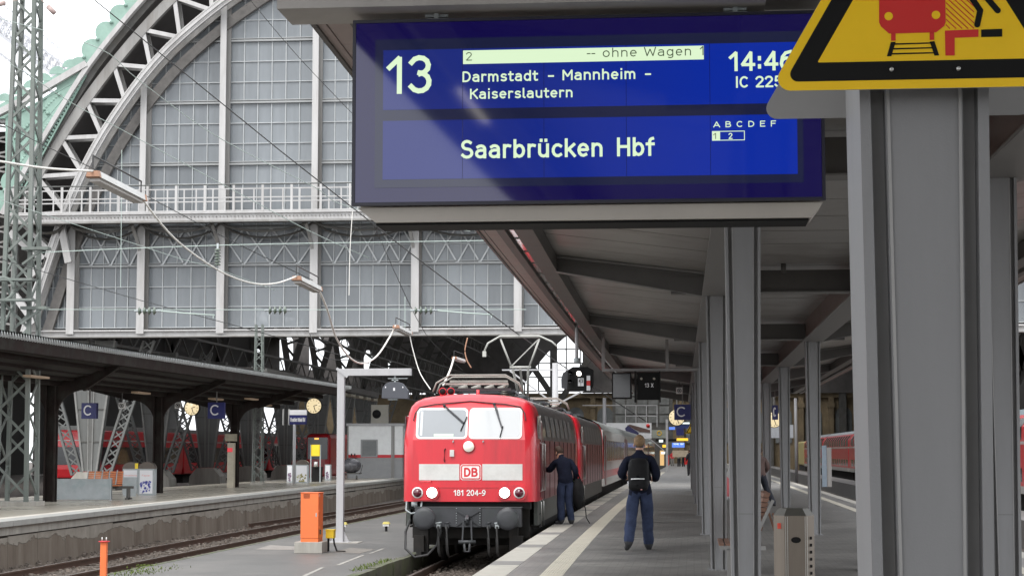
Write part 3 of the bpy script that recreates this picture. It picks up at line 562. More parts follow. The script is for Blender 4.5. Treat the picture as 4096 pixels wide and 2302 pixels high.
b.box((L, YD-.004, B), (RR, YD+.02, B+f)); b.box((L, YD-.004, T-f), (RR, YD+.02, T)); b.box((L, YD-.004, B+f), (L+f, YD+.02, T-f)); b.box((RR-f, YD-.004, B+f), (RR, YD+.02, T-f))
b.build('frame', mat('dark_blue_edge', (.01, .01, .025), .35, var=0), LCD)
MB().box((L+f+.001, YD, B+f+.001), (RR-f-.001, YD+.01, T-f-.001)).build('bezel', bez, LCD)
# underside: pale tray with a dark lower rim, chamfered ends
zt = B-.004
tray = MB().prism([(L+.02, zt), (RR-.01, zt), (RR-.06, zt-.066), (L+.10, zt-.066)], YD+.03, YD+.28); tray.build('bottom_tray', mat('tray_grey', (.40, .37, .33), .45, var=.08), LCD)
MB().box((L+.10, YD+.05, zt-.076), (RR-.07, YD+.27, zt-.067)).build('tray_rim', M['signblack'], LCD)
b = MB()
for px in (1095, 1850):
    c = at(px*1.59, 46, Y=YD); 
    b.box((c.x-.05, YD+.04, T), (c.x+.05, YD+.06, T+.012)); b.box((c.x-.01, YD+.03, T), (c.x+.01, YD+.08, p0.z)); b.box((c.x-.05, YD+.04, p0.z-.014), (c.x+.05, YD+.06, p0.z-.002))
b.build('hanging_bracket', M['galv'], LCD)
def pz(x, y, dy=0): return at(x, y, Y=YD+dy)
# recessed mask (dark grey-blue) and the two LCD fields
mx0, mx1 = pz(1500, 500).x, pz(3212, 500).x
mz0, mz1 = pz(1530, 752).z, pz(1530, 160).z
MB().box((mx0, YD-.003, mz0), (mx1, YD-.0005, mz1)).build('mask', lcdmat('mask_grey', (.02, .025, .07), .22), LCD)
sx0, sx1 = pz(1533, 400).x, pz(3187, 400).x
u0, u1, l0, l1 = pz(1533, 441).z, pz(1533, 203).z, pz(1533, 719).z, pz(1533, 485).z
for nm, za, zb in (('screen_field', u0, u1), ('screen_field', l0, l1)):
    MB().box((sx0, YD-.005, za), (sx1, YD-.0032, zb)).build(nm, lcdgrad('lcd_blue', (.008, .016, .13), (.002, .018, .26), .55), LCD)
b = MB()
for px in (1851, 2176, 2505, 2840): x = pz(px, 400).x; b.box((x-.001, YD-.0054, u0), (x+.001, YD-.0051, u1)); b.box((x-.001, YD-.0054, l0), (x+.001, YD-.0051, l1))
b.build('segment_line', mat('segment_dark', (.002, .002, .02), .2, var=0, emit=(.004, .004, .06), es=.3), LCD)
lt = mat('lit_pale_green', (.02, .02, .02), .1, var=0, emit=(.80, 1.0, .68), es=.40)
dk = mat('lcd_dark_text', (.002, .002, .002), .3, var=0, emit=(.08, .12, .06), es=.3)
YT = YD-.0058
def ltext(s, xa, xb, ytop, ybase, m=lt, yy=YT, sw=.155, xm=None):
    xm = xm or (xa+xb)/2; A, Bp = at(xa, (ytop+ybase)/2, Y=yy), at(xb, (ytop+ybase)/2, Y=yy)
    # measured rows run along the sign plane, so use the mid-row heights
    zb, ztp = at(xm, ybase, Y=yy).z, at(xm, ytop, Y=yy).z
    o = text('lettering', s, A.x, Bp.x, zb, ztp-zb, yy, m, LCD, sw=sw)
    return o
zb0, zb1 = pz(2334, 247).z, pz(2334, 189).z
MB().box((pz(1853, 230).x, YD-.0062, pz(1853, 258).z), (pz(2815, 200).x, YD-.0052, pz(1853, 204).z)).build('lit_banner', lt, LCD)
ltext('13', 1548, 1726, 222, 375, sw=.13)
ltext('2', 1864, 1888, 209, 243, dk, YD-.0075, .11)
for w_, a_, c_ in (('--', 2347, 2381), ('ohne', 2411, 2547), ('Wagen', 2576, 2764), ('1', 2800, 2814)): ltext(w_, a_, c_, 189, 226, dk, YD-.0075, .11, 2580)
for w_, a_, c_ in (('Darmstadt', 1850, 2152), ('-', 2192, 2216), ('Mannheim', 2250, 2541), ('-', 2580, 2604)): ltext(w_, a_, c_, 279, 322, xm=2226)
ltext('Kaiserslautern', 1880, 2290, 352, 393)
ltext('Saarbrücken', 1845, 2410, 554, 629, xm=2232); ltext('Hbf', 2468, 2619, 554, 629, xm=2232)
ltext('14:46', 2916, 3172, 203, 283)
ltext('IC 225', 2944, 3130, 304, 350)
ltext('A B C D E F', 2853, 3104, 484, 508)
b = MB(); c0, c1, d0, d1 = pz(2843, 0).x, pz(2973, 0).x, pz(2900, 563).z, pz(2900, 525).z; w = .003
b.box((c0, YT-.001, d0), (c1, YT, d0+w)); b.box((c0, YT-.001, d1-w), (c1, YT, d1)); b.box((c0, YT-.001, d0+w), (c0+w, YT, d1-w)); b.box((c1-w, YT-.001, d0+w), (c1, YT, d1-w)); b.box((c0+w, YT-.001, d0+w), (pz(2875, 0).x, YT, d1-w)); b.build('class_box', lt, LCD)
ltext('1', 2853, 2864, 532, 556, dk, YD-.0075, .12); ltext('2', 2914, 2930, 532, 556)
# ---- warning triangles on the nearest column
def tri_pts(cx, zb, half, inset, r, n=8):
    h = half*math.sqrt(3); P = [Vector((cx-half, zb)), Vector((cx+half, zb)), Vector((cx, zb+h))]; c = Vector((cx, zb+h/3)); out = []
    rin = h/3; k = (rin-inset-r)/rin; Q = [c+(p-c)*k for p in P]
    for i, q in enumerate(Q):
        base = -150+120*i
        for j in range(n+1):
            t = R(base-60+120*j/n); out.append((q.x+r*math.cos(t), q.y+r*math.sin(t)))
    return out
def warn_sign(Y, cx, zb, half, label, full=True, front=True):
    s = thing('warning_sign', (cx, Y, zb), label, 'warning sign', 'yellow triangular platform edge warning signs')
    k = half/.3276; d = -1 if front else 1
    MB().prism(tri_pts(cx, zb, half, 0, .026*k), Y, Y+.003*d*-1).build('plate', M['backgrey'], s)
    y0 = Y+d*.0005
    def lay(poly, m, nm, i): MB().prism(poly, Y+d*.0006*i, Y+d*.0006*(i+1)-d*.0001).build(nm, m, s)
    lay(tri_pts(cx, zb, half, 0.0005, .0255*k), M['signyellow'], 'yellow_border', 0); lay(tri_pts(cx, zb, half, .019*k, .016*k), M['signblack'], 'black_border', 1)
    lay(tri_pts(cx, zb, half, .058*k, .002*k), M['signyellow'], 'yellow_field', 2)
    return s, d
c = at(3719, 354, Y=3.78)
hf = (at(4369, 350, Y=3.78).x-at(3069, 350, Y=3.78).x)/2
ws, d = warn_sign(3.78, c.x, c.z, hf, 'big yellow warning triangle with red train and falling person on the nearest column')
def lay(pts, m, nm, i=4):
    MB().prism([(p.x, p.z) for p in [at(x, y, Y=3.78) for x, y in pts]], 3.78-.0006*i, 3.78-.0006*(i+1)+.0001).build(nm, m, ws)
lay([(3516, -150), (3516, 92), (3524, 108), (3556, 136), (3744, 131), (3776, 106), (3782, 90), (3778, -150), (3740, -190), (3556, -190)], M['signred'], 'train_symbol')
lay([(3564, 134), (3582, 134), (3582, 164), (3564, 165)], M['signred'], 'train_symbol'); lay([(3718, 130), (3736, 130), (3736, 161), (3718, 162)], M['signred'], 'train_symbol')
lay([(3545, -125), (3752, -125), (3745, -10), (3552, -10)], M['signyellow'], 'train_window', 5)
def disc(px, py, r, m, nm, i):
    q = at(px, py, Y=3.78); MB().prism([(q.x+r*math.cos(t*math.pi/12), q.z+r*math.sin(t*math.pi/12)) for t in range(24)], 3.78-.0006*i, 3.78-.0006*(i+1)+.0001).build(nm, m, ws)
for px, py in ((3554, 67), (3743, 62)): disc(px, py, .0085, M['signyellow'], 'headlight_symbol', 5)
lay([(3563, 170), (3582, 169), (3565, 226), (3547, 227)], M['signblack'], 'rail_symbol'); lay([(3718, 168), (3737, 166), (3756, 223), (3737, 224)], M['signblack'], 'rail_symbol')
for a, (xl, xr) in ((177, (3578, 3725)), (196, (3572, 3732)), (216, (3566, 3738))): lay([(xl, a-2), (xr, a-6), (xr, a-1), (xl, a+4)], M['signblack'], 'rail_symbol')
lay([(3779, 124), (3913, 119), (3913, 149), (3818, 153), (3818, 223), (3781, 224)], M['signred'], 'edge_symbol'); lay([(3924, 120), (4008, 117), (4008, 148), (3924, 150)], M['signblack'], 'edge_symbol')
for i in range(9):
    x0, y0 = 3783, 100-22*i; L2 = min(112, 20+28*i) 
    if i < 1: pts = [(3783, 100), (3799, 116)]
    else: pts = [(x0, y0), (x0+L2, y0+L2*.92)]
    (xa, ya), (xb, yb) = pts
    if yb > 116: xb -= (yb-116)/.92; yb = 116
    lay([(xa, ya-2), (xb, yb-2), (xb, yb+3), (xa, ya+3)], M['signred'], 'hatch_symbol')
def limb(pts, w, nm='person_symbol'):
    for (x0, y0), (x1, y1) in zip(pts, pts[1:]):
        dx, dy = x1-x0, y1-y0; L3 = math.hypot(dx, dy); nx, ny = -dy/L3*w, dx/L3*w
        lay([(x0+nx, y0+ny), (x0-nx, y0-ny), (x1-nx, y1-ny), (x1+nx, y1+ny)][::-1], M['signblack'], nm)
    for x, y in pts: disc(x, y, w*3.78/7500, M['signblack'], nm, 5)
limb([(3850, -60), (3920, 44), (3908, 100)], 12); limb([(3860, -40), (3945, -8), (3990, 44)], 12); limb([(3790, -150), (3870, -40)], 20); limb([(3800, -140), (3850, -190)], 10); disc(3765, -195, .012, M['signblack'], 'person_symbol', 4)
b = MB()
for px, py in ((3566, 278), (3834, 275)):
    q = at(px, py, Y=3.776); b.cyl((q.x, 3.7775, q.z), (q.x, 3.773, q.z), .0042, n=10)
b.build('rivet', M['chrome'], ws)
MB().box((c.x-.05, 3.78, c.z+.02), (c.x+.05, 3.885, c.z+.3)).build('bracket', M['canopy_steel'], ws)
s2, _ = warn_sign(4.36, c.x+.0, at(3200, 475, Y=4.36).z, hf, 'grey back of a second warning triangle behind the nearest column, facing away', front=False)
for (f, nm) in ((CL, 'tiny yellow warning triangle far along the left row of columns'), (CR, 'tiny yellow warning triangle far along the right row of columns')):
    q = at(2757, 1733, Y=81.6); warn_sign(81.6, f(82)-.0, q.z, .33, nm)
# ================================================================ station hall: glazed apron, arch, gallery, roof, interior
YF = 94.0                                    # plane of the front arch
YG = 95.3                                    # plane of the glazing
hall = thing('station_hall', (-4.5, YF, 0), 'huge arched station hall end with grey glazed apron, white lattice arch and gallery', 'station hall')
def fz(y, x=900, Y=YG): return at(x, y, Y=Y).z
def mirror(pts, cx=-4.5): return pts+[Vector((2*cx-p.x, 0, p.z)) for p in reversed(pts) if abs(p.x-cx) > .01]
def arc(px, top):
    a = [Vector((at(x, y, Y=YF).x, 0, at(x, y, Y=YF).z)) for x, y in px]
    return mirror(a+[Vector((x, 0, z)) for x, z in top])
inner = arc([(100, 1330), (140, 1206), (193, 1037), (261, 843), (310, 732), (334, 677), (382, 580), (464, 454), (566, 309), (667, 193), (895, 0)], [(-20.5, 28.0), (-16, 30.3), (-10, 32.2), (-4.5, 32.8)])
outer = arc([(40, 900), (155, 691), (208, 609), (300, 464), (411, 309), (522, 174), (677, 0)], [(-22.5, 29.4), (-17, 32.4), (-10.5, 34.8), (-4.5, 35.5)])
edgec = arc([(20, 860), (150, 614), (358, 271), (580, 0)], [(-23.5, 30.4), (-17.6, 33.7), (-10.7, 36.2), (-4.5, 36.9)])
def shifted(pts, Y): return [Vector((p.x, Y, p.z)) for p in pts]
def bandmesh(b, pts, Y0, Y1, th):            # rectangular chord following a curve
    n = len(pts)
    for i in range(n-1):
        p, q = pts[i], pts[i+1]; d = (q-p).normalized(); nn = Vector((-d.z, 0, d.x))*th/2
        b._a([(p.x-nn.x, Y0, p.z-nn.z), (q.x-nn.x, Y0, q.z-nn.z), (q.x-nn.x, Y1, q.z-nn.z), (p.x-nn.x, Y1, p.z-nn.z), (p.x+nn.x, Y0, p.z+nn.z), (q.x+nn.x, Y0, q.z+nn.z), (q.x+nn.x, Y1, q.z+nn.z), (p.x+nn.x, Y1, p.z+nn.z)],
             [(0, 3, 2, 1), (4, 5, 6, 7), (0, 1, 5, 4), (1, 2, 6, 5), (2, 3, 7, 6), (3, 0, 4, 7)])
def fine(pts, n=90):
    L = poly_len(pts); raw = [poly_at(pts, L*i/n) for i in range(n+1)]
    for _ in range(3): raw = [raw[0]]+[(raw[i-1]+raw[i]*2+raw[i+1])/4 for i in range(1, n)]+[raw[-1]]
    return raw
fi, fo, fe = fine(inner), fine(outer), fine(edgec)
b = MB(); bandmesh(b, fi, YF-.12, YF+.12, .46); bandmesh(b, fi, YF-.2, YF+.3, .1); b.build('inner_chord', M['steel'], hall)
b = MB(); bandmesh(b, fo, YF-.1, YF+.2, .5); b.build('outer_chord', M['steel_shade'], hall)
b = MB(); bandmesh(b, fe, YF-.55, YF+.1, .24); b.build('roof_verge', M['steel'], hall)
b = MB(); bandmesh(b, [p+Vector((0, 0, .0)) for p in fine([p*1.0 for p in edgec])], YF-.2, YF+.0, .9); b.build('verge_face', M['ironold'], hall)
# dark arched frame of the glazing, just inside the front arch
gi = []
for i, p in enumerate(fi):
    q0, q1 = fi[max(0, i-1)], fi[min(len(fi)-1, i+1)]; d = (q1-q0).normalized(); gi.append(p-Vector((-d.z, 0, d.x))*.75)
b = MB(); bandmesh(b, gi, YG-.35, YG-.1, .5); b.build('glazing_arch', mat('brown_grey_frame', (.17, .16, .15), .6, var=.25), hall)
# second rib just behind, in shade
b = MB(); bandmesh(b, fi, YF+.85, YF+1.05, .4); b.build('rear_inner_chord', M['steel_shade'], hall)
def near_idx(pts, p): return min(range(len(pts)), key=lambda i: (pts[i]-p).length)
Li, Lo = poly_len(fi), poly_len(fo); ND = 38
oN = [poly_at(fo, Lo*i/600) for i in range(601)]
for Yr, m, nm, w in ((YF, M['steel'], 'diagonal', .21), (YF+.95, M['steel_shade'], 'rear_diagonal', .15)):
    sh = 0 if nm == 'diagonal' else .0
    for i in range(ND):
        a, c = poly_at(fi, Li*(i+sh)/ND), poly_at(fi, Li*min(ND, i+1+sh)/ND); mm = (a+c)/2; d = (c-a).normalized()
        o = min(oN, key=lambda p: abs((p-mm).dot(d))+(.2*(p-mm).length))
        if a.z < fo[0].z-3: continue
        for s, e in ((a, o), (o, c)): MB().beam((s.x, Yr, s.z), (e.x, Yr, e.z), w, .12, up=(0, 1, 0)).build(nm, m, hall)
# rivets along the inner chord
b = MB()
for i in range(900):
    p = poly_at(fi, Li*(i+.5)/900); q = poly_at(fi, Li*(i+.9)/900); d = (q-p).normalized(); n_ = Vector((-d.z, 0, d.x))
    for s in (-.15, .15): c = p+n_*s; b.box((c.x-.022, YF-.14, c.z-.022), (c.x+.022, YF-.12, c.z+.022))
tag(b.build('rivets', M['steel_shade'], hall), kind='stuff')
# green scalloped crest
b = MB(); gc = []
for i, p in enumerate(fe[:47]):
    q0, q1 = fe[max(0, i-1)], fe[i+1]; d = (q1-q0).normalized(); gc.append(p+Vector((-d.z, 0, d.x))*.34)
bandmesh(b, gc, YF-.34, YF-.28, .5); b.build('crest_band', M['verdigris'], hall)
Le = poly_len(fe); crest = []
s = 0; k = 0
b = MB()
while s < Le*.5:
    p = poly_at(fe, s+.57); q = poly_at(fe, s+.58); d = (q-p).normalized(); n_ = Vector((-d.z, 0, d.x))
    poly = []
    for j in range(13):
        t = math.pi*(1-j/12); poly.append((p.x+d.x*.56*math.cos(t)+n_.x*(.42+.56*math.sin(t)), p.z+d.z*.56*math.cos(t)+n_.z*(.42+.56*math.sin(t))))
    a = p+d*.56; c = p-d*.56
    poly = [(c.x, c.z)]+poly+[(a.x, a.z)]
    o = MB(); o.prism([(x, z) for x, z in poly], YF-.35, YF-.27); kn = p-d*.57+n_*.5
    o.ell((kn.x, YF-.4, kn.z), (.1, .1, .1), 8, 5); o.build('crest_scallop', M['verdigris'], hall)
    s += 1.14; k += 1
# green ornamental spandrel at the left foot
def mpt(x, y, Y=YF): q = at(x, y, Y=Y); return (q.x, q.z)
sp = [mpt(*p) for p in [(30, 905), (30, 470), (150, 415), (300, 320), (345, 292), (262, 425), (150, 590), (60, 800)]]
MB().prism(sp, YF-.30, YF-.2).build('spandrel_plate', M['verdigris'], hall)
pv = [at(x, y, Y=YF) for x, y in [(0, 462), (150, 385), (310, 290), (358, 262)]]
b = MB(); bandmesh(b, pv, YF-.6, YF-.2, .32); b.build('spandrel_cornice', M['steel'], hall)
pv2 = [at(x, y, Y=YF) for x, y in [(0, 415), (150, 340), (310, 255), (352, 235)]]
for i in range(6):
    p = poly_at(pv2, .4+i*.78); MB().prism([(p.x+.42*math.cos(t*math.pi/7), p.z-.1+.42*math.sin(t*math.pi/7)) for t in range(8)], YF-.36, YF-.3).build('crest_scallop', M['verdigris'], hall)
MB().prism([mpt(*p) for p in [(0, 470), (0, 425), (150, 350), (345, 240), (356, 262)]], YF-.34, YF-.27).build('crest_plate', M['verdigris'], hall)
b = MB()
for row, (pa, pb) in enumerate((((62, 780), (325, 330)), ((45, 700), (300, 345)), ((50, 560), (235, 380)))):
    n = 34 if row < 2 else 20
    for i in range(n):
        t = i/(n-1); q = at(lerp(pa[0], pb[0], t), lerp(pa[1], pb[1], t), Y=YF-.33); b.ell((q.x, q.y, q.z), (.085, .06, .085), 7, 4)
b.build('spandrel_beads', M['verdigris'], hall)
b = MB()
for pa, pb in (((38, 860), (345, 300)), ((42, 470), (330, 312)), ((55, 760), (310, 350)), ((45, 640), (270, 372)), ((45, 520), (90, 700))):
    p, q = at(*pa, Y=YF-.32), at(*pb, Y=YF-.32); b.beam(p, q, .07, .1, up=(0, 1, 0))
for i in range(5):
    q = at(75+i*28, 640-i*45, Y=YF-.33); r = .22
    b.tube([(q.x+r*(1-t*.04)*math.cos(t*.6), q.y, q.z+r*(1-t*.06)*math.sin(t*.6)) for t in range(16)], .035, 5)
b.build('spandrel_scrolls', M['verdigris'], hall)
# roof shell behind the arch and dark soffit
fs = fine(edgec, 40)
rows = [[(p.x, Yr, p.z-.15) for p in fs] for Yr in (YF-.1, 150, 210, 268)]
rb = MB()
for sl in (slice(0, 13), slice(17, 19), slice(22, 24), slice(28, 41)): rb.grid([r[sl] for r in rows]); rb.grid([[(p[0], p[1], p[2]+.25) for p in r[sl]] for r in rows])
rb.box((-13, YF, 35.6), (4, YF+6, 36))
rb.build('roof_shell', M['hallroof'], hall)
b = MB(); b._a([], [])
# apron glazing between the arch and the sill
lx = [at(x, 1230, Y=YG-.3).x for x in (291, 570, 888, 1260, 1664, 2074)]
while lx[-1] < 25: lx.append(lx[-1]+5.17)
rows_up = [fz(y) for y in (735, 658, 576, 495, 413, 331, 249, 167, 85, 3)]
while rows_up[-1] < 33: rows_up.append(rows_up[-1]+1.03)
gal_z = fz(880)
rows_lo = [fz(y) for y in (1308, 1226, 1145, 1061, 983, 913)]+[gal_z+.0]
rows_all = rows_lo[:-1]+[fz(880)]+[fz(845), ]+rows_up
rows_all = sorted(set(rows_all))
def xin(z):     # inner arch half-width at height z (left x)
    best = None
    for p, q in zip(fi[:46], fi[1:46]):
        if (p.z-z)*(q.z-z) <= 0: return p.x+(q.x-p.x)*((z-p.z)/(q.z-p.z+1e-9))
    return fi[0].x if z < fi[0].z else -4.5
bays = [(-34.2, lx[0])]+list(zip(lx, lx[1:]))
npane = 0; stuffb = MB(); cells = []
bars = MB()
for (xa, xb) in bays:
    n = max(2, round((xb-xa-.3)/.76)); x0, x1 = xa+.22, xb-.22
    if xa < -34: x0 = -34.0; n = 5
    cs = [x0+(x1-x0)*i/n for i in range(n+1)]
    for za, zb in zip(rows_all, rows_all[1:]):
        xl = xin((za+zb)/2)
        for ca, cb in zip(cs, cs[1:]):
            if cb < xl+.1 or ca > -9-xl-.1+.0: continue
            cells.append((ca, cb, za, zb))
cells.sort(key=lambda c: (c[0] > -6 and 1 or 0, (c[0]+20)**2*.0+(0 if c[0] < -6.0 else 1), c[2]))
pane_me = {}
for i, (ca, cb, za, zb) in enumerate(cells):
    tilt = random.uniform(-.004, .004)
    if i < 300:
        MB()._a([(ca+.015, YG+tilt, za+.015), (cb-.015, YG-tilt, za+.015), (cb-.015, YG-tilt*.5, zb-.015), (ca+.015, YG+tilt*.5, zb-.015), (ca+.015, YG+.02, za+.015), (cb-.015, YG+.02, za+.015), (cb-.015, YG+.02, zb-.015), (ca+.015, YG+.02, zb-.015)],
                 [(0, 1, 2, 3), (7, 6, 5, 4), (0, 4, 5, 1), (1, 5, 6, 2), (2, 6, 7, 3), (3, 7, 4, 0)]).build('pane', M['glass'], hall)
    else: stuffb.box((ca+.015, YG+tilt, za+.015), (cb-.015, YG+.02, zb-.015))
    bars.box((ca-.022, YG-.06, za), (ca+.022, YG+.03, zb))
tag(stuffb.build('further_panes', M['glass'], hall), kind='stuff')
bars.build('glazing_bars', mat('galvanised_bar', (.42, .44, .445), .5, var=.1), hall)
for k, z in enumerate(rows_all):
    big = any(abs(z-fz(y)) < .05 for y in (913, 1061, 658, 413, 167)); h = .10 if big else .04
    xl = xin(z)
    b = MB(); b.box((max(xl, -34.2), YG-(.16 if big else .07), z-h/2), (-9-max(xl, -34.2), YG+.025, z+h/2))
    if big: b.box((max(xl, -34.2), YG-.12, z+.10), (-9-max(xl, -34.2), YG+.025, z+.15))
    b.build('transom', mat('grey_transom', (.3, .31, .31), .5, var=.1) if big else mat('galvanised_bar', (.4, .4, .4)), hall)
# backing so the glass reads as seen from a bright outside into a dusky hall
zs = fz(1316); ze = fz(1345)
# mullions
for i, x in enumerate(lx):
    zt = 40
    for p, q in zip(fi, fi[1:]):
        if (p.x-x)*(q.x-x) <= 0: zt = p.z+(q.z-p.z)*(x-p.x)/(q.x-p.x+1e-9)
    if x == lx[0]: zt = gal_z-.25
    MB().box((x-.2, YG-.75, zs-.25), (x+.2, YG-.68, gal_z-.35 if True else zt)).build('mullion', M['steel'], hall)
    MB().box((x-.04, YG-.68, zs-.2), (x+.04, YG-.2, gal_z-.35)).build('mullion_web', M['steel_shade'], hall)
    MB().box((x-.02, YG-.22, zs-.2), (x+.26, YG-.05, zt if x != lx[0] else gal_z)).build('mullion_back', M['steel_shade'], hall)
    # curved bracket up to the gallery
    b = MB(); pts = [Vector((x-.28-.0, YG-.6-1.0*(t**2), lerp(gal_z-2.2, gal_z-.3, t))) for t in [j/6 for j in range(7)]]
    for p, q in zip(pts, pts[1:]): b.beam(p+Vector((.28*(1-(p.z-gal_z+2.2)/1.9), 0, 0)), q+Vector((.28*(1-(q.z-gal_z+2.2)/1.9), 0, 0)), .16, .12, up=(0, 1, 0))
    b.build('gallery_bracket', M['steel_shade'], hall)
    if x != lx[0]:
        MB().box((x-.16, YG-.75, gal_z+.1), (x+.16, YG-.68, zt)).build('upper_mullion', M['steel'], hall)
        MB().box((x-.04, YG-.68, gal_z+.1), (x+.04, YG-.2, zt)).build('mullion_web', M['steel_shade'], hall)
# zig-zag bracing behind the upper lower-band
zt_, zm_, zl_ = fz(913), fz(983), fz(1061)
for (xa, xb) in bays:
    n = max(2, round((xb-xa)/1.45)) if xa > -34 else 0
    if not n: continue
    x0, x1 = xa+.35, xb-.25; w = (x1-x0)/n; b = MB()
    for j in range(n):
        c = x0+w*(j+.5)
        for (za, zb, s) in ((zm_, zt_, 1), (zm_, zl_, -1)):
            b.beam((c-w/2, YG-.10, za), (c, YG-.10, zb), .075, .04, up=(0, 1, 0)); b.beam((c, YG-.11, zb), (c+w/2, YG-.11, za), .075, .04, up=(0, 1, 0))
    b.build('zigzag_bracing', mat('pale_brace', (.5, .52, .53), .5, var=.08), hall)
# sill beam
xs0, xs1 = at(95, 1325, Y=YF).x, 25.5
MB().box((xs0, YG-.55, ze), (xs1, YG-.45, zs-.12)).build('sill_beam', M['steel'], hall)
MB().box((xs0, YG-.72, zs-.12), (xs1, YG+.1, zs-.04)).build('sill_ledge', M['steel'], hall)
MB().box((xs0, YG-.8, ze-.06), (xs1, YG+.1, ze)).build('sill_soffit', M['steel_shade'], hall)
# gallery
YB = YG-2.3
g0, g1 = at(860, 880, Y=YB).z, at(860, 846, Y=YB).z
gx0 = -35.2
MB().box((gx0, YB, g0), (25, YB+.12, g1-.1)).build('gallery_girder', M['steel'], hall)
MB().box((gx0, YB-.12, g1-.1), (25, YB+.2, g1-.02)).build('gallery_top_flange', M['steel'], hall)
MB().box((gx0, YB-.12, g0-.1), (25, YB+.3, g0)).build('gallery_bottom_flange', M['steel_shade'], hall)
MB().box((gx0, YB+.3, g0+.1), (25, YG-.1, g0+.2)).build('gallery_floor', M['ironold'], hall)
b = MB()
for i in range(int((25-gx0)/.19)): x = gx0+.1+i*.19; b.box((x-.022, YB-.14, g1-.27), (x+.022, YB, g1-.23))
tag(b.build('girder_rivets', M['steel_shade'], hall), kind='stuff')
b = MB()
for xa, xb in bays:
    b.tube([(lerp(xa, xb, t), YB+.7, g0+.05-.55*math.sin(math.pi*t)**.6) for t in [j/8 for j in range(9)]], .07, 5)
    b.tube([(lerp(xa, xb, t), YB+1.5, g0+.05-.8*math.sin(math.pi*t)**.6) for t in [j/8 for j in range(9)]], .06, 5)
b.build('gallery_struts', M['ironold'], hall)
h_ = at(860, 741, Y=YB).z-g1; x = gx0
rail = []
while x < 25:
    rail.append(x); x += 1.5
for x in rail:
    MB().box((x-.06, YB-.04, g1), (x+.06, YB+.04, g1+h_)).build('railing_post', M['white'] if 0 else M['steel'], hall)
    b = MB()
    for dx, lo, hi in ((.42, 0, .86), (1.05, 0, .86)): b.box((x+dx-.035, YB-.02, g1+lo), (x+dx+.035, YB+.02, g1+h_*hi))
    b.build('railing_bar', M['steel'], hall)
    b = MB()
    for z in (.86, .53, .38, .03): b.box((x+.06, YB-.025, g1+h_*z-.03), (x+1.44, YB+.025, g1+h_*z+.03))
    b.build('railing_rail', M['steel'], hall)
MB().tube([(gx0, YB, g1+h_+.04), (25, YB, g1+h_+.04)], .035, 6).build('railing_top_tube', M['pillar'], hall)
# steel knee at the left foot of the arch under the gallery
b = MB()
for pa, pb in (((250, 880), (120, 1230)), ((100, 885), (250, 890)), ((40, 930), (185, 1045)), ((185, 1045), (110, 1110)), ((60, 1180), (140, 1290)), ((245, 900), (275, 1050))):
    b.beam(at(*pa, Y=YF), at(*pb, Y=YF), .36, .25, up=(0, 1, 0))
b.build('arch_foot', M['steel'], hall)
b = MB()
for i in range(9):
    pa, pb = (90+14*(i % 2), 870+45*i), (190-14*(i % 2)-4*i, 900+45*i); b.beam(at(*pa, Y=YF+1.1), at(*pb, Y=YF+1.4), .12, .1, up=(0, 1, 0))
b.build('foot_lattice', M['ironold'], hall)
# interior ribs: lattice arches every 12 m
mid = [(a+b2)/2 for a, b2 in zip(fi, fo)]
for k in range(1, 14):
    Y = YF+1.5+12*k
    b = MB(); off = .0
    I = [Vector((p.x*.98-.1, Y, p.z)) for p in fi]; O = [Vector((p.x*.98-.1, Y, p.z)) for p in fo]
    ground = [Vector((-30.6, Y, 0)), ]
    I2 = I[::3]+[Vector((20.6, Y, 1))]; O2 = [Vector((-33.8, Y, 8.6))]+O[::3]+[Vector((22.4, Y, 1))]
    for P in (I2, O2):
        for p, q in zip(P, P[1:]): b.beam(p, q, .5, .3, up=(0, 1, 0))
    nI = 52; LI, LO = poly_len(I2), poly_len(O2)
    for i in range(nI):
        a, o, c = poly_at(I2, LI*i/nI), poly_at(O2, LO*(i+.5)/nI), poly_at(I2, LI*(i+1)/nI); b.beam(a, o, .2, .1, up=(0, 1, 0)); b.beam(o, c, .2, .1, up=(0, 1, 0))
    b.build('roof_rib', M['ironold'], hall)
# purlin lattices running lengthwise, low on the left side
b = MB()
for z, x in ((9.5, -31.5), (13, -31.0), (17, -28.5), (21, -26)):
    for k in range(14):
        Y0 = YF+1.5+12*k
        b.beam((x, Y0, z), (x, Y0+12, z), .15, .15); b.beam((x, Y0, z-1.3), (x, Y0+12, z-1.3), .15, .15)
        for j in range(6): b.beam((x, Y0+2*j, z-1.3), (x, Y0+2*j+2, z), .08, .08) if j % 2 == 0 else b.beam((x, Y0+2*j, z), (x, Y0+2*j+2, z-1.3), .08, .08)
b.build('lattice_purlins', M['ironold'], hall)
# side wall glazing of the left aisle roof (dark, broken by gaps of sky)
b = MB()
for k in range(4):
    Y0 = 96+12*k
    b.box((-34.6, Y0, 7.6), (-34.3, Y0+12, 16.5))
b.build('side_cladding', M['roof'], hall)
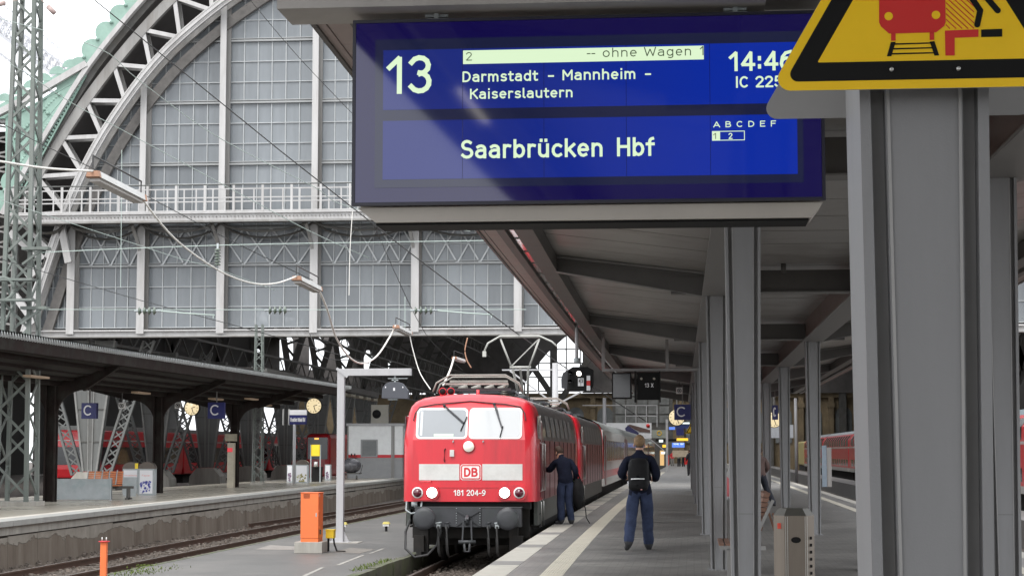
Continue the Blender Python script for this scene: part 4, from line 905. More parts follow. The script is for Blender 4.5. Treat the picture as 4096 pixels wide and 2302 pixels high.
# far gable: sandstone wall below, glazing with sky above
YE = 268
arch_poly = [(p.x, p.z) for p in fe]
b = MB()
for i in range(30):
    x = -32+i*2.0
    zt = 10
    for p, q in zip(fe, fe[1:]):
        if (p.x-x)*(q.x-x) <= 0: zt = p.z
    b.box((x-.09, YE, 10.5), (x+.09, YE+.3, zt))
for z in range(11, 36, 2): b.box((-33, YE+.02, z-.08), (24, YE+.28, z+.08))
b.build('gable_bars', M['ironold'], hall)
b = MB(); 
for i in range(6):
    x = -30+i*10.2; b.box((x-.5, YE-.5, 0), (x+.5, YE+.6, 33 if 1 < i < 5 else 25))
b.build('gable_piers', M['ironold'], hall)
b = MB()
for sx in (-1, 1):
    P = [Vector((-19+sx*t*.8, YE-3, 9+10*math.sin(min(1.5, t/8)))) for t in range(0, 13)]
    for p, q in zip(P, P[1:]): b.beam(p, q, .8, .6, up=(0, 1, 0))
b.build('gable_arch', M['ironold'], hall)
MB().box((-60, YE+.4, -.2), (60, YE+1.4, 10.6)).build('stone_wall', M['sand'], hall)
for i in range(14):
    x = -31+i*4.2
    b = MB(); b.box((x, YE-.1, 10.0), (x+4.2, YE+.4, 10.7)); b.build('cornice', M['sand'], hall)
    b = MB(); b.box((x+.6, YE+.2, 3.6), (x+2.9, YE+.399, 7.6)); b.prism([(x+1.75+1.15*math.cos(t*math.pi/8), 7.6+1.1*math.sin(t*math.pi/8)) for t in range(9)], YE+.2, YE+.399); b.build('dim_window', M['dimglass'], hall)
    b = MB(); b.box((x-.35, YE-.35, 0), (x+.35, YE+.39, 10)); b.box((x-.5, YE-.45, 8.6), (x+.5, YE+.39, 9.2)); b.build('pilaster', M['sand'], hall)
# dark sheets added over the gable to block sky: only slits and the part right of the inner arch let the sky in
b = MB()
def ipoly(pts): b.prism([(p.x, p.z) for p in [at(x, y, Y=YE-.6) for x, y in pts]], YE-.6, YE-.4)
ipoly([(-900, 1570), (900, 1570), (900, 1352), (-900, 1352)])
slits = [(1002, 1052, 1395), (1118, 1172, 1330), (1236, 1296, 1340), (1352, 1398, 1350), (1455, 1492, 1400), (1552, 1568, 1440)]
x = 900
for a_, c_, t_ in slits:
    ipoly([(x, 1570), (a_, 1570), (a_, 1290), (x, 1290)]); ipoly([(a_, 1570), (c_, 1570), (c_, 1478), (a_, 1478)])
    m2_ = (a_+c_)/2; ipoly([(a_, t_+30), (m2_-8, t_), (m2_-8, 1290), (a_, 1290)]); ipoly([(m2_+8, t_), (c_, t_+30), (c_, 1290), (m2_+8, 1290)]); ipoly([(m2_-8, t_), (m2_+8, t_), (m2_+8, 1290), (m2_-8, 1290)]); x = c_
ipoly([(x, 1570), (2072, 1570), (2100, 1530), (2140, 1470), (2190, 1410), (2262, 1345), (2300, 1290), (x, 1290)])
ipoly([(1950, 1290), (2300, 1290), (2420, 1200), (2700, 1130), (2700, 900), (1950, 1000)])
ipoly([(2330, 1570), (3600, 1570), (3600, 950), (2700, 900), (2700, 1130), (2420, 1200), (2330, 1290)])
b.build('gable_sky_block', M['hallroof'], hall)
# bottom closing beam with lattice below the sill, right part dark hall interior
# neighbour hall on the left and its parapet
nh = thing('neighbour_hall', (-48, 96, 0), 'dark end of the neighbouring hall at the left edge with a pale green parapet', 'station hall')
q = at(30, 470, Y=95).z
MB().box((-75, 95.0, q-.05), (-34.9, 95.6, q+.45)).build('parapet', M['verdigris'], nh)
MB().box((-75, 95.2, q-.25), (-34.9, 95.7, q-.06)).build('cornice', M['steel'], nh)
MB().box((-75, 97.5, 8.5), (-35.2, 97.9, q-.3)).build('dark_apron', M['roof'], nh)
b = MB(); b.box((-75, 100, -.2), (-74.6, 205, q-.6)); b.box((-75, 208.5, -.2), (-74.6, 268, q-.6)); b.build('sky_block_wall', M['roof'], nh)  # dark wall added to block the sky, slot leaves one bright strip
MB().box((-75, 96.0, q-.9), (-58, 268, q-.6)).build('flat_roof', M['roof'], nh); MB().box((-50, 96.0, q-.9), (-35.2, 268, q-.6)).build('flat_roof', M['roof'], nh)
b = MB()
for i in range(4): b.box((-35.6-i*3, 95.1, 8.6), (-35.3-i*3, 95.4, q-.26))
for i in range(14): b.beam((-35.5, 95.6, 9+i*.8), (-38.5, 95.6, 9.6+i*.8), .1, .1, up=(0, 1, 0)); b.beam((-38.5, 95.7, 9+i*.8), (-35.5, 95.7, 9.6+i*.8), .1, .1, up=(0, 1, 0))
b.build('end_posts', M['steel_shade'], nh)
# roof walkway lattice above the neighbour hall
wk = thing('roof_walkway', (-50, 130, 20), 'pale lattice maintenance walkway climbing over the far roof against the sky', 'walkway')
b = MB(); P0, P1 = at(-260, -60, Y=130), at(250, 330, Y=130)
n = 22; dP = (P1-P0)/n; U = Vector((0, 0, 2.3))
for i in range(n):
    a = P0+dP*i; c = a+dP
    for dy in (0, 1.6):
        o = Vector((0, dy, 0)); b.beam(a+o, c+o, .16, .2); b.beam(a+o+U*.55, c+o+U*.55, .09, .09); b.beam(a+o, a+o+U, .06, .06); b.beam(a+o, c+o+U*.55, .08, .08); b.beam(a+o+U*.55, c+o, .06, .06); b.beam(a+o+U, c+o+U, .05, .05)
    b.beam(a, a+Vector((0, 1.6, 0)), .1, .1)
b.build('lattice', mat('pale_hazy_steel', (.5, .51, .54), .6, var=.1), wk)
b = MB(); b.beam(P0+Vector((0, .8, .05)), P1+Vector((0, .8, .05)), 1.5, .1); b.build('deck', M['steel_shade'], wk)
b = MB(); Q0, Q1 = at(-200, 60, Y=129), at(250, 400, Y=129)
n = 26; dQ = (Q1-Q0)/n
for i in range(n): b.beam(Q0+dQ*i, Q0+dQ*(i+1), .25, .12); b.beam(Q0+dQ*i, Q0+dQ*i+Vector((.35, 0, -.35)), .1, .12)
b.build('lower_rail', mat('pale_hazy_steel', (.5, .5, .5)), wk)
# V-shaped riveted pillars with lattice struts between the halls
def pillar(Y, label):
    X = -31.5
    p = thing('hall_pillar', (X, Y, -.2), label, 'pillar', 'riveted hall pillars between the tracks')
    z0, z1 = 1.35, 8.2
    for s in (-1, 1):
        xa, xb, ya, yb = .08, .32, .14, 1.18
        b = MB(); b.hexa([(X+s*xa, Y-.3, z0), (X+s*xb, Y-.3, z0), (X+s*xb, Y+.3, z0), (X+s*xa, Y+.3, z0), (X+s*ya, Y-.3, z1), (X+s*yb, Y-.3, z1), (X+s*yb, Y+.3, z1), (X+s*ya, Y+.3, z1)]); b.build('plate', M['pillar'], p)
        b = MB(); b.beam((X+s*.36, Y-.33, z0), (X+s*1.22, Y-.33, z1), .1, .1, up=(0, 1, 0)); b.beam((X+s*.1, Y-.33, z0), (X+s*.18, Y-.33, z1), .06, .06, up=(0, 1, 0)); b.build('edge_rib', mat('pillar_edge', (.2, .2, .19), .6, var=.2), p)
        # lattice strut
        P0, P1 = Vector((X+s*.75, Y-.05, z0-.2)), Vector((X+s*3.0, Y-.05, z1)); b = MB()
        d = Vector((0.28, 0, 0))
        b.beam(P0-d, P1-d, .12, .2, up=(0, 1, 0)); b.beam(P0+d, P1+d, .12, .2, up=(0, 1, 0))
        n = 15
        for i in range(n):
            a, c = P0.lerp(P1, i/n), P0.lerp(P1, (i+1)/n); b.beam(a-d, c+d, .07, .04, up=(0, 1, 0)); b.beam(a+d, c-d, .07, .05, up=(0, 1, 0))
        b.build('lattice_strut', M['pillar'], p)
    b = MB(); b.box((X-.09, Y-.34, z0), (X+.09, Y+.3, z1)); b.build('central_rib', M['pillar'], p)
    for z in (2.9, 4.6, 6.3):
        b = MB(); w = lerp(.34, 1.2, (z-z0)/(z1-z0)); b.box((X-w, Y-.345, z-.03), (X+w, Y-.3, z+.03)); b.build('joint_strip', M['ironold'], p)
    MB().prism([(X-1.1, -.2), (X+1.1, -.2), (X+1.0, .8), (X+.55, 1.32), (X-.55, 1.32), (X-1.0, .8)], Y-.8, Y+.8).build('stone_base', M['concrete'], p)
    return p
words = ['first and widest grey riveted pillar beyond the canopy, right behind the leftmost blue C sign', 'second riveted pillar back, behind the middle of the dark canopy', 'third riveted pillar back, behind the second blue C sign', 'fourth riveted pillar back, behind the slim green post', 'fifth riveted pillar back, left of the station name sign', 'sixth riveted pillar back, behind the round clock', 'seventh riveted pillar back, near the grey gallows pole', 'eighth and farthest riveted pillar back, left of the white cabin']
for i in range(8): pillar(96.5+11.9*i, words[i])
# right-hand interior mass
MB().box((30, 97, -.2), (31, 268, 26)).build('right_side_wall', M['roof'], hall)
# ================================================================ locomotives and trains
def loco():
    t = thing('electric_locomotive', (0, 0, 0), 'red electric locomotive 181 204-9 with lit headlights and white band, leading at the platform', 'locomotive', 'red locomotives coupled at the platform')
    LB = 16.6
    prof = [(1.44, 1.33), (1.44, 1.61), (1.44, 2.2), (1.435, 2.63), (1.42, 2.8), (1.395, 3.0), (1.36, 3.2), (1.31, 3.34), (1.22, 3.45), (1.05, 3.535), (.7, 3.59), (0, 3.62)]
    def rake(z): return 0 if z < 2.63 else (z-2.63)*.34+max(0, z-3.38)**1.5*2.4
    def sect(s, y):      # s: narrowing at the nose
        L = [(-max(0, x-s*min(1, x/1.0)), y+rake(z)*max(0, 1-y/1.6), z) for x, z in prof]; return L+[(-x, yy, z) for x, yy, z in reversed(L[:-1])]
    stations = [(.24, 0), (.15, .025), (.09, .07), (.04, .16), (.012, .3), (0, .5), (0, 1.6)]
    b = MB(); rows = [sect(s, y) for s, y in stations]; rows[0] = [(x, yy, z) for x, yy, z in rows[0]]
    b.grid([[p for p in r] for r in rows][::-1], True)
    f = rows[0]; n = len(prof)
    cap = [];
    for i in range(n-1): a, c, d, e = f[i], f[i+1], f[len(f)-2-i], f[len(f)-1-i]; o = len(b.v); b.v += [a, c, d, e]; b.f.append((o, o+3, o+2, o+1)); b.m.append(0); b.sm.append(False)
    b.build('cab', M['red'], t)
    # body sides behind the cab: red lower, grey upper, curved dark roof
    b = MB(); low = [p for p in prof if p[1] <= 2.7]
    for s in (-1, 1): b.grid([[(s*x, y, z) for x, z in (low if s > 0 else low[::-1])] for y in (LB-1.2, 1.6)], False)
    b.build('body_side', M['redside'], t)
    b = MB(); up = [p for p in prof if p[1] >= 2.6]
    up2 = [(-x, z) for x, z in up]+[(x, z) for x, z in up[::-1][1:]]
    b.grid([[(x, y, z) for x, z in up2] for y in (LB-1.2, 1.6)], True); b.build('roof', M['locoroof'], t)
    b = MB(); rr = [[(x, LB-y, z) for x, y, z in r] for r in rows]; b.grid(rr, True)
    b._a([(x, LB-rake(z), z) for x, z in prof]+[(-x, LB-rake(z), z) for x, z in prof], [(i, i+1, n+i+1, n+i) for i in range(n-1)]); b.build('rear_cab', M['red'], t)
    # grilles and panel seams on the platform side (and the other)
    for s in (-1, 1):
        for i in range(6):
            y = 3.2+i*1.75
            b = MB(); b._a([(s*1.441, y, 2.72), (s*1.441, y+1.2, 2.72), (s*1.396, y+1.2, 3.06), (s*1.396, y, 3.06), (s*1.372, y+1.2, 3.2), (s*1.372, y, 3.2)], [(0, 1, 2, 3), (3, 2, 4, 5)] if s > 0 else [(3, 2, 1, 0), (5, 4, 2, 3)]); b.build('vent_grille', M['grille'], t)
        b = MB()
        for i in range(8): y = 2.35+i*1.75; b.box((s*1.441-.006, y, 1.34), (s*1.441+.006, y+.035, 2.62))
        b.build('panel_seam', M['signblack'], t)
        # door, window, handrails
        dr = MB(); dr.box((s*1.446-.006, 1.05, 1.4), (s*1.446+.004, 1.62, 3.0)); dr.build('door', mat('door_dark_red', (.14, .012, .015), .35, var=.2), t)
        w = MB(); w.box((s*1.43-.012, .52, 2.66), (s*1.43+.006, .98, 3.14)); w.build('side_window', M['trainglass'], t)
        w = MB(); w.box((s*1.445-.008, .98, 2.64), (s*1.445+.008, 1.03, 3.16)); w.box((s*1.445-.008, 1.3, 2.6), (s*1.445+.008, 1.34, 3.05)); w.build('window_post', M['offwhite'], t)
        for y in (.98, 1.68):
            b = MB(); b.tube([(s*1.43, y, 2.58), (s*1.50, y, 2.55), (s*1.50, y, 1.55), (s*1.43, y, 1.52)], .017, 6); b.build('handrail', M['chrome'], t)
            b = MB(); b.tube([(s*1.43, y, 1.34), (s*1.47, y, 1.3), (s*1.47, y, .78)], .014, 6); b.build('step_rail', M['chrome'], t)
        b = MB(); b.box((s*1.30-.1, 1.0, .75), (s*1.30+.12, 1.66, .79)); b.box((s*1.30-.1, 1.0, 1.02), (s*1.30+.12, 1.66, 1.06)); b.build('step', M['under'], t)
    # gutter line over the windscreens
    b = MB()
    def face(x, z, o=.012): return (x, rake(z)-o, z)
    pts = [(-1.2, 3.04), (-1.17, 3.2), (-1.08, 3.33), (-.75, 3.39), (-.4, 3.42), (0, 3.455), (.4, 3.42), (.75, 3.39), (1.08, 3.33), (1.17, 3.2), (1.2, 3.04)]
    b.tube([face(x, z, .02) for x, z in pts], .014, 5); b.build('rain_gutter', mat('dark_maroon', (.06, .012, .015), .5, var=.1), t)
    # windscreens: white rubber frames, glass, panes tilt with the raked nose
    def rrect(x0, z0, x1, z1, r, k=4):
        P = []
        for cx, cz, a0 in ((x1-r, z1-r, 0), (x0+r, z1-r, 90), (x0+r, z0+r, 180), (x1-r, z0+r, 270)):
            for j in range(k+1): a = R(a0+90*j/k); P.append((cx+r*math.cos(a), cz+r*math.sin(a)))
        return P
    def plate(P, o, nm, m, th=.01):
        b = MB(); n = len(P); b._a([(x, rk(z)-o, z) for x, z in P]+[(x, rk(z)-o+th, z) for x, z in P], [tuple(range(n-1, -1, -1))]+[((i+1) % n, i, i+n, (i+1) % n+n) for i in range(n)])
        b.f[0] = tuple(reversed(b.f[0])); return b.build(nm, m, t)
    rk = lambda z: (z-2.63)*.34
    wleft = mat('windscreen_grey_sky', (.16, .185, .205), .03, var=.06, vs=1, coat=1, spec=.9, ior=1.7); wright = mat('windscreen_white_sky', (.4, .42, .43), .05, var=.04, vs=1, coat=1, spec=.9, ior=1.7)  # sky reflection put into the pane colours, grey left and white right
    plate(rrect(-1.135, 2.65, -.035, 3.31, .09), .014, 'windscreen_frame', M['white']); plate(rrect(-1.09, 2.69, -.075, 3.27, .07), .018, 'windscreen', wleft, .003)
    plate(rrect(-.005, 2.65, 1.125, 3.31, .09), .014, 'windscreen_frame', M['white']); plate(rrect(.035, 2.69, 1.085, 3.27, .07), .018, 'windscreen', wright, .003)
    plate([(-.75, 2.70), (-.33, 2.70), (-.33, 2.76), (-.75, 2.76)], .0195, 'desk_card', mat('pale_green_card', (.5, .65, .5), .5, var=0), .001)
    MB().box((-.035, rk(2.95)-.03, 2.62), (-.005, rk(2.95)-.0, 2.66)).build('centre_bead', M['dbred'], t)
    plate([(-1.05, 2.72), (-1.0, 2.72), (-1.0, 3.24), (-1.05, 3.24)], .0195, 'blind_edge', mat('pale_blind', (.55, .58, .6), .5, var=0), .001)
    for pts in ([(-.55, 3.36), (-.12, 2.99)], [(.52, 3.39), (.70, 2.89)]):
        b = MB(); P = [(x, rk(z)-.06, z) for x, z in pts]; b.beam(P[0], P[1], .035, .02, up=(0, 1, 0)); b.cyl((P[0][0], P[0][1]+.05, P[0][2]), (P[0][0], P[0][1]-.02, P[0][2]), .03, n=8); b.beam((P[0][0]+.05, P[0][1], P[0][2]-.05), P[1], .012, .012, up=(0, 1, 0)); b.build('wiper_arm', M['bufgrey'], t)
    for pts in ([(-.05, 3.13), (-.18, 2.82)], [(.72, 2.92), (.66, 2.68)]):
        b = MB(); P = [(x, rk(z)-.045, z) for x, z in pts]; b.beam(P[0], P[1], .018, .02, up=(0, 1, 0)); b.build('wiper_blade', M['black'], t)
    # lamps
    def disc(nm, x, z, r, y0, y1, m, n=24): return MB().cyl((x, y0, z), (x, y1, z), r, n=n).build(nm, m, t)
    disc('lamp_ring', 0, 2.49, .135, .0, -.03, M['red']); disc('top_lamp', 0, 2.49, .115, -.03, -.04, mat('faint_glow_lens', (.8, .78, .7), .2, var=0, emit=(1, .95, .8), es=.12))  # top lens given a faint warm emission
    for s in (-1, 1):
        b = MB(); P = rrect(min(s*.62, s*1.24), 1.36, max(s*.62, s*1.24), 1.68, .15); b.prism(P, -.08, .02); b.build('lamp_housing', M['red'], t)
        disc('headlight_ring', s*.77, 1.52, .125, -.08, -.1, M['red']); disc('headlight', s*.77, 1.52, .108, -.1, -.11, M['lampglass'])
        disc('taillight_ring', s*1.08, 1.52, .118, -.08, -.105, M['white']); disc('taillight', s*1.08, 1.52, .092, -.105, -.11, M['redlamp'])
    # crease, white band, logo, number
    b = MB(); b.box((-1.13, -.012, 1.625), (1.13, .01, 1.64)); b.build('front_crease', M['red'], t)
    MB().box((-1.06, -.008, 1.78), (-.20, .0, 2.12)).build('white_band', M['offwhite'], t); MB().box((.29, -.008, 1.78), (1.14, .0, 2.12)).build('white_band', M['offwhite'], t)
    LX0, LX1 = -.175, .265
    MB().prism(rrect(LX0, 1.785, LX1, 2.115, .05), -.009, .0).build('logo_edge', M['white'], t); MB().prism(rrect(LX0+.012, 1.797, LX1-.012, 2.103, .045), -.011, -.009).build('logo_border', M['dbred'], t)
    MB().prism(rrect(LX0+.038, 1.823, LX1-.038, 2.077, .022), -.013, -.011).build('logo_field', M['white'], t)
    text('logo_letters', 'DB', LX0+.075, LX1-.07, 1.852, .195, -.0145, M['dbred'], t, sw=.2)
    text('running_number', '181 204-9', -.32, .36, 1.455, .125, -.012, M['white'], t, sw=.16)
    b = MB(); b.tube([(-1.03, 0, 1.77), (-1.03, -.07, 1.745), (-.8, -.07, 1.745), (-.8, 0, 1.77)], .012, 5); b.build('grab_bar', M['red'], t)
    b = MB(); b.tube([(-.50, -.0, 2.44), (-.51, -.05, 2.43), (-.52, -.05, 2.2), (-.51, 0, 2.17)], .014, 5); b.build('hook', mat('dark_maroon', (.06, .01, .01)), t)
    b = MB(); b.box((-.4, -.05, 2.28), (-.31, 0, 2.42)); b.build('socket', M['offwhite'], t)
    b = MB()
    for x in (-.33, .31): b.cyl((x, 0, 2.61), (x, -.06, 2.58), .015, n=6)
    b.build('nozzle', M['galv'], t)
    # lower front: black gap, buffer beam, buffers, coupling, hoses
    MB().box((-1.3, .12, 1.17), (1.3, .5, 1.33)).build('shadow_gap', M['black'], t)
    b = MB(); b.box((-1.14, -.06, .80), (1.12, .2, 1.2)); b.box((-1.16, -.07, 1.2), (1.14, .22, 1.225)); b.build('buffer_beam', M['bufgrey'], t, bevel=.01)
    for s in (-1, 1):
        bf = MB(); bf.cyl((s*.875, -.06, .99), (s*.875, -.5, .99), .12, n=16); bf.build('buffer_shank', M['bufgrey'], t)
        h = MB(); n = 28; rows_ = []
        for r, yy in ((.228, -.5), (.235, -.53), (.225, -.555), (.15, -.575), (.05, -.582), (0.001, -.583)): rows_.append([(s*.875+r*math.cos(2*math.pi*k/n), yy, .99+r*math.sin(2*math.pi*k/n)) for k in range(n+1)])
        h.grid(rows_[::-1]); h.cyl((s*.875, -.48, .99), (s*.875, -.505, .99), .232, n=28); h.build('buffer_head', M['bufgrey'], t)
        b = MB(); b.box((s*1.37-.03, .55, .82), (s*1.37+.05, 1.7, 1.32)); b.build('corner_sill', M['greygreen'], t)
        b = MB(); b.box((s*1.05-.11, -.1, .28), (s*1.05+.11, .05, .62)); b.box((s*1.05-.05, -.12, .2), (s*1.05+.06, -.02, .3)); b.build('rail_guard', M['under'], t)
        b = MB(); b.box((s*.95-.09, .02, .2), (s*.95+.09, .2, .8)); b.build('guard_iron', M['under'], t)
        for k, dx in enumerate((.44, .62)):
            b = MB(); x = s*dx; b.tube([(x, -.08, .86), (x, -.2, .8), (x, -.22, .55), (x+.01, -.18, .3), (x+.03, -.1, .2)], .03, 7); b.build('brake_hose', mat('grey_hose', (.04, .04, .04), .6, var=.2), t)
            b = MB(); b.box((x-.04, -.2, .78), (x+.04, -.08, .86)); b.cyl((x-.06, -.14, .88), (x+.06, -.14, .9), .018, n=6); b.build('hose_cock', M['galv'] if k else M['bufgrey'], t)
    b = MB(); b.box((-.27, -.085, .8), (.27, -.06, 1.22)); b.beam((-.25, -.1, 1.15), (.1, -.1, .95), .03, .03, up=(0, 1, 0)); b.beam((.25, -.1, 1.15), (-.1, -.1, .95), .03, .03, up=(0, 1, 0)); b.beam((-.25, -.1, .83), (-.04, -.1, .97), .03, .03, up=(0, 1, 0)); b.beam((.25, -.1, .83), (.04, -.1, .97), .03, .03, up=(0, 1, 0)); b.build('draw_plate', M['bufgrey'], t)
    b = MB()
    for i in range(8):
        for x in (-.25, .25): b.cyl((x, -.085, .84+i*.05), (x, -.1, .84+i*.05), .01, n=6)
    b.build('bolt', M['galv'], t)
    b = MB(); b.tube([(0, -.06, 1.0), (0, -.28, 1.02), (0, -.36, .97), (0, -.33, .88), (0, -.26, .88)], .045, 8); b.build('draw_hook', M['bufgrey'], t)
    b = MB(); b.beam((-.08, -.25, .95), (-.1, -.28, .52), .03, .05, up=(0, 1, 0)); b.beam((.08, -.25, .95), (.1, -.28, .52), .03, .05, up=(0, 1, 0)); b.cyl((-.18, -.28, .5), (.18, -.28, .5), .04, n=8); b.tube([(-.06, -.28, .5), (-.05, -.28, .3), (.05, -.28, .3), (.06, -.28, .5)], .03, 6); b.build('screw_coupling', M['bufgrey'], t)
    b = MB(); b.tube([(-1.24, -.02, .95), (-1.33, -.1, .7), (-1.32, -.16, .35), (-1.12, -.18, .17), (-.85, -.16, .22), (-.66, -.12, .42), (-.58, -.08, .72), (-.6, -.06, .82)], .028, 8); b.build('heating_cable', mat('grey_hose', (.09, .09, .09)), t)
    b = MB(); b.tube([(-1.32, .0, 1.33), (-1.33, -.04, 1.15), (-1.22, -.06, 1.08), (-1.02, -.04, 1.12), (-1.0, .0, 1.33)], .02, 6); b.cyl((-1.1, .05, 1.28), (-1.22, .05, 1.28), .06, n=10); b.build('shunting_step', M['galv'], t)
    # underframe, bogies, wheels
    MB().box((-1.25, .4, .55), (1.25, LB-.4, 1.3)).build('underframe', M['under'], t)
    b = MB()
    for s in (-1, 1): b.box((s*1.425-.01, 1.7, .86), (s*1.425+.01, LB-1.7, 1.335))
    b.build('side_sill', M['greygreen'], t)
    for yb in (3.4, LB-3.4):
        b = MB(); b.box((-1.12, yb-1.9, .35), (1.12, yb+1.9, .72)); b.build('bogie_frame', M['under'], t)
        for dy in (-1.35, 1.35):
            b = MB()
            for s in (-1, 1): b.cyl((s*.70, yb+dy, .46), (s*.82, yb+dy, .46), .48, n=20)
            b.cyl((-.7, yb+dy, .46), (.7, yb+dy, .46), .09, n=10); b.build('wheelset', M['under'], t)
    # roof: horns, aerial, pantographs
    for x in (-.66, -.48):
        b = MB(); b.tube([(x, 1.25, 3.68), (x, .95, 3.68)], .03, 12, .04); b.tube([(x, .95, 3.68), (x, .78, 3.68)], .045, 14, .085); b.build('horn', M['red'], t)
        b = MB(); b.cyl((x, .775, 3.68), (x, .772, 3.68), .07, n=14); b.build('horn_mouth', M['black'], t)
    b = MB(); b.box((-.74, .95, 3.44), (-.4, 1.35, 3.62)); b.build('horn_mount', M['red'], t)
    MB().cyl((.1, .9, 3.5), (.1, .9, 3.72), .035, n=8).build('aerial', M['red'], t)
    def panto(y, up):
        g = 'pantograph'
        b = MB()
        for x in (-.45, .75): b.box((x-.05+(-.15), y, 3.70), (x+.05-.15, y+2.0, 3.75))
        for yy in (y, y+1.0, y+2.0): b.box((-.75, yy-.04, 3.72), (.75, yy+.04, 3.78))
        b.build('pantograph_base', M['bufgrey'], t)
        for x in (-.6, .6):
            for yy in (y, y+2.0):
                q = MB()
                for k in range(4): q.cyl((x, yy, 3.56+k*.045), (x, yy, 3.58+k*.045), .08-.01*(k % 2), n=10)
                q.build('roof_insulator', M['porcelain'], t)
        b = MB(); z0 = 3.82
        if not up:
            b.beam((-.7, y-.1, z0+.05), (.7, y-.1, z0+.05), .05, .04); b.beam((-.65, y+.3, z0+.12), (.65, y+.3, z0+.12), .05, .05); b.beam((-.6, y, z0), (-.5, y+2, z0+.1), .04, .04); b.beam((.6, y, z0), (.5, y+2, z0+.1), .04, .04)
            b.tube([(-1.0, y+.05, z0-.12), (-.92, y+.05, z0+.08), (-.62, y+.05, z0+.25), (.62, y+.05, z0+.25), (.92, y+.05, z0+.08), (1.0, y+.05, z0-.12)], .022, 6)
            b.tube([(-.95, y+.4, z0-.12), (-.88, y+.4, z0+.06), (-.6, y+.4, z0+.22), (.6, y+.4, z0+.22), (.88, y+.4, z0+.06), (.95, y+.4, z0-.12)], .022, 6)
            for x in (-.5, -.2, .1, .4): b.cyl((x, y+.7, z0-.05), (x+.2, y+.7, z0+.02), .06, n=8)
            b.build('pantograph_folded', mat('pale_pantograph', (.3, .29, .26), .5, var=.3), t)
        else:
            zt = 5.62
            for s in (-1, 1):
                b.tube([(s*.12, y+1.8, z0+.05), (s*.22, y+.7, 4.75)], .035, 6); b.tube([(s*.25, y+.7, 4.75), (s*.55, y+.55, zt-.08)], .028, 6)
            b.cyl((-.3, y+.7, 4.75), (.3, y+.7, 4.75), .035, n=8); b.tube([(-.28, y+.7, 4.75), (.52, y+.55, zt-.1)], .018, 5)
            b.tube([(-1.0, y+.5, zt-.42), (-.9, y+.5, zt-.2), (-.55, y+.5, zt), (.55, y+.5, zt), (.9, y+.5, zt-.16), (1.05, y+.5, zt-.3)], .03, 6)
            b.tube([(-.6, y+.75, zt-.01), (.6, y+.75, zt-.01)], .03, 6); b.beam((0, y+1.8, z0), (0, y+.7, 4.7), .06, .05); b.box((-1.05, y+.45, zt-.58), (-.95, y+.55, zt-.42))
            b.build('pantograph_raised', mat('light_pantograph', (.45, .45, .42), .5, var=.15), t)
    panto(1.7, False); panto(LB-4.2, True)
    b = MB(); b.ell((.95, 2.2, 3.52), (.14, .22, .14)); b.box((.9, 2.6, 3.4), (1.1, 4.6, 3.5)); b.cyl((.5, 4.2, 3.55), (.5, 5.2, 3.6), .1, n=10); b.tube([(.9, 2.4, 3.6), (.7, 3.5, 3.75), (.5, 5, 3.7), (.4, 8, 3.72), (.3, 11, 3.72)], .03, 6); b.build('roof_gear', M['bufgrey'], t)
    b = MB(); 
    for yy in (5.2, 6.4, 7.6, 9.0, 10.4): b.box((-.6, yy, 3.55), (.6, yy+.8, 3.66)); b.cyl((.55, yy, 3.6), (.55, yy, 3.78), .05, n=8)
    b.build('roof_equipment', M['bufgrey'], t)
    return t
Y1 = 39.6
l1 = loco()
def place(o, Y, L):
    o.location = (Xt(Y)+.02, Y, 0); o.rotation_euler = (0, 0, -math.atan2(Xt(Y+L)-Xt(Y), L))
l2 = copy_tree(l1, label='second red electric locomotive, coupled behind the front one, cab edge bright red')
# only the leading locomotive carries the number 181 204-9 that the photo shows; the hidden nose of the second stays blank
for o in list(bpy.data.objects):
    if o.parent == l2 and o.name.startswith(('running_number', 'pantograph_raised')): bpy.data.objects.remove(o)
place(l1, Y1, 16.6); place(l2, Y1+17.9, 16.6)
# passenger coaches
def coach_proto():
    t = thing('passenger_coach', (0, 0, 0), 'light grey passenger coach with a red stripe directly behind the locomotives', 'railway coach', 'light grey coaches of the intercity train')
    L = 26.0; prof = [(1.4, 1.0), (1.42, 1.3), (1.42, 2.0), (1.42, 2.9), (1.36, 3.25)]; 
    b = MB()
    for s in (-1, 1): b.grid([[(s*x, y, z) for x, z in (prof if s > 0 else prof[::-1])] for y in (L, 0)], False)
    b._a([(-1.42, 0, 1), (1.42, 0, 1), (1.36, 0, 3.25), (0, 0, 3.85), (-1.36, 0, 3.25)], [(0, 1, 2, 3, 4)]); b._a([(-1.42, L, 1), (1.42, L, 1), (1.36, L, 3.25), (0, L, 3.85), (-1.36, L, 3.25)], [(4, 3, 2, 1, 0)]); b.build('body', M['coach'], t)
    up = [(1.36, 3.25), (1.2, 3.48), (.9, 3.66), (.5, 3.78), (0, 3.83)]; up2 = [(-x, z) for x, z in up]+[(x, z) for x, z in up[::-1][1:]]
    b = MB(); b.grid([[(x, y, z) for x, z in up2] for y in (L, 0)], True); b.build('roof', M['coachroof'], t)
    for s in (-1, 1):
        b = MB(); b.box((s*1.424-.004, .05, 1.32), (s*1.424+.004, L-.05, 1.62)); b.build('red_stripe', M['trainred'], t)
        for i in range(11): b = MB(); b.box((s*1.424-.008, 2.6+i*1.9, 2.0), (s*1.424+.008, 4.0+i*1.9, 2.85)); b.build('window', M['trainglass'], t)
        for y in (.8, L-1.6): b = MB(); b.box((s*1.426-.008, y, 1.05), (s*1.426+.008, y+.8, 3.05)); b.build('door', M['redside'], t); b = MB(); b.box((s*1.436-.006, y+.2, 2.1), (s*1.436+.006, y+.6, 2.8)); b.build('door_window', M['trainglass'], t)
    MB().box((-1.2, .3, .5), (1.2, L-.3, .99)).build('underframe', M['under'], t)
    return t
c0 = coach_proto()
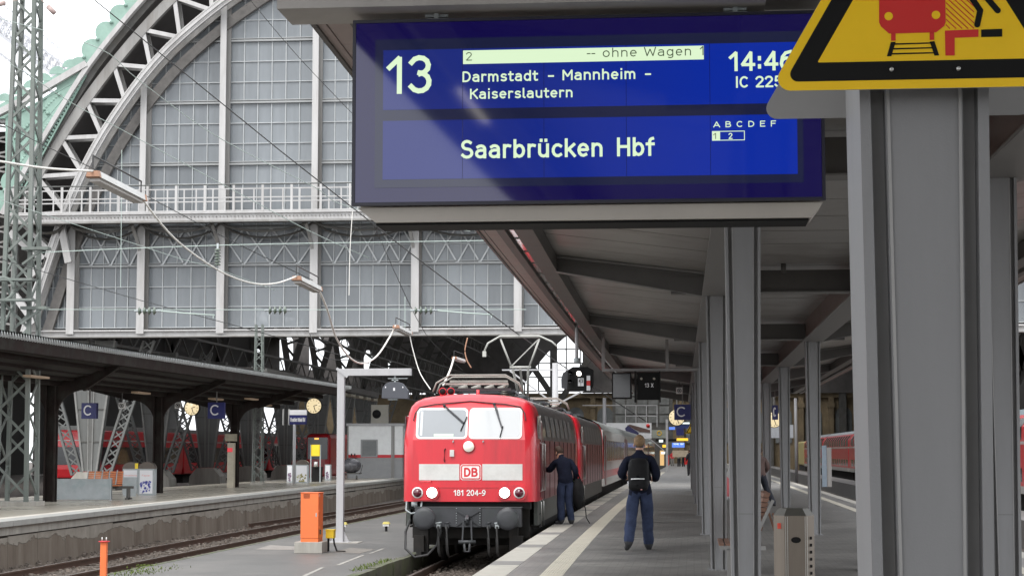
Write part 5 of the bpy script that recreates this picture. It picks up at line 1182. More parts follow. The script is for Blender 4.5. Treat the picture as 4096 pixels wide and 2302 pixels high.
ords = [None, 'second light grey intercity coach back from the locomotives', 'third light grey intercity coach back, far along the platform', 'fourth and last light grey intercity coach, farthest inside the hall']
Yc = Y1+17.9*2+.2
for i in range(4):
    c = c0 if i == 0 else copy_tree(c0, label=ords[i])
    Y = Yc+26.4*i; c.location = (Xt(Y), Y, 0); c.rotation_euler = (0, 0, -math.atan2(Xt(Y+26)-Xt(Y), 26))
# red regional multiple unit behind the left pillars
def railcar(Y0, X, L, label, doors):
    t = thing('regional_railcar', (X, Y0, 0), label, 'railcar', 'red regional railcars behind the left pillars')
    w = 1.42
    MB().prismx([(Y0+.1, .9), (Y0, 1.4), (Y0, 2.7), (Y0+.3, 3.6), (Y0+L-.3, 3.6), (Y0+L, 2.7), (Y0+L, 1.4), (Y0+L-.3, .9)], X-w, X+w).build('body', M['trainred'], t, bevel=.08)
    MB().box((X-w+.1, Y0-.02, 1.65), (X+w-.1, Y0+.02, 2.65)).build('end_window', M['trainglass'], t); MB().box((X-w+.05, Y0+.1, 2.98), (X+w, Y0+.2, 3.05)).build('end_stripe', M['coach'], t)
    MB().box((X+w-.01, Y0+1.2, 1.65), (X+w+.012, Y0+L-1.2, 2.65)).build('window_band', M['trainglass'], t)
    MB().box((X+w-.01, Y0+.4, 2.98), (X+w+.02, Y0+L-.4, 3.05)).build('grey_stripe', M['coach'], t)
    b = MB(); b.box((X-1.2, Y0+.5, 3.6), (X+1.2, Y0+L-.5, 3.85)); b.build('roof', M['coachroof'], t)
    b = MB(); b.box((X-1.1, Y0+1, .3), (X+1.1, Y0+L-1, .9)); b.build('underframe', M['under'], t)
    MB().box((X+w-.2, Y0+L*.35, .5), (X+w-.05, Y0+L*.6, .88)).build('skirt', M['coach'], t)
    for d in doors:
        MB().box((X+w-.005, Y0+d, .75), (X+w+.02, Y0+d+1.5, 2.95)).build('door', M['coach'], t)
        for k in (0, 1): MB().box((X+w+.015, Y0+d+.1+k*.72, 1.35), (X+w+.028, Y0+d+.65+k*.72, 2.85)).build('door_window', M['trainglass'], t)
    return t
railcar(103, -34.9, 18.5, 'leftmost red regional railcar behind the brown iron column and first pillar', [])
railcar(122, -35.0, 23.5, 'second red regional railcar, behind the riveted pillars left of the second blue C sign', [17])
railcar(147, -35.0, 26, 'third red regional railcar with grey doors behind the slim green post', [2, 19])
railcar(175, -35.0, 26, 'farthest red regional railcar, behind the station name sign and clock', [3])
# double-deck train on the right
def dd(Y0, L, label, first=False):
    X = 12.2; w = 1.42
    t = thing('double_deck_coach', (X, Y0, 0), label, 'railway coach', 'red double-deck coaches right of the platform')
    for z0, z1, m, nm in ((1.0, 1.25, 'coach', 'white_skirt'), (1.25, 1.32, 'trainred', 'lower_band'), (1.32, 1.86, 'trainred', 'lower_side'), (1.86, 2.62, 'trainred', 'middle_side'), (2.62, 2.72, 'coach', 'white_stripe')):
        MB().box((X-w, Y0, z0), (X+w, Y0+L, z1)).build(nm, M[m], t)
    MB().prism([(X-w, 2.72), (X+w, 2.72), (X+w-.02, 3.2), (X+w-.35, 3.62), (X-w+.35, 3.62), (X-w+.02, 3.2)], Y0, Y0+L).build('upper_side', M['trainred'], t)
    MB().prism([(X-w+.35, 3.621), (X+w-.35, 3.621), (X+w-.7, 3.85), (X-w+.7, 3.85)], Y0+.1, Y0+L-.1).build('roof', mat('blue_grey_roof', (.16, .2, .22), .35, var=.2), t)
    n = int(L/2.2)
    for i in range(n):
        y = Y0+.6+i*2.2
        MB().box((X-w-.008, y, 1.4), (X-w+.02, y+1.6, 1.84)).build('lower_window', M['trainglass'], t)
        MB()._a([(X-w-.004, y, 2.78), (X-w-.004, y+1.6, 2.78), (X-w+.012, y+1.6, 3.2), (X-w+.012, y, 3.2), (X-w+.24, y+1.6, 3.5), (X-w+.24, y, 3.5)], [(0, 3, 2, 1), (3, 5, 4, 2)]).build('upper_window', M['trainglass'], t)
    MB().box((X-1.1, Y0+.3, .3), (X+1.1, Y0+L-.3, .98)).build('underframe', M['under'], t)
    return t
dd(54, 25.5, 'nearest red double-deck coach, cut off at the right edge of the view')
dd(80, 26, 'second red double-deck coach back, hidden between the columns')
dd(106.5, 26, 'third red double-deck coach back, seen between the slim right columns')
dd(133, 26, 'fourth red double-deck coach back, small between the right columns')
dd(159.5, 26, 'fifth and farthest red double-deck coach, red end beside the pale yellow locomotive')
t = thing('yellow_locomotive', (12.2, 188, 0), 'pale yellow lit locomotive front beyond the red double-deck coaches', 'locomotive')
MB().box((10.9, 188, 1.0), (13.5, 198, 3.4)).build('body', mat('pale_yellow_paint', (.5, .42, .18), .4, var=.1), t, bevel=.15)
MB().box((11.1, 187.97, 2.3), (13.3, 188.05, 3.0)).build('windscreen', M['trainglass'], t)
MB().box((11, 187.98, .5), (13.4, 198, .99)).build('underframe', M['under'], t)
b = MB(); b.cyl((11.3, 187.95, 3.2), (11.3, 187.9, 3.2), .12, n=10); b.build('headlight', M['lampon'], t)
# ================================================================ left platform canopy and things under it
def XCe(Y): return lerp(at(0, 1328, Y=46).x, at(1344, 1543, Y=84).x, (Y-46)/38.0)
ZC = 5.32
lc = thing('left_canopy', (-19.3, 60, ZL), 'dark old platform canopy with white-lit corrugated edge and brown iron columns on the left', 'canopy')
def XCc(Y): return -19.4+.0*(Y)
# corrugated sheet: real waves along the edge, joined panels per bay
YA, YB2 = 36.0, 85.5
yy = YA
while yy < YB2-.1:
    b = MB(); P_ = .18; W2 = P_*15; e1 = yy+W2
    ys_ = [yy+P_/2*i for i in range(31)]
    A = []; B2 = []; C2 = []
    for i, y in enumerate(ys_):
        z = ZC+(.14 if i % 2 == 0 else 0)
        A.append((XCe(y)-.0, y, z)); B2.append((XCc(y), y, z-.75)); C2.append((XCc(y)-3.2, y, z-.15))
    b.grid([C2, B2, A], False); b.grid([[(p[0], p[1], p[2]-.012) for p in r] for r in (A, B2, C2)], False); b.build('corrugated_sheet', M['corr'], lc)
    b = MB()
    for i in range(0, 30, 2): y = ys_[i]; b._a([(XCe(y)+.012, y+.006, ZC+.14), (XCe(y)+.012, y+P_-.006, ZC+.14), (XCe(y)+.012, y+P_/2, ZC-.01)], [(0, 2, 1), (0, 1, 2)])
    b.build('sky_gap_teeth', mat('sky_gap_white', (.92, .92, .9), .5, var=.05), lc); yy = e1  # white triangles imitate sky showing through the corrugation gaps
b = MB()
for s in range(18):
    a, e = YA+s*2.75, min(YB2, YA+(s+1)*2.75)
    b.hexa([(XCe(a)-.2, a, ZC-.34), (XCe(a)-.08, a, ZC-.34), (XCe(e)-.08, e, ZC-.34), (XCe(e)-.2, e, ZC-.34), (XCe(a)-.2, a, ZC-.02), (XCe(a)-.08, a, ZC-.02), (XCe(e)-.08, e, ZC-.02), (XCe(e)-.2, e, ZC-.02)])
b.build('edge_beam', M['brown'], lc)
b = MB()
b.hexa([(XCc(0), YA, ZC-.88), (XCe(YA)-.1, YA, ZC-.12), (XCe(YB2)-.1, YB2, ZC-.12), (XCc(0), YB2, ZC-.88), (XCc(0), YA, ZC-.8), (XCe(YA)-.1, YA, ZC-.04), (XCe(YB2)-.1, YB2, ZC-.04), (XCc(0), YB2, ZC-.8)])
b.hexa([(XCc(0)-3.2, YA, ZC-.3), (XCc(0), YA, ZC-.88), (XCc(0), YB2, ZC-.88), (XCc(0)-3.2, YB2, ZC-.3), (XCc(0)-3.2, YA, ZC-.22), (XCc(0), YA, ZC-.8), (XCc(0), YB2, ZC-.8), (XCc(0)-3.2, YB2, ZC-.22)])
b.build('roof_boards', M['roof'], lc)
for y0 in (44.0, 55.5, 67.0, 78.5):
    X = XCc(y0)
    b = MB(); b.box((X-.17, y0-.03, ZL), (X+.17, y0+.03, 4.6)); b.box((X-.17, y0-.14, ZL), (X-.12, y0+.14, 4.5)); b.box((X+.12, y0-.14, ZL), (X+.17, y0+.14, 4.5)); b.build('iron_column', M['brown'], lc)
    for s, xe in ((1, XCe(y0)-.2), (-1, X-3.1)):
        ze2 = ZC-.34 if s > 0 else ZC-.5
        P = [(X+s*.15, 3.3)]; n = 8
        for j in range(n+1): a = math.pi/2*j/n; P.append((X+s*(.17+.85*(1-math.cos(a))), 3.45+.8*math.sin(a)))
        P += [(xe, ze2-.05), (xe, ze2+.06), (X+s*.15, 4.46)]
        MB().prism(P if s > 0 else P[::-1], y0-.06, y0+.06).build('bracket_arm', M['brown'], lc)
        b = MB(); b.beam((X+s*1.0, y0, 4.23), (xe, y0, ze2-.07), .22, .04); b.build('bracket_flange', M['brown'], lc)
b = MB()
for k in range(5):
    t = (k+.5)/5
    for side in (1,):
        xa = lerp(XCc(0), XCe(YA), t); xb = lerp(XCc(0), XCe(YB2), t); z = lerp(ZC-.95, ZC-.2, t); b.beam((xa, YA, z), (xb, YB2, z), .12, .16)
b.build('purlins', M['brown'], lc)
for i, (y, dx) in enumerate(((50, 1.2), (62, .6), (71, .9), (74, 1.6), (80, .8))):
    b = MB(); b.box((XCc(0)+dx-.12, y, 4.28+dx*.12), (XCc(0)+dx+.12, y+1.5, 4.34+dx*.12)); b.build('tube_lamp', mat('warm_dim_lamp', (.3, .22, .16), .5, var=.1, emit=(1, .7, .4), es=.05 if i in (2, 4) else .02), lc)
# green lattice mast
def lattice_mast(px0, px1, Y, ztop, wb, wt, label, name='lattice_mast', zb=ZL, lean=0):
    c = at((px0+px1)/2, 1900, Y=Y); X = c.x
    t = thing(name, (X, Y, zb), label, 'mast')
    H = ztop-zb; corners = [(-1, -1), (1, -1), (1, 1), (-1, 1)]
    def P(i, z): w = lerp(wb, wt, (z-zb)/H)/2; cx, cy = corners[i % 4]; return Vector((X+cx*w+lean*(z-zb), Y+cy*w, z))
    for i in range(4): b = MB(); b.beam(P(i, zb), P(i, ztop), .13*wb, .13*wb, up=(0, 1, 0)); b.build('corner_angle', M['green'], t)
    z = zb+.3
    b = MB(); k = 0
    while z < ztop-.5:
        h = lerp(wb, wt, (z-zb)/H)*.95
        for i in range(4):
            a, c2 = (P(i, z), P(i+1, z+h)) if (k % 2) else (P(i+1, z), P(i, z+h)); b.beam(a, c2, .08*wb, .04, up=(0, 1, 0) if i % 2 == 0 else (1, 0, 0))
        z += h; k += 1
    b.build('lacing_bars', M['green'], t)
    MB().box((X-wb*.7, Y-wb*.7, zb-.02), (X+wb*.7, Y+wb*.7, zb+.12)).build('footing', M['concrete'], t)
    return t, X, P
mt, MX, MPf = lattice_mast(2, 134, 51.0, 17.5, .86, .5, 'tall faded green lattice mast at the left edge carrying overhead wires', lean=.001)
b = MB(); q = at(80, 1300, Y=50.2)
for z in (at(60, 1128, Y=51).z, at(60, 1208, Y=51).z): b.box((q.x-.75, 50.1, z-.03), (q.x+.35, 50.5, z+.03))
b.tube([(q.x-.5+.32*math.cos(t*.5), 50.15, at(60, 1165, Y=51).z+.32*math.sin(t*.5)) for t in range(13)], .05, 6)
b.build('tension_wheel', M['green'], mt)
b = MB()
for yy2 in (1000, 1235): z = at(100, yy2, Y=51).z; b.box((MX+.2, 50.4, z-.05), (MX+.95, 50.7, z+.03)); b.beam((MX+.2, 50.5, z-.45), (MX+.75, 50.5, z-.05), .06, .06)
b.build('wire_bracket', M['green'], mt)
for i, (a, c2) in enumerate((((-60, 30), (75, 0)), ((165, 0), (215, 50)))):
    p, q = at(*a, Y=50.5), at(*c2, Y=50.5); b = MB(); b.tube([p, q], .012, 5); m_ = p.lerp(q, .45 if i == 0 else .8); d = (q-p).normalized(); b.cyl(m_-d*.14, m_+d*.14, .07, n=8); b.build('top_stay_insulator', mat('pale_insulator', (.4, .3, .28), .4, var=.2), mt)
lattice_mast(1012, 1050, 84.5, 8.2, .42, .3, 'slim pale green post rising past the end of the dark canopy')
# distant catenary masts behind
for i, (px, Y, zt, w) in enumerate(((1090, 100, 9, .35), (1560, 100, 8.5, .3))):
    pass
# wind shelter with bench
sh = thing('bench_shelter', (at(285, 2000, Z=ZL).x, 57.5, ZL), 'grey metal wind screens with stains around a bench on the left platform', 'wind screen')
p0, p1 = at(188, 1998, Z=ZL), at(382, 2004, Z=ZL)
MB().box((p0.x, p0.y-.03, ZL+.02), (p1.x, p0.y+.03, ZL+.66)).build('front_panel', M['galv'], sh)
b = MB()
for x in (p0.x, p1.x-.05): b.box((x, p0.y-.05, ZL), (x+.05, p0.y+.05, ZL+.69))
b.build('post', M['galv'], sh)
p2 = at(505, 1985, Z=ZL); MB().box((p2.x-.1, p2.y-.03, ZL+.02), (p2.x+.32, p2.y+.03, ZL+.62)).build('rear_panel', M['galv'], sh)
bn = thing('slatted_bench', (p0.x+1.3, p0.y+1.3, ZL), 'bench with rows of orange-brown slatted backs between grey screens on the left platform', 'bench')
bx0, bx1 = at(350, 1900, Y=p0.y+1.2).x, at(495, 1900, Y=p0.y+1.2).x; by = p0.y+1.2
for i in range(5):
    x = lerp(bx0, bx1, i/5); w = (bx1-bx0)/5-.05
    for j in range(6):
        MB().hexa([(x, by+.02*j, ZL+.48+j*.068), (x+w, by+.02*j, ZL+.48+j*.068), (x+w, by+.02+.02*j, ZL+.48+j*.068), (x, by+.02+.02*j, ZL+.48+j*.068), (x, by+.02*j+.02, ZL+.538+j*.068), (x+w, by+.02*j+.02, ZL+.538+j*.068), (x+w, by+.04+.02*j, ZL+.538+j*.068), (x, by+.04+.02*j, ZL+.538+j*.068)]).build('back_slat', M['orangeslat'], bn)
    MB().box((x, by-.45, ZL+.42), (x+w, by, ZL+.46)).build('seat', M['orangeslat'], bn)
    b = MB(); b.beam((x-.02, by-.02, ZL+.42), (x-.02, by+.16, ZL+.92), .03, .03); b.build('back_frame', M['galv'], bn)
b = MB(); b.box((bx0-.2, by-.3, ZL+.34), (bx1+.4, by-.2, ZL+.42))
for x in (bx0, (bx0+bx1)/2, bx1+.2): b.box((x, by-.35, ZL), (x+.06, by-.1, ZL+.36)); b.box((x, by-.5, ZL), (x+.06, by+.1, ZL+.05))
b.build('bench_frame', M['ironold'], bn)
# recycling bins with posters
def poster_stand(px0, px1, pyb, pyt, label, art, cap=True, Y=None):
    a, c = at(px0, pyb, Z=ZL), at(px1, pyb, Z=ZL); Y = a.y; zt = at(px0, pyt, Y=Y).z
    x0, x1 = a.x, at(px1, pyb, Y=Y).x
    t = thing('poster_stand', ((x0+x1)/2, Y, ZL), label, 'advertising stand')
    MB().box((x0, Y, ZL), (x1, Y+.35, zt)).build('case', M['galv'], t)
    w = (x1-x0)
    MB().box((x0+.04*w+.02, Y-.006, ZL+.06), (x1-.04*w-.02, Y-.001, zt-.05)).build('poster', M['signwhite'], t)
    h = zt-ZL; z0 = ZL+.08; m1, m2 = art
    b = MB(); random.seed(int(px0)); 
    for i in range(26):
        x = random.uniform(x0+.08, x1-.1); z = random.uniform(z0, z0+h*.42); r = random.uniform(.02, .06); k = random.randint(4, 6); a0 = random.random()*6
        x = min(max(x, x0+.1), x1-.1)
        b.prism([(x+r*math.cos(a0+j*6.283/k), z+r*math.sin(a0+j*6.283/k)) for j in range(k)], Y-.0072-.0001*i, Y-.0062)
    b.build('poster_picture', m1, t)
    b = MB()
    for i in range(12):
        x = random.uniform(x0+.09, x1-.12); z = random.uniform(z0, z0+h*.4); r = random.uniform(.015, .04); b.prism([(x+r*math.cos(j*1.256), z+r*math.sin(j*1.256)) for j in range(5)], Y-.0112-.0001*i, Y-.0102)
    b.build('poster_detail', m2, t)
    if cap:
        b = MB(); n = 8; P = [(lerp(x0, x1, .5)+(w*.55)*math.cos(math.pi*j/n), zt+.0+.24*math.sin(math.pi*j/n)) for j in range(n+1)]; b.prism(P, Y+.03, Y+.32); b.build('domed_lid', mat('dark_metal_lid', (.12, .1, .085), .4, metal=.5, var=.2), t)
    return t, x0, x1, Y, zt
blu = mat('print_blue', (.04, .05, .3), .4, var=.3); vio = mat('print_violet', (.16, .08, .16), .4, var=.3); oli = mat('print_olive', (.28, .25, .10), .4, var=.4, vs=20); pink = mat('print_salmon', (.75, .3, .27), .5, var=0)
t, x0, x1, Y, zt = poster_stand(553, 614, 1979, 1873, 'recycling bin with white poster reading Papier over a blue picture, beside the bench', (blu, mat('print_lilac', (.4, .4, .6), .4, var=.2)))
text('lettering', 'Papier', x0+.12, x1-.12, zt-.26, .06, Y-.008, pink, t)
t, x0, x1, Y, zt = poster_stand(489, 552, 1972, 1873, 'recycling bin with small white label reading Verpackung, half behind the grey screen', (M['galv'], M['galv']), cap=True)
MB().box((x0+.03, Y-.0145, ZL+.05), (x1-.03, Y-.0005, zt-.3)).build('front_sheet', M['galv'], t)
text('lettering', 'Verpackung', x0+.06, x1-.06, zt-.26, .05, Y-.016, pink, t)
MB().box((at(540, 1860, Y=Y).x, Y-.01, zt), (at(552, 1860, Y=Y).x, Y+.02, zt+.2)).build('yellow_tag', M['yellow'], t)
poster_stand(1181, 1231, 1930, 1857, 'poster stand with olive-green picture beside the station name sign', (oli, mat('print_pale', (.6, .6, .45), .4, var=.2)))
poster_stand(1147, 1170, 1928, 1858, 'narrow poster stand with violet picture left of the station name sign post', (vio, mat('print_grey', (.3, .3, .33), .4, var=.2)), cap=False)
poster_stand(1299, 1321, 1919, 1856, 'narrow poster stand with violet picture left of the grey gallows pole', (vio, mat('print_grey', (.3, .3, .33))), cap=False)
# signs
def csign(px0, px1, py0, py1, Y, label, ztop, side=.0):
    a, c = at(px0, py1, Y=Y), at(px1, py0, Y=Y)
    t = thing('section_sign', ((a.x+c.x)/2, Y, a.z), label, 'platform section sign', 'blue platform section signs with letter C')
    MB().box((a.x, Y, a.z), (c.x, Y+.22, c.z)).build('cube', M['signblue'], t)
    w, h = c.x-a.x, c.z-a.z
    text('letter', 'C', a.x+w*.14, a.x+w*.64, a.z+h*.2, h*.66, Y-.004, M['signwhite'], t)
    MB().box(((a.x+c.x)/2-.02, Y+.08, c.z), ((a.x+c.x)/2+.02, Y+.12, ztop)).build('hanger', M['steel_shade'], t)
csign(325, 386, 1610, 1673, 66, 'blue letter C sign in front of the first riveted pillar, leftmost', 4.9)
csign(831, 897, 1608, 1673, 71, 'blue letter C sign in the middle of the dark canopy, beside the clock', 4.75)
csign(2697, 2763, 1616, 1678, 70, 'blue letter C sign under the grey canopy above the walking man', HB+.5)
csign(3089, 3112, 1619, 1677, 81, 'thin sliver of a blue section sign between the right columns', HB+.5)
def clock(px, py, rpx, Y, label, hang, hands=(2.3, 28)):
    c = at(px, py, Y=Y); r = rpx/FPX*Y
    t = thing('platform_clock', (c.x, Y, c.z), label, 'clock', 'round lit platform clocks')
    MB().cyl((c.x, Y+.02, c.z), (c.x, Y+.2, c.z), r*1.08, n=28).build('case', M['signblack'], t)
    MB().cyl((c.x, Y+.019, c.z), (c.x, Y, c.z), r, n=28).build('face', M['clockface'], t)
    b = MB()
    for k in range(12):
        a = R(30*k); l = .72 if k % 3 else .68; b.beam((c.x+r*l*math.sin(a), Y-.004, c.z+r*l*math.cos(a)), (c.x+r*.92*math.sin(a), Y-.004, c.z+r*.92*math.cos(a)), r*.06, .006, up=(0, 1, 0))
    b.build('hour_mark', M['signblack'], t)
    for a, l in ((R(30*(14.46 % 12)), .5), (R(6*27), .85)):
        b = MB(); b.beam((c.x, Y-.01, c.z), (c.x+r*l*math.sin(a), Y-.01, c.z+r*l*math.cos(a)), r*.09, .008, up=(0, 1, 0)); b.build('hand', M['signblack'], t)
    MB().box((c.x-.03, Y+.08, c.z+r), (c.x+.03, Y+.14, hang)).build('hanger', M['ironold'], t)
clock(1255, 1622, 30, 83.5, 'round lit clock at the end of the dark left canopy', 4.9)
clock(767, 1630, 29, 83, 'round lit clock half hidden by the dark canopy left of the middle blue C sign', 4.7)
clock(2707, 1668, 31, 84, 'round lit clock partly behind the blue C sign under the grey canopy', HB+.5)
clock(3097, 1677, 30, 86, 'round lit clock mostly hidden between the slim right columns', HB+.5)
def speaker(px, py, Y, label, hang):
    c = at(px, py, Y=Y); t = thing('loudspeaker', (c.x, Y, c.z), label, 'loudspeaker', 'square white loudspeakers')
    w = 12.5/FPX*Y
    MB().box((c.x-w, Y, c.z-w), (c.x+w, Y+.15, c.z+w)).build('housing', M['offwhite'], t)
    b = MB(); b.tube([(c.x+w*.62*math.cos(k*.5236), Y-.012, c.z+w*.62*math.sin(k*.5236)) for k in range(13)], w*.1, 5); b.cyl((c.x, Y-.001, c.z), (c.x, Y-.015, c.z), w*.28, n=10); b.build('grille_ring', M['signblack'], t)
    MB().box((c.x-.012, Y+.05, c.z+w), (c.x+.012, Y+.08, hang)).build('hanger', M['ironold'], t)
speaker(486, 1621, 62, 'small white square loudspeaker right of the leftmost blue C sign', 4.6)
speaker(711, 1620, 74, 'small white square loudspeaker left of the half hidden clock', 4.6)
speaker(2717, 1561, 60, 'small white square loudspeaker under the grey canopy above the blue C sign', HB+.4)
# station name sign
a = at(1157, 1696, Y=88); c = at(1226, 1659, Y=88)
sg = thing('station_name_sign', (at(1176, 1930, Y=88).x, 88, ZL), 'blue station name sign Frankfurt (Main) Hbf on a grey post', 'station sign')
MB().box((a.x, 88, a.z), (c.x, 88.12, c.z)).build('blue_board', M['signblue'], sg)
text('lettering', 'Frankfurt (Main) Hbf', a.x+.06, c.x-.05, a.z+.13, .19, 87.994, M['signwhite'], sg)
MB().box((a.x, 88, c.z+.01), (c.x, 88.12, at(1157, 1638, Y=88).z)).build('white_board', M['signwhite'], sg)
b = MB()
for px in (1134, 1157): x = at(px, 1700, Y=88).x; b.box((x-.05, 87.98, a.z-.03), (x+.0, 88.14, at(1157, 1636, Y=88).z+.02))
b.build('end_frame', M['chrome'], sg)
x = at(1176, 1800, Y=88).x; MB().cyl((x, 88.06, ZL), (x, 88.06, a.z), .075, n=12).build('post', M['greypole'], sg)
# yellow timetable case, red-lit machine
a = at(1243, 1822, Y=92); c = at(1281, 1777, Y=92)
tt = thing('timetable_case', ((a.x+c.x)/2, 92, ZL), 'yellow timetable case on thin legs under the round clock', 'timetable')
MB().box((a.x, 92, a.z), (c.x, 92.08, c.z)).build('yellow_sheet', M['yellow'], tt)
b = MB()
for x in (a.x, c.x): b.box((x-.025, 92, ZL), (x+.025, 92.08, c.z))
b.build('leg', M['galv'], tt)
tm = thing('bin_post', (at(922, 1948, Z=ZL).x, 77.6, ZL), 'cream post box with a small red display strapped to the third brown iron column', 'fare machine')
a = at(910, 1945, Y=78); 
MB().box((a.x, 77.9, ZL), (a.x+.27, 78.2, at(910, 1770, Y=78).z)).build('cream_panel', mat('cream_paint', (.42, .38, .3), .6, var=.2), tm)
MB().box((a.x+.0, 77.88, at(910, 1806, Y=78).z), (a.x+.22, 77.895, at(910, 1790, Y=78).z)).build('red_display', mat('red_label', (.6, .05, .06), .4, var=0, emit=(1, .05, .08), es=.15), tm)
MB().box((a.x-.1, 77.85, at(910, 1763, Y=78).z), (a.x+.34, 78.2, at(910, 1734, Y=78).z)).build('beige_box', mat('beige_box', (.3, .27, .2), .6, var=.2), tm)
# red train front with orange display under the clock
rt_ = thing('railcar_front', (at(1265, 1740, Y=120).x, 120, 0), 'dark red railcar front with orange destination display behind the yellow timetable', 'railcar')
c = at(1268, 1760, Y=120)
MB().box((c.x-.75, 120, .6), (c.x+.85, 135, 3.55)).build('body', M['trainred'], rt_, bevel=.3)
MB().box((c.x-.6, 119.97, 1.9), (c.x+.7, 120.02, 3.3)).build('windscreen', M['trainglass'], rt_)
a = at(1258, 1756, Y=119.95); MB().box((a.x, 119.94, a.z), (a.x+.27, 119.965, a.z+.1)).build('destination_display', mat('orange_led', (.05, .02, 0), .4, var=0, emit=(1, .45, .1), es=.8), rt_)
# white and grey cabin
YC_ = 106.0
cb = thing('platform_cabin', (at(1490, 1905, Y=YC_).x, YC_, ZL), 'white and grey staff cabin with red stripe and a window, left of the locomotive', 'cabin')
x0, x1 = at(1391, 1900, Y=YC_).x, at(1610, 1900, Y=YC_).x; z1 = at(1400, 1702, Y=YC_).z; zr0, zr1 = at(1400, 1829, Y=YC_).z, at(1400, 1817, Y=YC_).z
cw = mat('cabin_white', (.84, .86, .86), .5, var=.08); cg = mat('cabin_grey', (.3, .305, .31), .55, var=.1)
MB().box((x0, YC_, ZL), (x1, YC_+2.6, zr0)).build('grey_base', cg, cb); MB().box((x0, YC_, zr1), (x1, YC_+2.6, z1)).build('white_wall', cw, cb)
MB().box((x0, YC_-.003, zr0), (x1, YC_+2.6, zr1)).build('red_stripe', M['dbred'], cb)
MB().box((x0-.08, YC_-.1, z1), (x1+.1, YC_+2.7, z1+.14)).build('roof', M['greypole'], cb)
w0, w1 = at(1443, 1827, Y=YC_), at(1511, 1756, Y=YC_)
w = MB().box((w0.x, YC_-.03, w0.z), (w1.x, YC_-.004, w1.z)).build('window', cg, cb); MB().box((w0.x+.08, YC_-.035, w0.z+.08), (w1.x-.08, YC_-.031, w1.z-.08)).build('pane', M['dimglass'], w)
b = MB()
for px in (1391, 1568, 1575): x = at(px, 1800, Y=YC_).x; b.box((x-.04, YC_-.04, ZL), (x+.04, YC_-.004, z1))
b.build('corner_post', M['steel_shade'], cb)
ac = at(1482, 1681, Y=YC_); ac2 = at(1549, 1638, Y=YC_)
t = thing('air_conditioner', (ac.x, YC_+.3, z1+.14), 'beige air conditioning unit on the cabin roof', 'air conditioner')
MB().box((ac.x, YC_+.2, z1+.14), (ac2.x, YC_+.6, ac2.z+.3)).build('case', mat('beige_case', (.3, .29, .25), .5, var=.1), t)
b = MB(); b.cyl((ac.x+.32, YC_+.19, (z1+.14+ac2.z+.3)/2), (ac.x+.32, YC_+.17, (z1+.14+ac2.z+.3)/2), .25, n=16); b.build('fan', M['black'], t)
b = thing('fire_extinguishers', (at(1405, 1835, Y=YC_-.3).x, YC_-.3, 1.8), 'pair of small red extinguishers on the cabin front', 'fire extinguisher')
for px in (1406, 1419):
    c = at(px, 1830, Y=YC_-.2); MB().cyl((c.x, YC_-.2, c.z-.25), (c.x, YC_-.2, c.z+.12), .08, n=10).build('cylinder', mat('dark_red_ext', (.25, .02, .02), .4, var=.1), b); MB().cyl((c.x, YC_-.2, c.z+.12), (c.x, YC_-.2, c.z+.25), .04, n=8).build('valve', M['black'], b)
# covered pile beside the cabin
cpile = thing('covered_cart', (at(1405, 1905, Y=101).x, 101, ZL), 'luggage cart under a shiny dark grey cover beside the cabin', 'cart')
c = at(1405, 1880, Y=101); MB().ell((c.x, 101, ZL+.75), (.55, .6, .42), 14, 8).build('cover', mat('shiny_cover', (.1, .1, .11), .25, var=.4, vs=6, bump=.5, bs=8), cpile)
b = MB(); b.box((c.x-.5, 100.6, ZL+.3), (c.x+.5, 101.4, ZL+.36)); [b.cyl((c.x+dx-.03, 100.7, ZL+.12), (c.x+dx+.03, 100.7, ZL+.12), .12, n=10) for dx in (-.35, .35)]; b.tube([(c.x+.5, 101, ZL+.3), (c.x+.62, 101, ZL+.75), (c.x+.62, 101, ZL+.8)], .02, 5); b.build('frame', M['ironold'], cpile)
c = at(1268, 1850, Y=93); t = thing('stacked_bins', (c.x, 93, ZL), 'dark bins and chrome ash tray below the yellow timetable', 'bin')
MB().box((c.x-.3, 93.2, ZL), (c.x+.15, 93.7, ZL+.75)).build('black_bin', M['black'], t); MB().cyl((c.x-.08, 93.1, ZL+.75), (c.x-.08, 93.1, ZL+1.0), .1, n=10).build('ash_tray', M['chrome'], t)
# corrugated far canopy continuing beyond
fc = thing('far_canopy', (-14, 110, 5), 'pale weathered canopy edge continuing behind the left canopy towards the gallows pole', 'canopy')
pa, pb = at(1060, 1480, Y=90), at(1510, 1575, Y=125)
b = MB(); b.hexa([(pa.x-.1, 90, pa.z-.25), (pa.x+.1, 90, pa.z-.25), (pb.x+.1, 125, pb.z-.25), (pb.x-.1, 125, pb.z-.25), (pa.x-.1, 90, pa.z+.1), (pa.x+.1, 90, pa.z+.1), (pb.x+.1, 125, pb.z+.1), (pb.x-.1, 125, pb.z+.1)]); b.build('edge_beam', M['ironold'], fc)
b = MB()
for i in range(12):
    p = pa.lerp(pb, (i+.5)/12); b.box((p.x-.3, p.y-.8, p.z-.5), (p.x+.12, p.y+.8, p.z-.36))
b.build('worn_panels', mat('worn_beige_panel', (.3, .28, .22), .7, var=.4, vs=2), fc)
b = MB(); b.hexa([(pa.x-5, 90, pa.z+.1), (pa.x, 90, pa.z+.05), (pb.x, 125, pb.z+.05), (pb.x-5, 125, pb.z+.1), (pa.x-5, 90, pa.z+.2), (pa.x, 90, pa.z+.15), (pb.x, 125, pb.z+.15), (pb.x-5, 125, pb.z+.2)]); b.build('roof', M['roof'], fc)
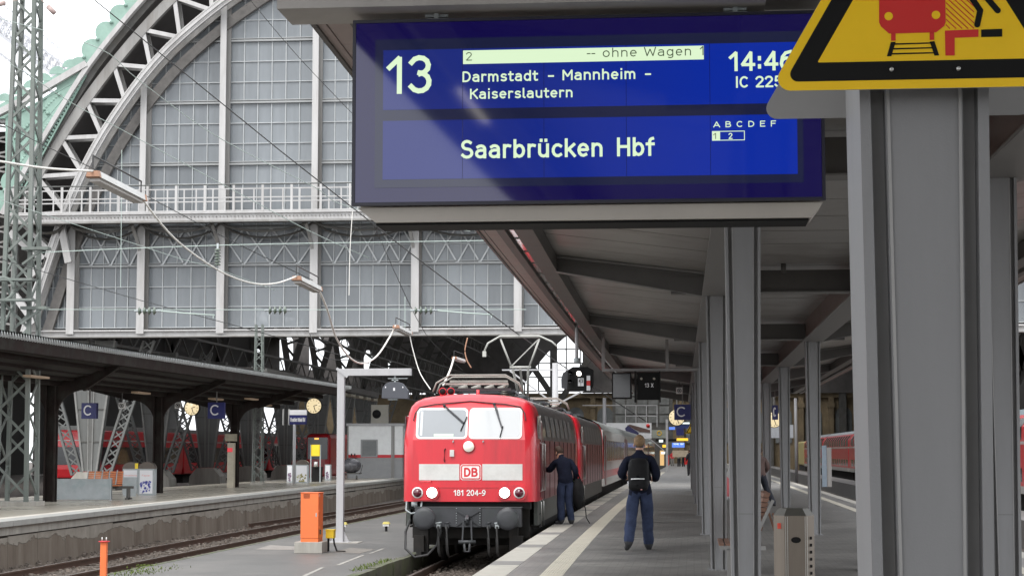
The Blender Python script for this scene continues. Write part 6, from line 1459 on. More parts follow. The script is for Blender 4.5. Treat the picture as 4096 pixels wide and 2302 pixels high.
# ================================================================ things on the service pavement
g0_ = at(1360, 2168, Z=.2); GX, GY = g0_.x, g0_.y
gp = thing('gallows_pole', (GX, GY, .2), 'light grey gallows-shaped pole between the tracks left of the locomotive', 'pole')
zt = at(1360, 1474, Y=GY).z; xr = at(1646, 1480, Y=GY).x
MB().box((GX-.085, GY-.085, .22), (GX+.085, GY+.085, zt-.22)).build('upright', M['greypole'], gp, bevel=.006)
b = MB(); b.prism([(GX-.085, zt-.22), (GX+.085, zt-.22), (GX+.15, zt-.14), (GX+.02, zt), (GX-.085, zt)], GY-.084, GY+.084); b.build('corner_piece', M['greypole'], gp)
MB().box((GX+.03, GY-.08, zt-.17), (xr, GY+.08, zt-.0)).build('arm', M['greypole'], gp, bevel=.006)
MB().beam((GX-.1, GY-.09, zt+.01), (GX+.17, GY-.09, zt-.2), .06, .03, up=(0, 1, 0)).build('gusset', M['greypole'], gp)
MB().box((GX-.25, GY-.25, .2), (GX+.25, GY+.25, .225)).build('base_plate', M['greypole'], gp)
b = MB()
for s in (-1, 1): b.prism([(GX+s*.085, .225), (GX+s*.22, .225), (GX+s*.085, .5)] if s > 0 else [(GX-.085, .225), (GX-.085, .5), (GX-.22, .225)], GY-.01, GY+.01)
b.build('foot_rib', M['greypole'], gp)
MB().box((GX-.42, GY-.38, .2), (GX+.5, GY+.38, .215)).build('foundation', M['concrete'], gp)
hb = thing('hanging_signal_box', (at(1580, 1600, Y=GY).x, GY, at(1580, 1602, Y=GY).z), 'dark slate bell-shaped box hanging from the gallows pole arm', 'signal box')
def gq(x, y): p = at(x, y, Y=GY); return (p.x, p.z)
MB().prism([gq(*p) for p in [(1529, 1592), (1634, 1594), (1634, 1562), (1612, 1533), (1595, 1527), (1562, 1527), (1546, 1533), (1531, 1552)]], GY-.1, GY+.15).build('housing', M['darkbox'], hb, bevel=.008)
b = MB(); p = gq(1552, 1512); q = gq(1630, 1510); b.box((p[0], GY-.03, p[1]-.012), (q[0], GY+.03, p[1]+.005)); c = gq(1580, 1520); b.box((c[0]-.02, GY-.02, c[1]-.05), (c[0]+.02, GY+.02, zt-.16)); b.box((c[0]-.08, GY-.02, gq(0, 1524)[1]-.02), (c[0]+.08, GY+.02, gq(0, 1524)[1]+.01)); b.build('hanger', M['galv'], hb)
b = MB()
for px, w in ((1579, .022), (1545, .012), (1614, .012)):
    c = gq(px, 1556 if px == 1579 else 1548); b.box((c[0]-w, GY-.108, c[1]-w*1.6), (c[0]+w, GY-.1, c[1]+w*1.6))
b.build('white_marker', M['signwhite'], hb)
MB().box((gq(1562, 0)[0], GY-.05, gq(0, 1603)[1]), (gq(1600, 0)[0], GY+.05, gq(0, 1597)[1])).build('lower_lip', M['galv'], hb)
# orange cabinet
a, c = at(1186, 2208, Z=.2), at(1284, 2211, Z=.2); AX0, AX1, AY = a.x, c.x, c.y
oc = thing('switch_cabinet', ((AX0+AX1)/2, AY+.3, .2), 'bright orange switch cabinet on a pale concrete plinth between the tracks', 'cabinet')
MB().box((AX0, AY, .2), (AX1+.02, AY+.62, .44)).build('plinth', M['concrete'], oc, bevel=.008)
ztp = at(1240, 1968, Y=AY+.05).z; xL, xR = at(1202, 2100, Y=AY+.05).x, at(1273, 2100, Y=AY+.05).x
MB().box((xL, AY+.05, .52), (xR, AY+.57, ztp-.015)).build('case', M['orange'], oc, bevel=.006); MB().box((xL+.005, AY+.055, .44), (xR-.005, AY+.565, .515)).build('base_strip', M['orange'], oc)
b = MB(); [b.cyl((xR+.004, AY+.12, z), (xR+.004, AY+.12, z+.07), .009, n=8) for z in (.7, 1.05, 1.4)]; b.build('hinge', M['orange'], oc)
b = MB(); [b.box((xL+.06, AY+.046, 1.38+k*.02), (xL+.2, AY+.052, 1.388+k*.02)) for k in range(5)]; b.build('vent_slot', M['signblack'], oc); MB().box((xR-.06, AY+.044, .98), (xR-.035, AY+.052, 1.06)).build('lock_plate', M['galv'], oc)
MB().box((xL-.012, AY+.04, ztp-.014), (xR+.012, AY+.58, ztp)).build('lid', M['orange'], oc, bevel=.004)
MB().box((xR+.001, AY+.1, ztp-.1), (xR+.003, AY+.2, ztp-.03)).build('label_plate', M['signwhite'], oc); MB().box((xR+.002, AY+.2, .6), (xR+.03, AY+.24, .7)).build('padlock', M['ironold'], oc)
yb = thing('yellow_box', (xR+.3, AY+.7, .2), 'small yellow junction box with dark cables beside the orange cabinet', 'junction box')
a, c = at(1306, 2150, Y=AY+.8), at(1334, 2119, Y=AY+.8)
MB().box((a.x, AY+.7, a.z), (c.x+.02, AY+.95, c.z)).build('box', M['yellow'], yb, bevel=.008); MB().box((a.x-.01, AY+.69, c.z), (c.x+.03, AY+.96, c.z+.02)).build('lid', M['yellow'], yb)
b = MB(); b.tube([(c.x, AY+.8, a.z+.02), (c.x+.03, AY+.75, a.z-.12), (c.x+.1, AY+.7, .21), (c.x+.3, AY+.6, .21)], .022, 6); b.box((a.x+.02, AY+.8, .2), (a.x+.06, AY+.84, a.z)); b.build('cable', M['black'], yb)
for (px, py, lab) in ((1545, 2123, 'small yellow-capped marker standing alone on the pavement left of the locomotive'), (1373, 2125, 'small yellow-capped marker right behind the gallows pole')):
    p = at(px, py, Z=.2); t = thing('cable_marker', (p.x, p.y, .2), lab, 'marker', 'small yellow-capped markers on the service pavement')
    MB().box((p.x-.03, p.y-.03, .2), (p.x+.03, p.y+.03, .38)).build('post', M['black'], t); MB().prism([(p.x-.1, .4), (p.x+.1, .4), (p.x+.07, .46), (p.x-.07, .46)], p.y-.09, p.y+.09).build('cap', mat('pale_yellow_cap', (.75, .65, .2), .5, var=.1), t); MB().box((p.x-.09, p.y-.08, .34), (p.x+.09, p.y+.08, .399)).build('collar', M['offwhite'], t)
p = at(430, 2115, Y=27.5); px0, px1 = at(403, 2250, Y=27.5).x, at(427, 2250, Y=27.5).x; zt2 = at(413, 2165, Y=27.5).z
op = thing('orange_post', ((px0+px1)/2, 27.5, .2), 'thin orange post with red top plate at the bottom left', 'post')
MB().box((px0, 27.46, .2), (px1, 27.54, zt2)).build('shaft', M['orange'], op, bevel=.006); MB().cyl(((px0+px1)/2, 27.5, zt2), ((px0+px1)/2, 27.5, zt2+.012), .085, n=18).build('top_plate', M['dbred'], op)
b = MB()
for dx in (-.025, .04): b.cyl(((px0+px1)/2+dx, 27.48, zt2+.012), ((px0+px1)/2+dx, 27.48, zt2+.07), .009, n=6)
b.build('stud', M['chrome'], op)
# ================================================================ overhead wires, suspended lamps, insulators
wires = [
 ([(0, 232, 36), (106, 295, 37), (309, 425, 42), (483, 517, 46), (822, 700, 56), (1237, 923, 75), (1475, 1031, 92)], 'pale', .014, 'pale overhead wire from the upper left edge to the zigzag bracing'),
 ([(0, 75, 28), (400, 195, 34), (566, 329, 38), (885, 556, 48), (1256, 747, 62), (1420, 834, 70), (1880, 925, 90)], 'pale', .013, 'bright pale overhead wire passing before the arch and disappearing behind the board'),
 ([(0, 490, 40), (169, 578, 44), (377, 677, 50), (653, 819, 60), (948, 974, 74), (1250, 1120, 92)], 'dark', .015, 'twisted dark wire just above the nearest hanging lamp'),
 ([(0, 800, 44), (527, 971, 58), (730, 1037, 68), (860, 1073, 78), (1100, 1160, 92)], 'pale', .012, 'pale wire running below the gallery on the left'),
 ([(0, 1035, 46), (464, 1172, 58), (652, 1225, 66), (1100, 1345, 85), (1640, 1500, 118)], 'dark', .014, 'dark wire descending under the hall sill beam'),
 ([(1000, 0, 30), (1200, 235, 36), (1410, 455, 45)], 'dark', .011, 'thin dark wire at the top left of the blue board'),
 ([(1490, 890, 52), (1700, 1330, 80), (1850, 1480, 92)], 'dark', .012, 'thin dark wire falling towards the pantograph'),
 ([(1237, 1330, 60), (1290, 1425, 60), (1400, 1440, 62)], 'dark', .016, 'sagging black cable loop under the sill'),
 ([(165, 1009, 50.5), (600, 990, 50.5), (1100, 975, 50.5), (1940, 962, 50.5)], 'pale', .014, 'upper pale cross wire running sideways from the lattice mast'),
 ([(170, 1237, 50.5), (1100, 1238, 50.5), (2105, 1237, 50.5)], 'pale', .012, 'lower pale cross wire carrying the ribbed insulators'),
 ([(1410, 845, 50.4), (1400, 1000, 50.4), (1396, 1180, 50.4)], 'white', .016, 'white cable dangling in front of the glazing left of the board'),
 ([(1620, 1185, 52), (1620, 1310, 52)], 'pale', .012, 'short vertical hanger wire above the third hanging lamp'),
 ([(482, 1150, 40), (484, 1000, 40), (487, 600, 40)], 'pale', .006, 'hair-thin vertical wire in front of the left gallery'),
]
def hp(r): return 2.9 if r > .018 else 1.7 if r > .012 else 1.35
def wtube(Q, h):
    b = MB()
    for p, q in zip(Q, Q[1:]): b.tube([p, q], h/FPX*p.y, 5, h/FPX*q.y)
    return b
for pts, kind, r, lab in wires:
    P = [at(x, y, Y=Y) for x, y, Y in pts]
    # smooth between points
    Q = []
    for i in range(len(P)-1):
        p0, p1, p2, p3 = P[max(0, i-1)], P[i], P[i+1], P[min(len(P)-1, i+2)]
        for j in range(5):
            t = j/5; Q.append(.5*((2*p1)+(-p0+p2)*t+(2*p0-5*p1+4*p2-p3)*t*t+(-p0+3*p1-3*p2+p3)*t**3))
    Q.append(P[-1])
    tag(wtube(Q, hp(r)).build('overhead_wire', {'dark': M['wire'], 'pale': M['wirel'], 'white': M['cable']}[kind], off=Q[0]), lab, 'wire')
# contact wire over track 13
tag(wtube([Vector((Xt(y), y, 5.66)) for y in range(10, 240, 10)], 2.4).build('contact_wire', M['wire'], off=(Xt(10), 10, 5.66)), 'contact wire stretched above the locomotives', 'wire')
def insulator(px, py, Y, lab, vert=False, tail=True):
    c = at(px, py, Y=Y); t = thing('insulator', (c.x, Y, c.z), lab, 'insulator', 'ribbed insulators on the cross wire')
    L = .34
    ax = Vector((0, 0, 1)) if vert else Vector((1, 0, 0))
    MB().tube([c-ax*L*1.1, c+ax*L*1.1], .03, 8).build('rod', M['galv'], t)
    for k in range(4 if not vert else 6):
        u = c+ax*(-.21+.14*k if not vert else -.2+.08*k); MB().tube([u-ax*.025, u+ax*.03], .115 if not vert else .1, 14, .05).build('shed', M['porcelain'], t)
    if tail: b = MB(); b.tube([c+ax*L, c+Vector((1.2, 0, -.08)), c+Vector((1.9, 0, -.13))], .02, 6); b.tube([c+Vector((1.85, 0, -.1)), c+Vector((1.85, 0, -.22))], .012, 5); b.build('tail_rod', M['wirel'], t)
insulator(590, 1243, 50.4, 'four-ribbed insulator on the cross wire nearest the lattice mast'); insulator(1112, 1240, 50.4, 'four-ribbed insulator on the cross wire in the middle, below the second hanging lamp', tail=False); insulator(1695, 1241, 50.4, 'four-ribbed insulator on the cross wire farthest right, left of the canopy', tail=True)
insulator(870, 1027, 50.4, 'upright ribbed insulator hanging at the gallery mullion', vert=True, tail=False)
# hanging fluorescent lamps
def hlamp(xa, ya, xb, yb, Ya, L, lab):
    A = at(xa, ya, Y=Ya); Bp = at(xb, yb, Y=Ya+L); d = (Bp-A).normalized(); m_ = (A+Bp)/2
    t = thing('hanging_lamp', m_, lab, 'lamp', 'fluorescent lamps hanging from the wires')
    up = Vector((0, 0, 1)); sd = d.cross(up).normalized(); u = sd.cross(d); k = Ya/21
    def ring(p, w, h): return [p-sd*w-u*h, p+sd*w-u*h, p+sd*w*.8+u*h*.5, p-sd*w*.8+u*h*.5]
    b = MB(); b.hexa(ring(A+d*.06, .085, .05)+ring(Bp-d*.06, .085, .05)); b.build('white_reflector', M['offwhite'], t)
    b = MB(); b.hexa(ring(A+d*.08-u*.06, .065, .03)+ring(Bp-d*.08-u*.06, .065, .03)); b.build('lamp_cover', mat('clear_lamp_cover', (.4, .38, .36), .15, var=.1), t)
    for p, q in ((A, A+d*.06), (Bp-d*.06, Bp)): MB().hexa(ring(p, .08, .045)+ring(q, .09, .055)).build('end_cap', M['copper'], t)
    b = MB(); b.tube([A+u*.05, A+u*.2, Bp+u*.2, Bp+u*.05], .012, 5); b.build('suspension_wire', M['wire'], t)
    return A, Bp
LA = [hlamp(370, 690, 563, 788, 21, 1.75, 'nearest hanging fluorescent lamp with orange end caps, before the gallery'),
      hlamp(1185, 1108, 1272, 1152, 31, 1.7, 'second hanging fluorescent lamp, in front of the lower glazing'),
      hlamp(1583, 1303, 1637, 1329, 43, 1.7, 'third hanging fluorescent lamp, in front of the sill beam'),
      hlamp(1816, 1428, 1853, 1440, 57, 1.6, 'farthest small hanging lamp above the locomotive roof')]
def wcable(pts, lab, r=.018, m='cable'):
    P = [at(x, y, Y=Y) for x, y, Y in pts]; Q = []
    for i in range(len(P)-1):
        p0, p1, p2, p3 = P[max(0, i-1)], P[i], P[i+1], P[min(len(P)-1, i+2)]
        for j in range(6): t = j/6; Q.append(.5*((2*p1)+(-p0+p2)*t+(2*p0-5*p1+4*p2-p3)*t*t+(-p0+3*p1-3*p2+p3)*t**3))
    Q.append(P[-1]); tag(MB().tube(Q, r, 7).build('lamp_cable', M[m], off=Q[0]), lab, 'cable', 'white cables linking the hanging lamps')
wcable([(0, 645, 19), (180, 672, 20), (370, 684, 21)], 'white cable entering from the left edge to the nearest hanging lamp', .013)
wcable([(563, 788, 22.7), (700, 955, 24), (870, 1078, 27), (1000, 1130, 29), (1100, 1133, 30), (1185, 1105, 31)], 'white sagging cable between the first and second hanging lamps', .013)
wcable([(1275, 1155, 32.7), (1310, 1240, 34), (1345, 1350, 37), (1400, 1430, 39), (1455, 1452, 41), (1510, 1420, 42), (1560, 1345, 43), (1583, 1300, 43)], 'white sagging cable between the second and third hanging lamps', .02)
wcable([(1637, 1330, 44.7), (1652, 1400, 44.5), (1680, 1490, 44), (1722, 1556, 41.5)], 'thin cable falling from the third lamp to the locomotive horns', .012)
wcable([(1816, 1428, 57), (1800, 1480, 56), (1772, 1540, 55)], 'short white cable dropping from the farthest hanging lamp', .03)
wcable([(1870, 1350, 60), (1860, 1400, 60), (1868, 1440, 60), (1885, 1470, 60)], 'copper-brown cable loop under the sill above the pantograph', .02, 'copper')
# poles behind the locomotives
for i, (px, y0, y1, Y, w, lab) in enumerate(((2221, 1451, 1620, 70, .22, 'grey catenary pole rising behind the locomotive roof'), (2418, 1590, 1700, 110, .2, 'slim grey pole behind the roof of the coaches'))):
    a, c = at(px, y1, Y=Y), at(px, y0, Y=Y); X = a.x
    t = thing('catenary_pole', (X, Y, -.2), lab, 'pole', 'slim poles behind the train')
    MB().cyl((X, Y, -.2), (X, Y, c.z), w*.6, w*.5, 12).build('shaft', M['greypole'], t)
    if i == 0: b = MB(); b.beam((X, Y, at(0, 1622, Y=Y).z), (X-1.7, Y, at(0, 1490, Y=Y).z), .06, .06); b.beam((X, Y, at(0, 1625, Y=Y).z), (X+1.2, Y, at(0, 1560, Y=Y).z), .06, .06); b.beam((X-2, Y, at(0, 1487, Y=Y).z), (X+1, Y, at(0, 1487, Y=Y).z), .04, .05); b.build('cantilever', M['greypole'], t)
# light signal hanging at the canopy edge
SY = 38.0
def sq(x, y): p = at(x, y, Y=SY); return (p.x, p.z)
sg = thing('light_signal', (sq(2307, 1500)[0], SY, sq(0, 1561)[1]), 'black railway light signal with one white lamp, number 43 plate and red-white strip', 'signal')
c = sq(2307, 1450)
MB().cyl((c[0], SY, c[1]), (c[0], SY, ZS+.1), .035, n=10).build('hanger_tube', M['greypole'], sg); MB().cyl((c[0], SY, sq(0, 1462)[1]), (c[0], SY, sq(0, 1442)[1]), .06, n=10).build('joint', M['galv'], sg)
MB().prism([sq(*p) for p in [(2268, 1560), (2360, 1562), (2372, 1540), (2372, 1478), (2350, 1466), (2290, 1466), (2272, 1480)]], SY, SY+.3).build('housing', M['black'], sg, bevel=.01)
MB().prism([sq(*p) for p in [(2244, 1550), (2270, 1556), (2282, 1470), (2250, 1490), (2243, 1515)]], SY+.1, SY+.25).build('side_shield', M['bufgrey'], sg)
for (px, py, lit) in ((2316, 1493, True), (2282, 1493, False), (2282, 1527, False)):
    c = sq(px, py); h = MB(); n = 14; r = .05
    h.grid([[(c[0]+r*math.cos(math.pi*k/n-.15), y, c[1]+r*math.sin(math.pi*k/n-.15)) for k in range(n+1)] for y in (SY, SY-.18)], True); h.build('lamp_hood', M['black'], sg)
    if lit: MB().cyl((c[0], SY-.005, c[1]), (c[0], SY-.02, c[1]), .046, n=16).build('white_lamp', mat('signal_white', (.5, .5, .5), .3, var=0, emit=(1, .93, .85), es=5), sg)
    else: MB().cyl((c[0], SY-.0, c[1]), (c[0], SY-.012, c[1]), .04, n=14).build('dark_lamp', M['trainglass'], sg)
a, c = sq(2312, 1543), sq(2335, 1511); MB().box((a[0], SY-.02, a[1]), (c[0], SY-.012, c[1])).build('number_plate', M['signwhite'], sg)
o = text('number', '4 3', a[0]+.015, c[0]-.015, lerp(a[1], c[1], .42), .075, SY-.0225, M['signblack'], sg)
MB().box(((a[0]+c[0])/2-.004, SY-.0215, a[1]), ((a[0]+c[0])/2+.004, SY-.0205, c[1])).build('plate_seam', M['signblack'], sg)
a, c = sq(2347, 1561), sq(2361, 1501)
for k in range(3): MB().box((a[0], SY-.03, lerp(a[1], c[1], k/3)), (c[0], SY-.015, lerp(a[1], c[1], (k+1)/3)-.002)).build('strip', (M['signwhite'], M['signred'], M['signwhite'])[k], sg)
# gantry frame with black display boxes
GY2 = 42.0
def q2(x, y): p = at(x, y, Y=GY2); return (p.x, p.z)
gf = thing('sign_frame', (q2(2600, 1477)[0], GY2, q2(0, 1483)[1]), 'grey steel frame under the canopy holding two black boxes', 'frame')
a, c = q2(2408, 1484), q2(2790, 1472); MB().box((a[0], GY2, a[1]), (CL(GY2)-.12, GY2+.07, c[1])).build('crossbar', M['canopy_steel'], gf)
for px, ztop in ((2412, 2.66), (2668, 2.5)):
    x = q2(px, 1400)[0]; MB().box((x-.035, GY2+.005, c[1]), (x+.035, GY2+.065, EYE+ztop)).build('hanger', M['canopy_steel'], gf)
t = thing('black_indicator_box', (q2(2490, 1595)[0], GY2, q2(0, 1595)[1]), 'blank black indicator box hanging left under the sign frame', 'indicator')
a, c = q2(2448, 1594), q2(2526, 1490); MB().box((a[0], GY2-.1, a[1]), (c[0], GY2+.16, c[1])).build('case', M['signblack'], t, bevel=.01); MB().box((a[0]+.03, GY2-.104, a[1]+.03), (c[0]-.03, GY2-.1002, c[1]-.03)).build('screen', M['trainglass'], t)
t = thing('platform_number_box', (q2(2595, 1600)[0], GY2, q2(0, 1600)[1]), 'black box with white lettering 13 X hanging under the sign frame', 'indicator')
a, c = q2(2549, 1598), q2(2637, 1489); MB().box((a[0], GY2-.1, a[1]), (c[0], GY2+.14, c[1])).build('case', M['signblack'], t, bevel=.008); MB().box((c[0], GY2-.12, a[1]-.06), (c[0]+.03, GY2-.05, c[1]+.03)).build('side_bar', M['black'], t)
MB().box((a[0]-.06, GY2-.12, a[1]-.06), (a[0]-.01, GY2+.05, c[1]+.03)).build('side_bar', M['black'], t)
z = q2(0, 1557)[1]; text('lettering', '13 X', q2(2570, 0)[0], q2(2604, 0)[0], z, q2(0, 1541)[1]-z, GY2-.106, M['signwhite'], t)
b = MB()
for px in (2566, 2617): p = q2(px, 1514); b.cyl((p[0], GY2-.11, p[1]), (p[0], GY2-.1, p[1]), .028, n=10)
b.build('light_dot', mat('dull_lamp', (.35, .33, .28), .4, var=0), t)
# ================================================================ inside the hall: boards and lights at the concourse
def board(nm, x0, y0, x1, y1, Y, m, lab, cat, frame=True):
    a, c = at(x0, y1, Y=Y), at(x1, y0, Y=Y); t = thing(nm, ((a.x+c.x)/2, Y, a.z), lab, cat)
    MB().box((a.x, Y, a.z), (c.x, Y+.25, c.z)).build('board', m, t); return t, a, c
t, a, c = board('hanging_banner', 2425, 1690, 2606, 1752, 150, mat('banner_white', (.62, .63, .65), .6, var=.06), 'white advertising banner with dark slanting shapes and a red disc above the coaches', 'banner')
def bq(x, y, Y=150): p = at(x, y, Y=Y); return (p.x, p.z)
MB().prism([bq(*p) for p in [(2508, 1700), (2520, 1696), (2600, 1718), (2601, 1728), (2560, 1726)]][::-1], 149.95, 149.99).build('print_shape', mat('print_brown', (.1, .06, .05), .5, var=.2), t)
MB().prism([bq(*p) for p in [(2500, 1712), (2512, 1700), (2556, 1730), (2550, 1740), (2504, 1722)]][::-1], 149.93, 149.945).build('print_shape', mat('print_navy', (.03, .03, .1), .5, var=.2), t)
p = bq(2592, 1701); MB().cyl((p[0], 149.99, p[1]), (p[0], 149.94, p[1]), .15, n=16).build('red_disc', M['signred'], t)
t, a, c = board('pale_banner', 2608, 1718, 2666, 1750, 152, mat('banner_pale', (.28, .30, .26), .6, var=.1), 'pale banner with yellow emblem right of the white banner', 'banner')
p = bq(2637, 1731, 152); MB().tube([(p[0]+.17*math.cos(k*.5236), 151.97, p[1]+.17*math.sin(k*.5236)) for k in range(13)], .03, 5).build('yellow_emblem', M['signyellow'], t)
scr = mat('lit_blue_screen', (.02, .03, .1), .4, var=0, emit=(.12, .25, .8), es=.5); scr2 = mat('lit_orange_sign', (.3, .15, 0), .4, var=0, emit=(1, .55, .05), es=.6); scr3 = mat('lit_white_sign', (.3, .3, .3), .4, var=0, emit=(.8, .95, .9), es=.6)
board('concourse_sign', 2676, 1706, 2700, 1717, 200, scr, 'small blue lit sign under the far clock', 'sign')
board('concourse_sign', 2710, 1688, 2763, 1694, 200, scr3, 'white lit light band behind the blue C sign', 'light')
board('concourse_sign', 2700, 1697, 2763, 1712, 200, mat('dim_blue_sign', (.02, .04, .16), .4, var=.2), 'wide dim blue fascia under the clock', 'sign')
board('concourse_sign', 2707, 1751, 2752, 1761, 196, scr2, 'orange lit sign in the concourse', 'sign')
t, a, c = board('departure_board', 2688, 1769, 2738, 1788, 190, scr, 'blue lit departure board far down the platform', 'display board')
text('lettering', '14:46  Hbf', a.x+.15, c.x-.1, lerp(a.z, c.z, .55), .18, 189.98, scr3, t)
board('concourse_sign', 2650, 1777, 2668, 1788, 180, scr2, 'small orange lit sign above the far coach', 'sign')
board('concourse_sign', 2636, 1757, 2652, 1767, 185, scr3, 'tiny green-white lit sign left of the far pole', 'sign')
board('dark_sign_row', 2622, 1754, 2705, 1764, 187, M['signblack'], 'dark sign row across the far platform', 'sign')
board('service_sign', 2705, 1712, 2735, 1740, 170, M['signblue'], 'navy sign panel with arrow beside the warning triangle', 'sign')
board('red_machine', 2664, 1818, 2676, 1860, 165, M['signred'], 'slim red ticket machine far down the platform', 'ticket machine')
board('red_machine', 2738, 1830, 2752, 1856, 165, M['signred'], 'squat red machine beside the far travellers', 'ticket machine')
board('far_kiosk', 2690, 1800, 2752, 1826, 200, mat('kiosk_beige', (.3, .25, .2), .6, var=.3, emit=(1, .8, .55), es=.05), 'dimly lit beige kiosk front at the platform end', 'kiosk')
board('lit_shop_window', 2640, 1800, 2656, 1860, 205, mat('warm_shop_light', (.3, .2, .1), .5, var=0, emit=(1, .62, .25), es=.3), 'warm lit shop front behind the coaches', 'shop front')
board('white_light_panel', 2644, 1806, 2660, 1814, 195, scr3, 'small bright white light beside the coach end', 'light')
t = thing('far_pole', (at(2668, 1800, Y=150).x, 150, ZP), 'grey pole with diagonal stay beside the far red machine', 'pole')
x = at(2668, 1800, Y=150).x; b = MB(); b.box((x-.09, 150, ZP), (x+.09, 150.2, at(0, 1680, Y=150).z)); b.beam((x-1.4, 150, at(0, 1752, Y=150).z), (x+.1, 150, at(0, 1815, Y=150).z), .08, .06); b.build('shaft', M['greypole'], t)
# white tube grid hanging in the hall above the banner
t = thing('tube_grid', (at(2570, 1650, Y=155).x, 155, 5), 'pale tubular grid frame hanging in the hall below the black boxes', 'frame')
b = MB()
for px in (2502, 2544, 2586, 2628): p, q = at(px, 1620, Y=155), at(px, 1706, Y=155); b.beam(p, q, .06, .06, up=(0, 1, 0))
for py in (1620, 1662): p, q = at(2330 if py == 1620 else 2500, py, Y=155), at(2630, py, Y=155); b.beam(p, q, .06, .06)
b.build('tubes', M['greypole'], t)
# glazed hall partition behind it
t = thing('glazed_partition', (at(2600, 1690, Y=255).x, 255, 8), 'dim grey glazed partition at the hall end behind the hanging frames', 'partition')
for i in range(5):
    for j in range(4):
        a, c = at(2462+i*44, 1690-(j)*36, Y=255), at(2500+i*44, 1690-(j+1)*36+5, Y=255); MB().box((a.x, 255, a.z), (c.x, 255.1, c.z)).build('pane', mat('dim_partition_glass', (.16, .165, .16), .2, var=.5, vs=.6), t)
a, c = at(2450, 1700, Y=255.2), at(2690, 1540, Y=255.2); MB().box((a.x, 255.12, 0), (c.x, 255.3, c.z)).build('frame', M['ironold'], t)
# white concourse board on the right
board('blank_screen', 3079, 1697, 3173, 1750, 120, mat('panel_white', (.7, .73, .78), .5, var=.05), 'bluish white blank screen seen between the slim right columns', 'screen')
t = thing('phone_column', (at(3297, 1930, Y=100).x, 100, .55), 'slim grey information column with blue top right of the platform', 'information column')
a, c = at(3289, 1925, Y=100), at(3306, 1780, Y=100); MB().box((a.x, 100, .55), (c.x, 100.2, c.z)).build('case', mat('blue_grey_panel', (.2, .25, .3), .4, var=.2), t); MB().box((c.x+.02, 100, .55), (c.x+.25, 100.2, c.z-.1)).build('side', M['steel_shade'], t)
t = thing('far_pole', (at(3186, 1900, Y=125).x, 125, 0), 'slim pale pole between the second and third right columns', 'pole'); x = at(3186, 1900, Y=125).x; MB().cyl((x, 125, 0), (x, 125, at(0, 1600, Y=125).z), .1, n=10).build('shaft', M['greypole'], t)
# ================================================================ litter bin and bench on the right platform
a = at(3090, 2290, Y=20.5)
BYb = 20.5
def bb(x, y): return at(x, y, Y=BYb)
x0, x1 = bb(3098, 2200).x, bb(3262, 2200).x; zt = bb(0, 2050).z
bi = thing('litter_bin', ((x0+x1)/2, BYb, ZP), 'brownish stainless steel litter bin with black slot and small red sticker', 'litter bin')
xm0, xm1 = bb(3138, 2200).x, bb(3226, 2200).x
foot = [(x0, BYb+.16), (xm0, BYb), (xm1, BYb), (x1, BYb+.16), (x1-.02, BYb+.42), (x0+.02, BYb+.42)]
MB().prismz(foot, ZP+.03, zt).build('body', M['stainless'], bi, bevel=.004)
k = .72; cxm = (x0+x1)/2; cym = BYb+.22
top = [(cxm+(x-cxm)*k, cym+(y-cym)*k) for x, y in foot]
b = MB(); n = 6; b._a([(x, y, zt) for x, y in foot]+[(x, y, zt+.075) for x, y in top], [(i, (i+1) % n, (i+1) % n+n, i+n) for i in range(n)]+[tuple(range(n, 2*n))]); b.build('sloped_lid', mat('dull_lid', (.13, .125, .11), .45, metal=.6, var=.15), bi)
p, q = bb(3164, 2170), bb(3204, 2145); MB().prism([(lerp(p.x, q.x, .5)+(q.x-p.x)/2*math.cos(i*math.pi/6), (p.z+q.z)/2+(q.z-p.z)/2*math.sin(i*math.pi/6)) for i in range(12)], BYb-.004, BYb-.0005).build('slot', M['signblack'], bi)
p = bb(3121, 2102); MB().box((p.x-.028, BYb+.05, p.z-.03), (p.x+.022, BYb+.062, p.z+.03)).build('red_sticker', mat('sticker_red', (.75, .08, .05), .5, var=0), bi)
b = MB()
for px in (3143, 3151, 3222, 3230): x = bb(px, 0+2200).x; b.box((x-.002, BYb-.003, ZP+.04), (x+.002, BYb-.0005, zt-.01))
b.build('edge_fold', M['chrome'], bi)
b = MB()
for i in range(9): z = ZP+.08+i*.075; b.box((x1-.075, BYb+.07, z), (x1-.03, BYb+.115, z+.03))
b.build('stencilled_mark', M['black'], bi)
# bench behind it
bh = thing('platform_bench', (at(3050, 2150, Z=ZP).x, 25, ZP), 'platform bench with brown slatted back behind the litter bin, seen end on', 'bench')
YBn = 24.6
def bq2(x, y, Y=YBn): return at(x, y, Y=Y)
for j in range(8):
    a = bq2(3020, 2090-12*j) ; MB().hexa([(bq2(3022, 0+2000).x+.035*j*.4, YBn, bq2(0, 2110).z+.062*j), (bq2(3030, 2000).x+.035*j*.4+.05, YBn, bq2(0, 2110).z+.062*j), (bq2(3030, 2000).x+.035*j*.4+.05, YBn+1.8, bq2(0, 2110).z+.062*j), (bq2(3022, 2000).x+.035*j*.4, YBn+1.8, bq2(0, 2110).z+.062*j), (bq2(3022, 2000).x+.035*j*.4+.012, YBn, bq2(0, 2110).z+.062*j+.05), (bq2(3030, 2000).x+.035*j*.4+.07, YBn, bq2(0, 2110).z+.062*j+.05), (bq2(3030, 2000).x+.035*j*.4+.07, YBn+1.8, bq2(0, 2110).z+.062*j+.05), (bq2(3022, 2000).x+.035*j*.4+.012, YBn+1.8, bq2(0, 2110).z+.062*j+.05)]).build('back_slat', M['wood'], bh)
xb = bq2(3000, 2130).x
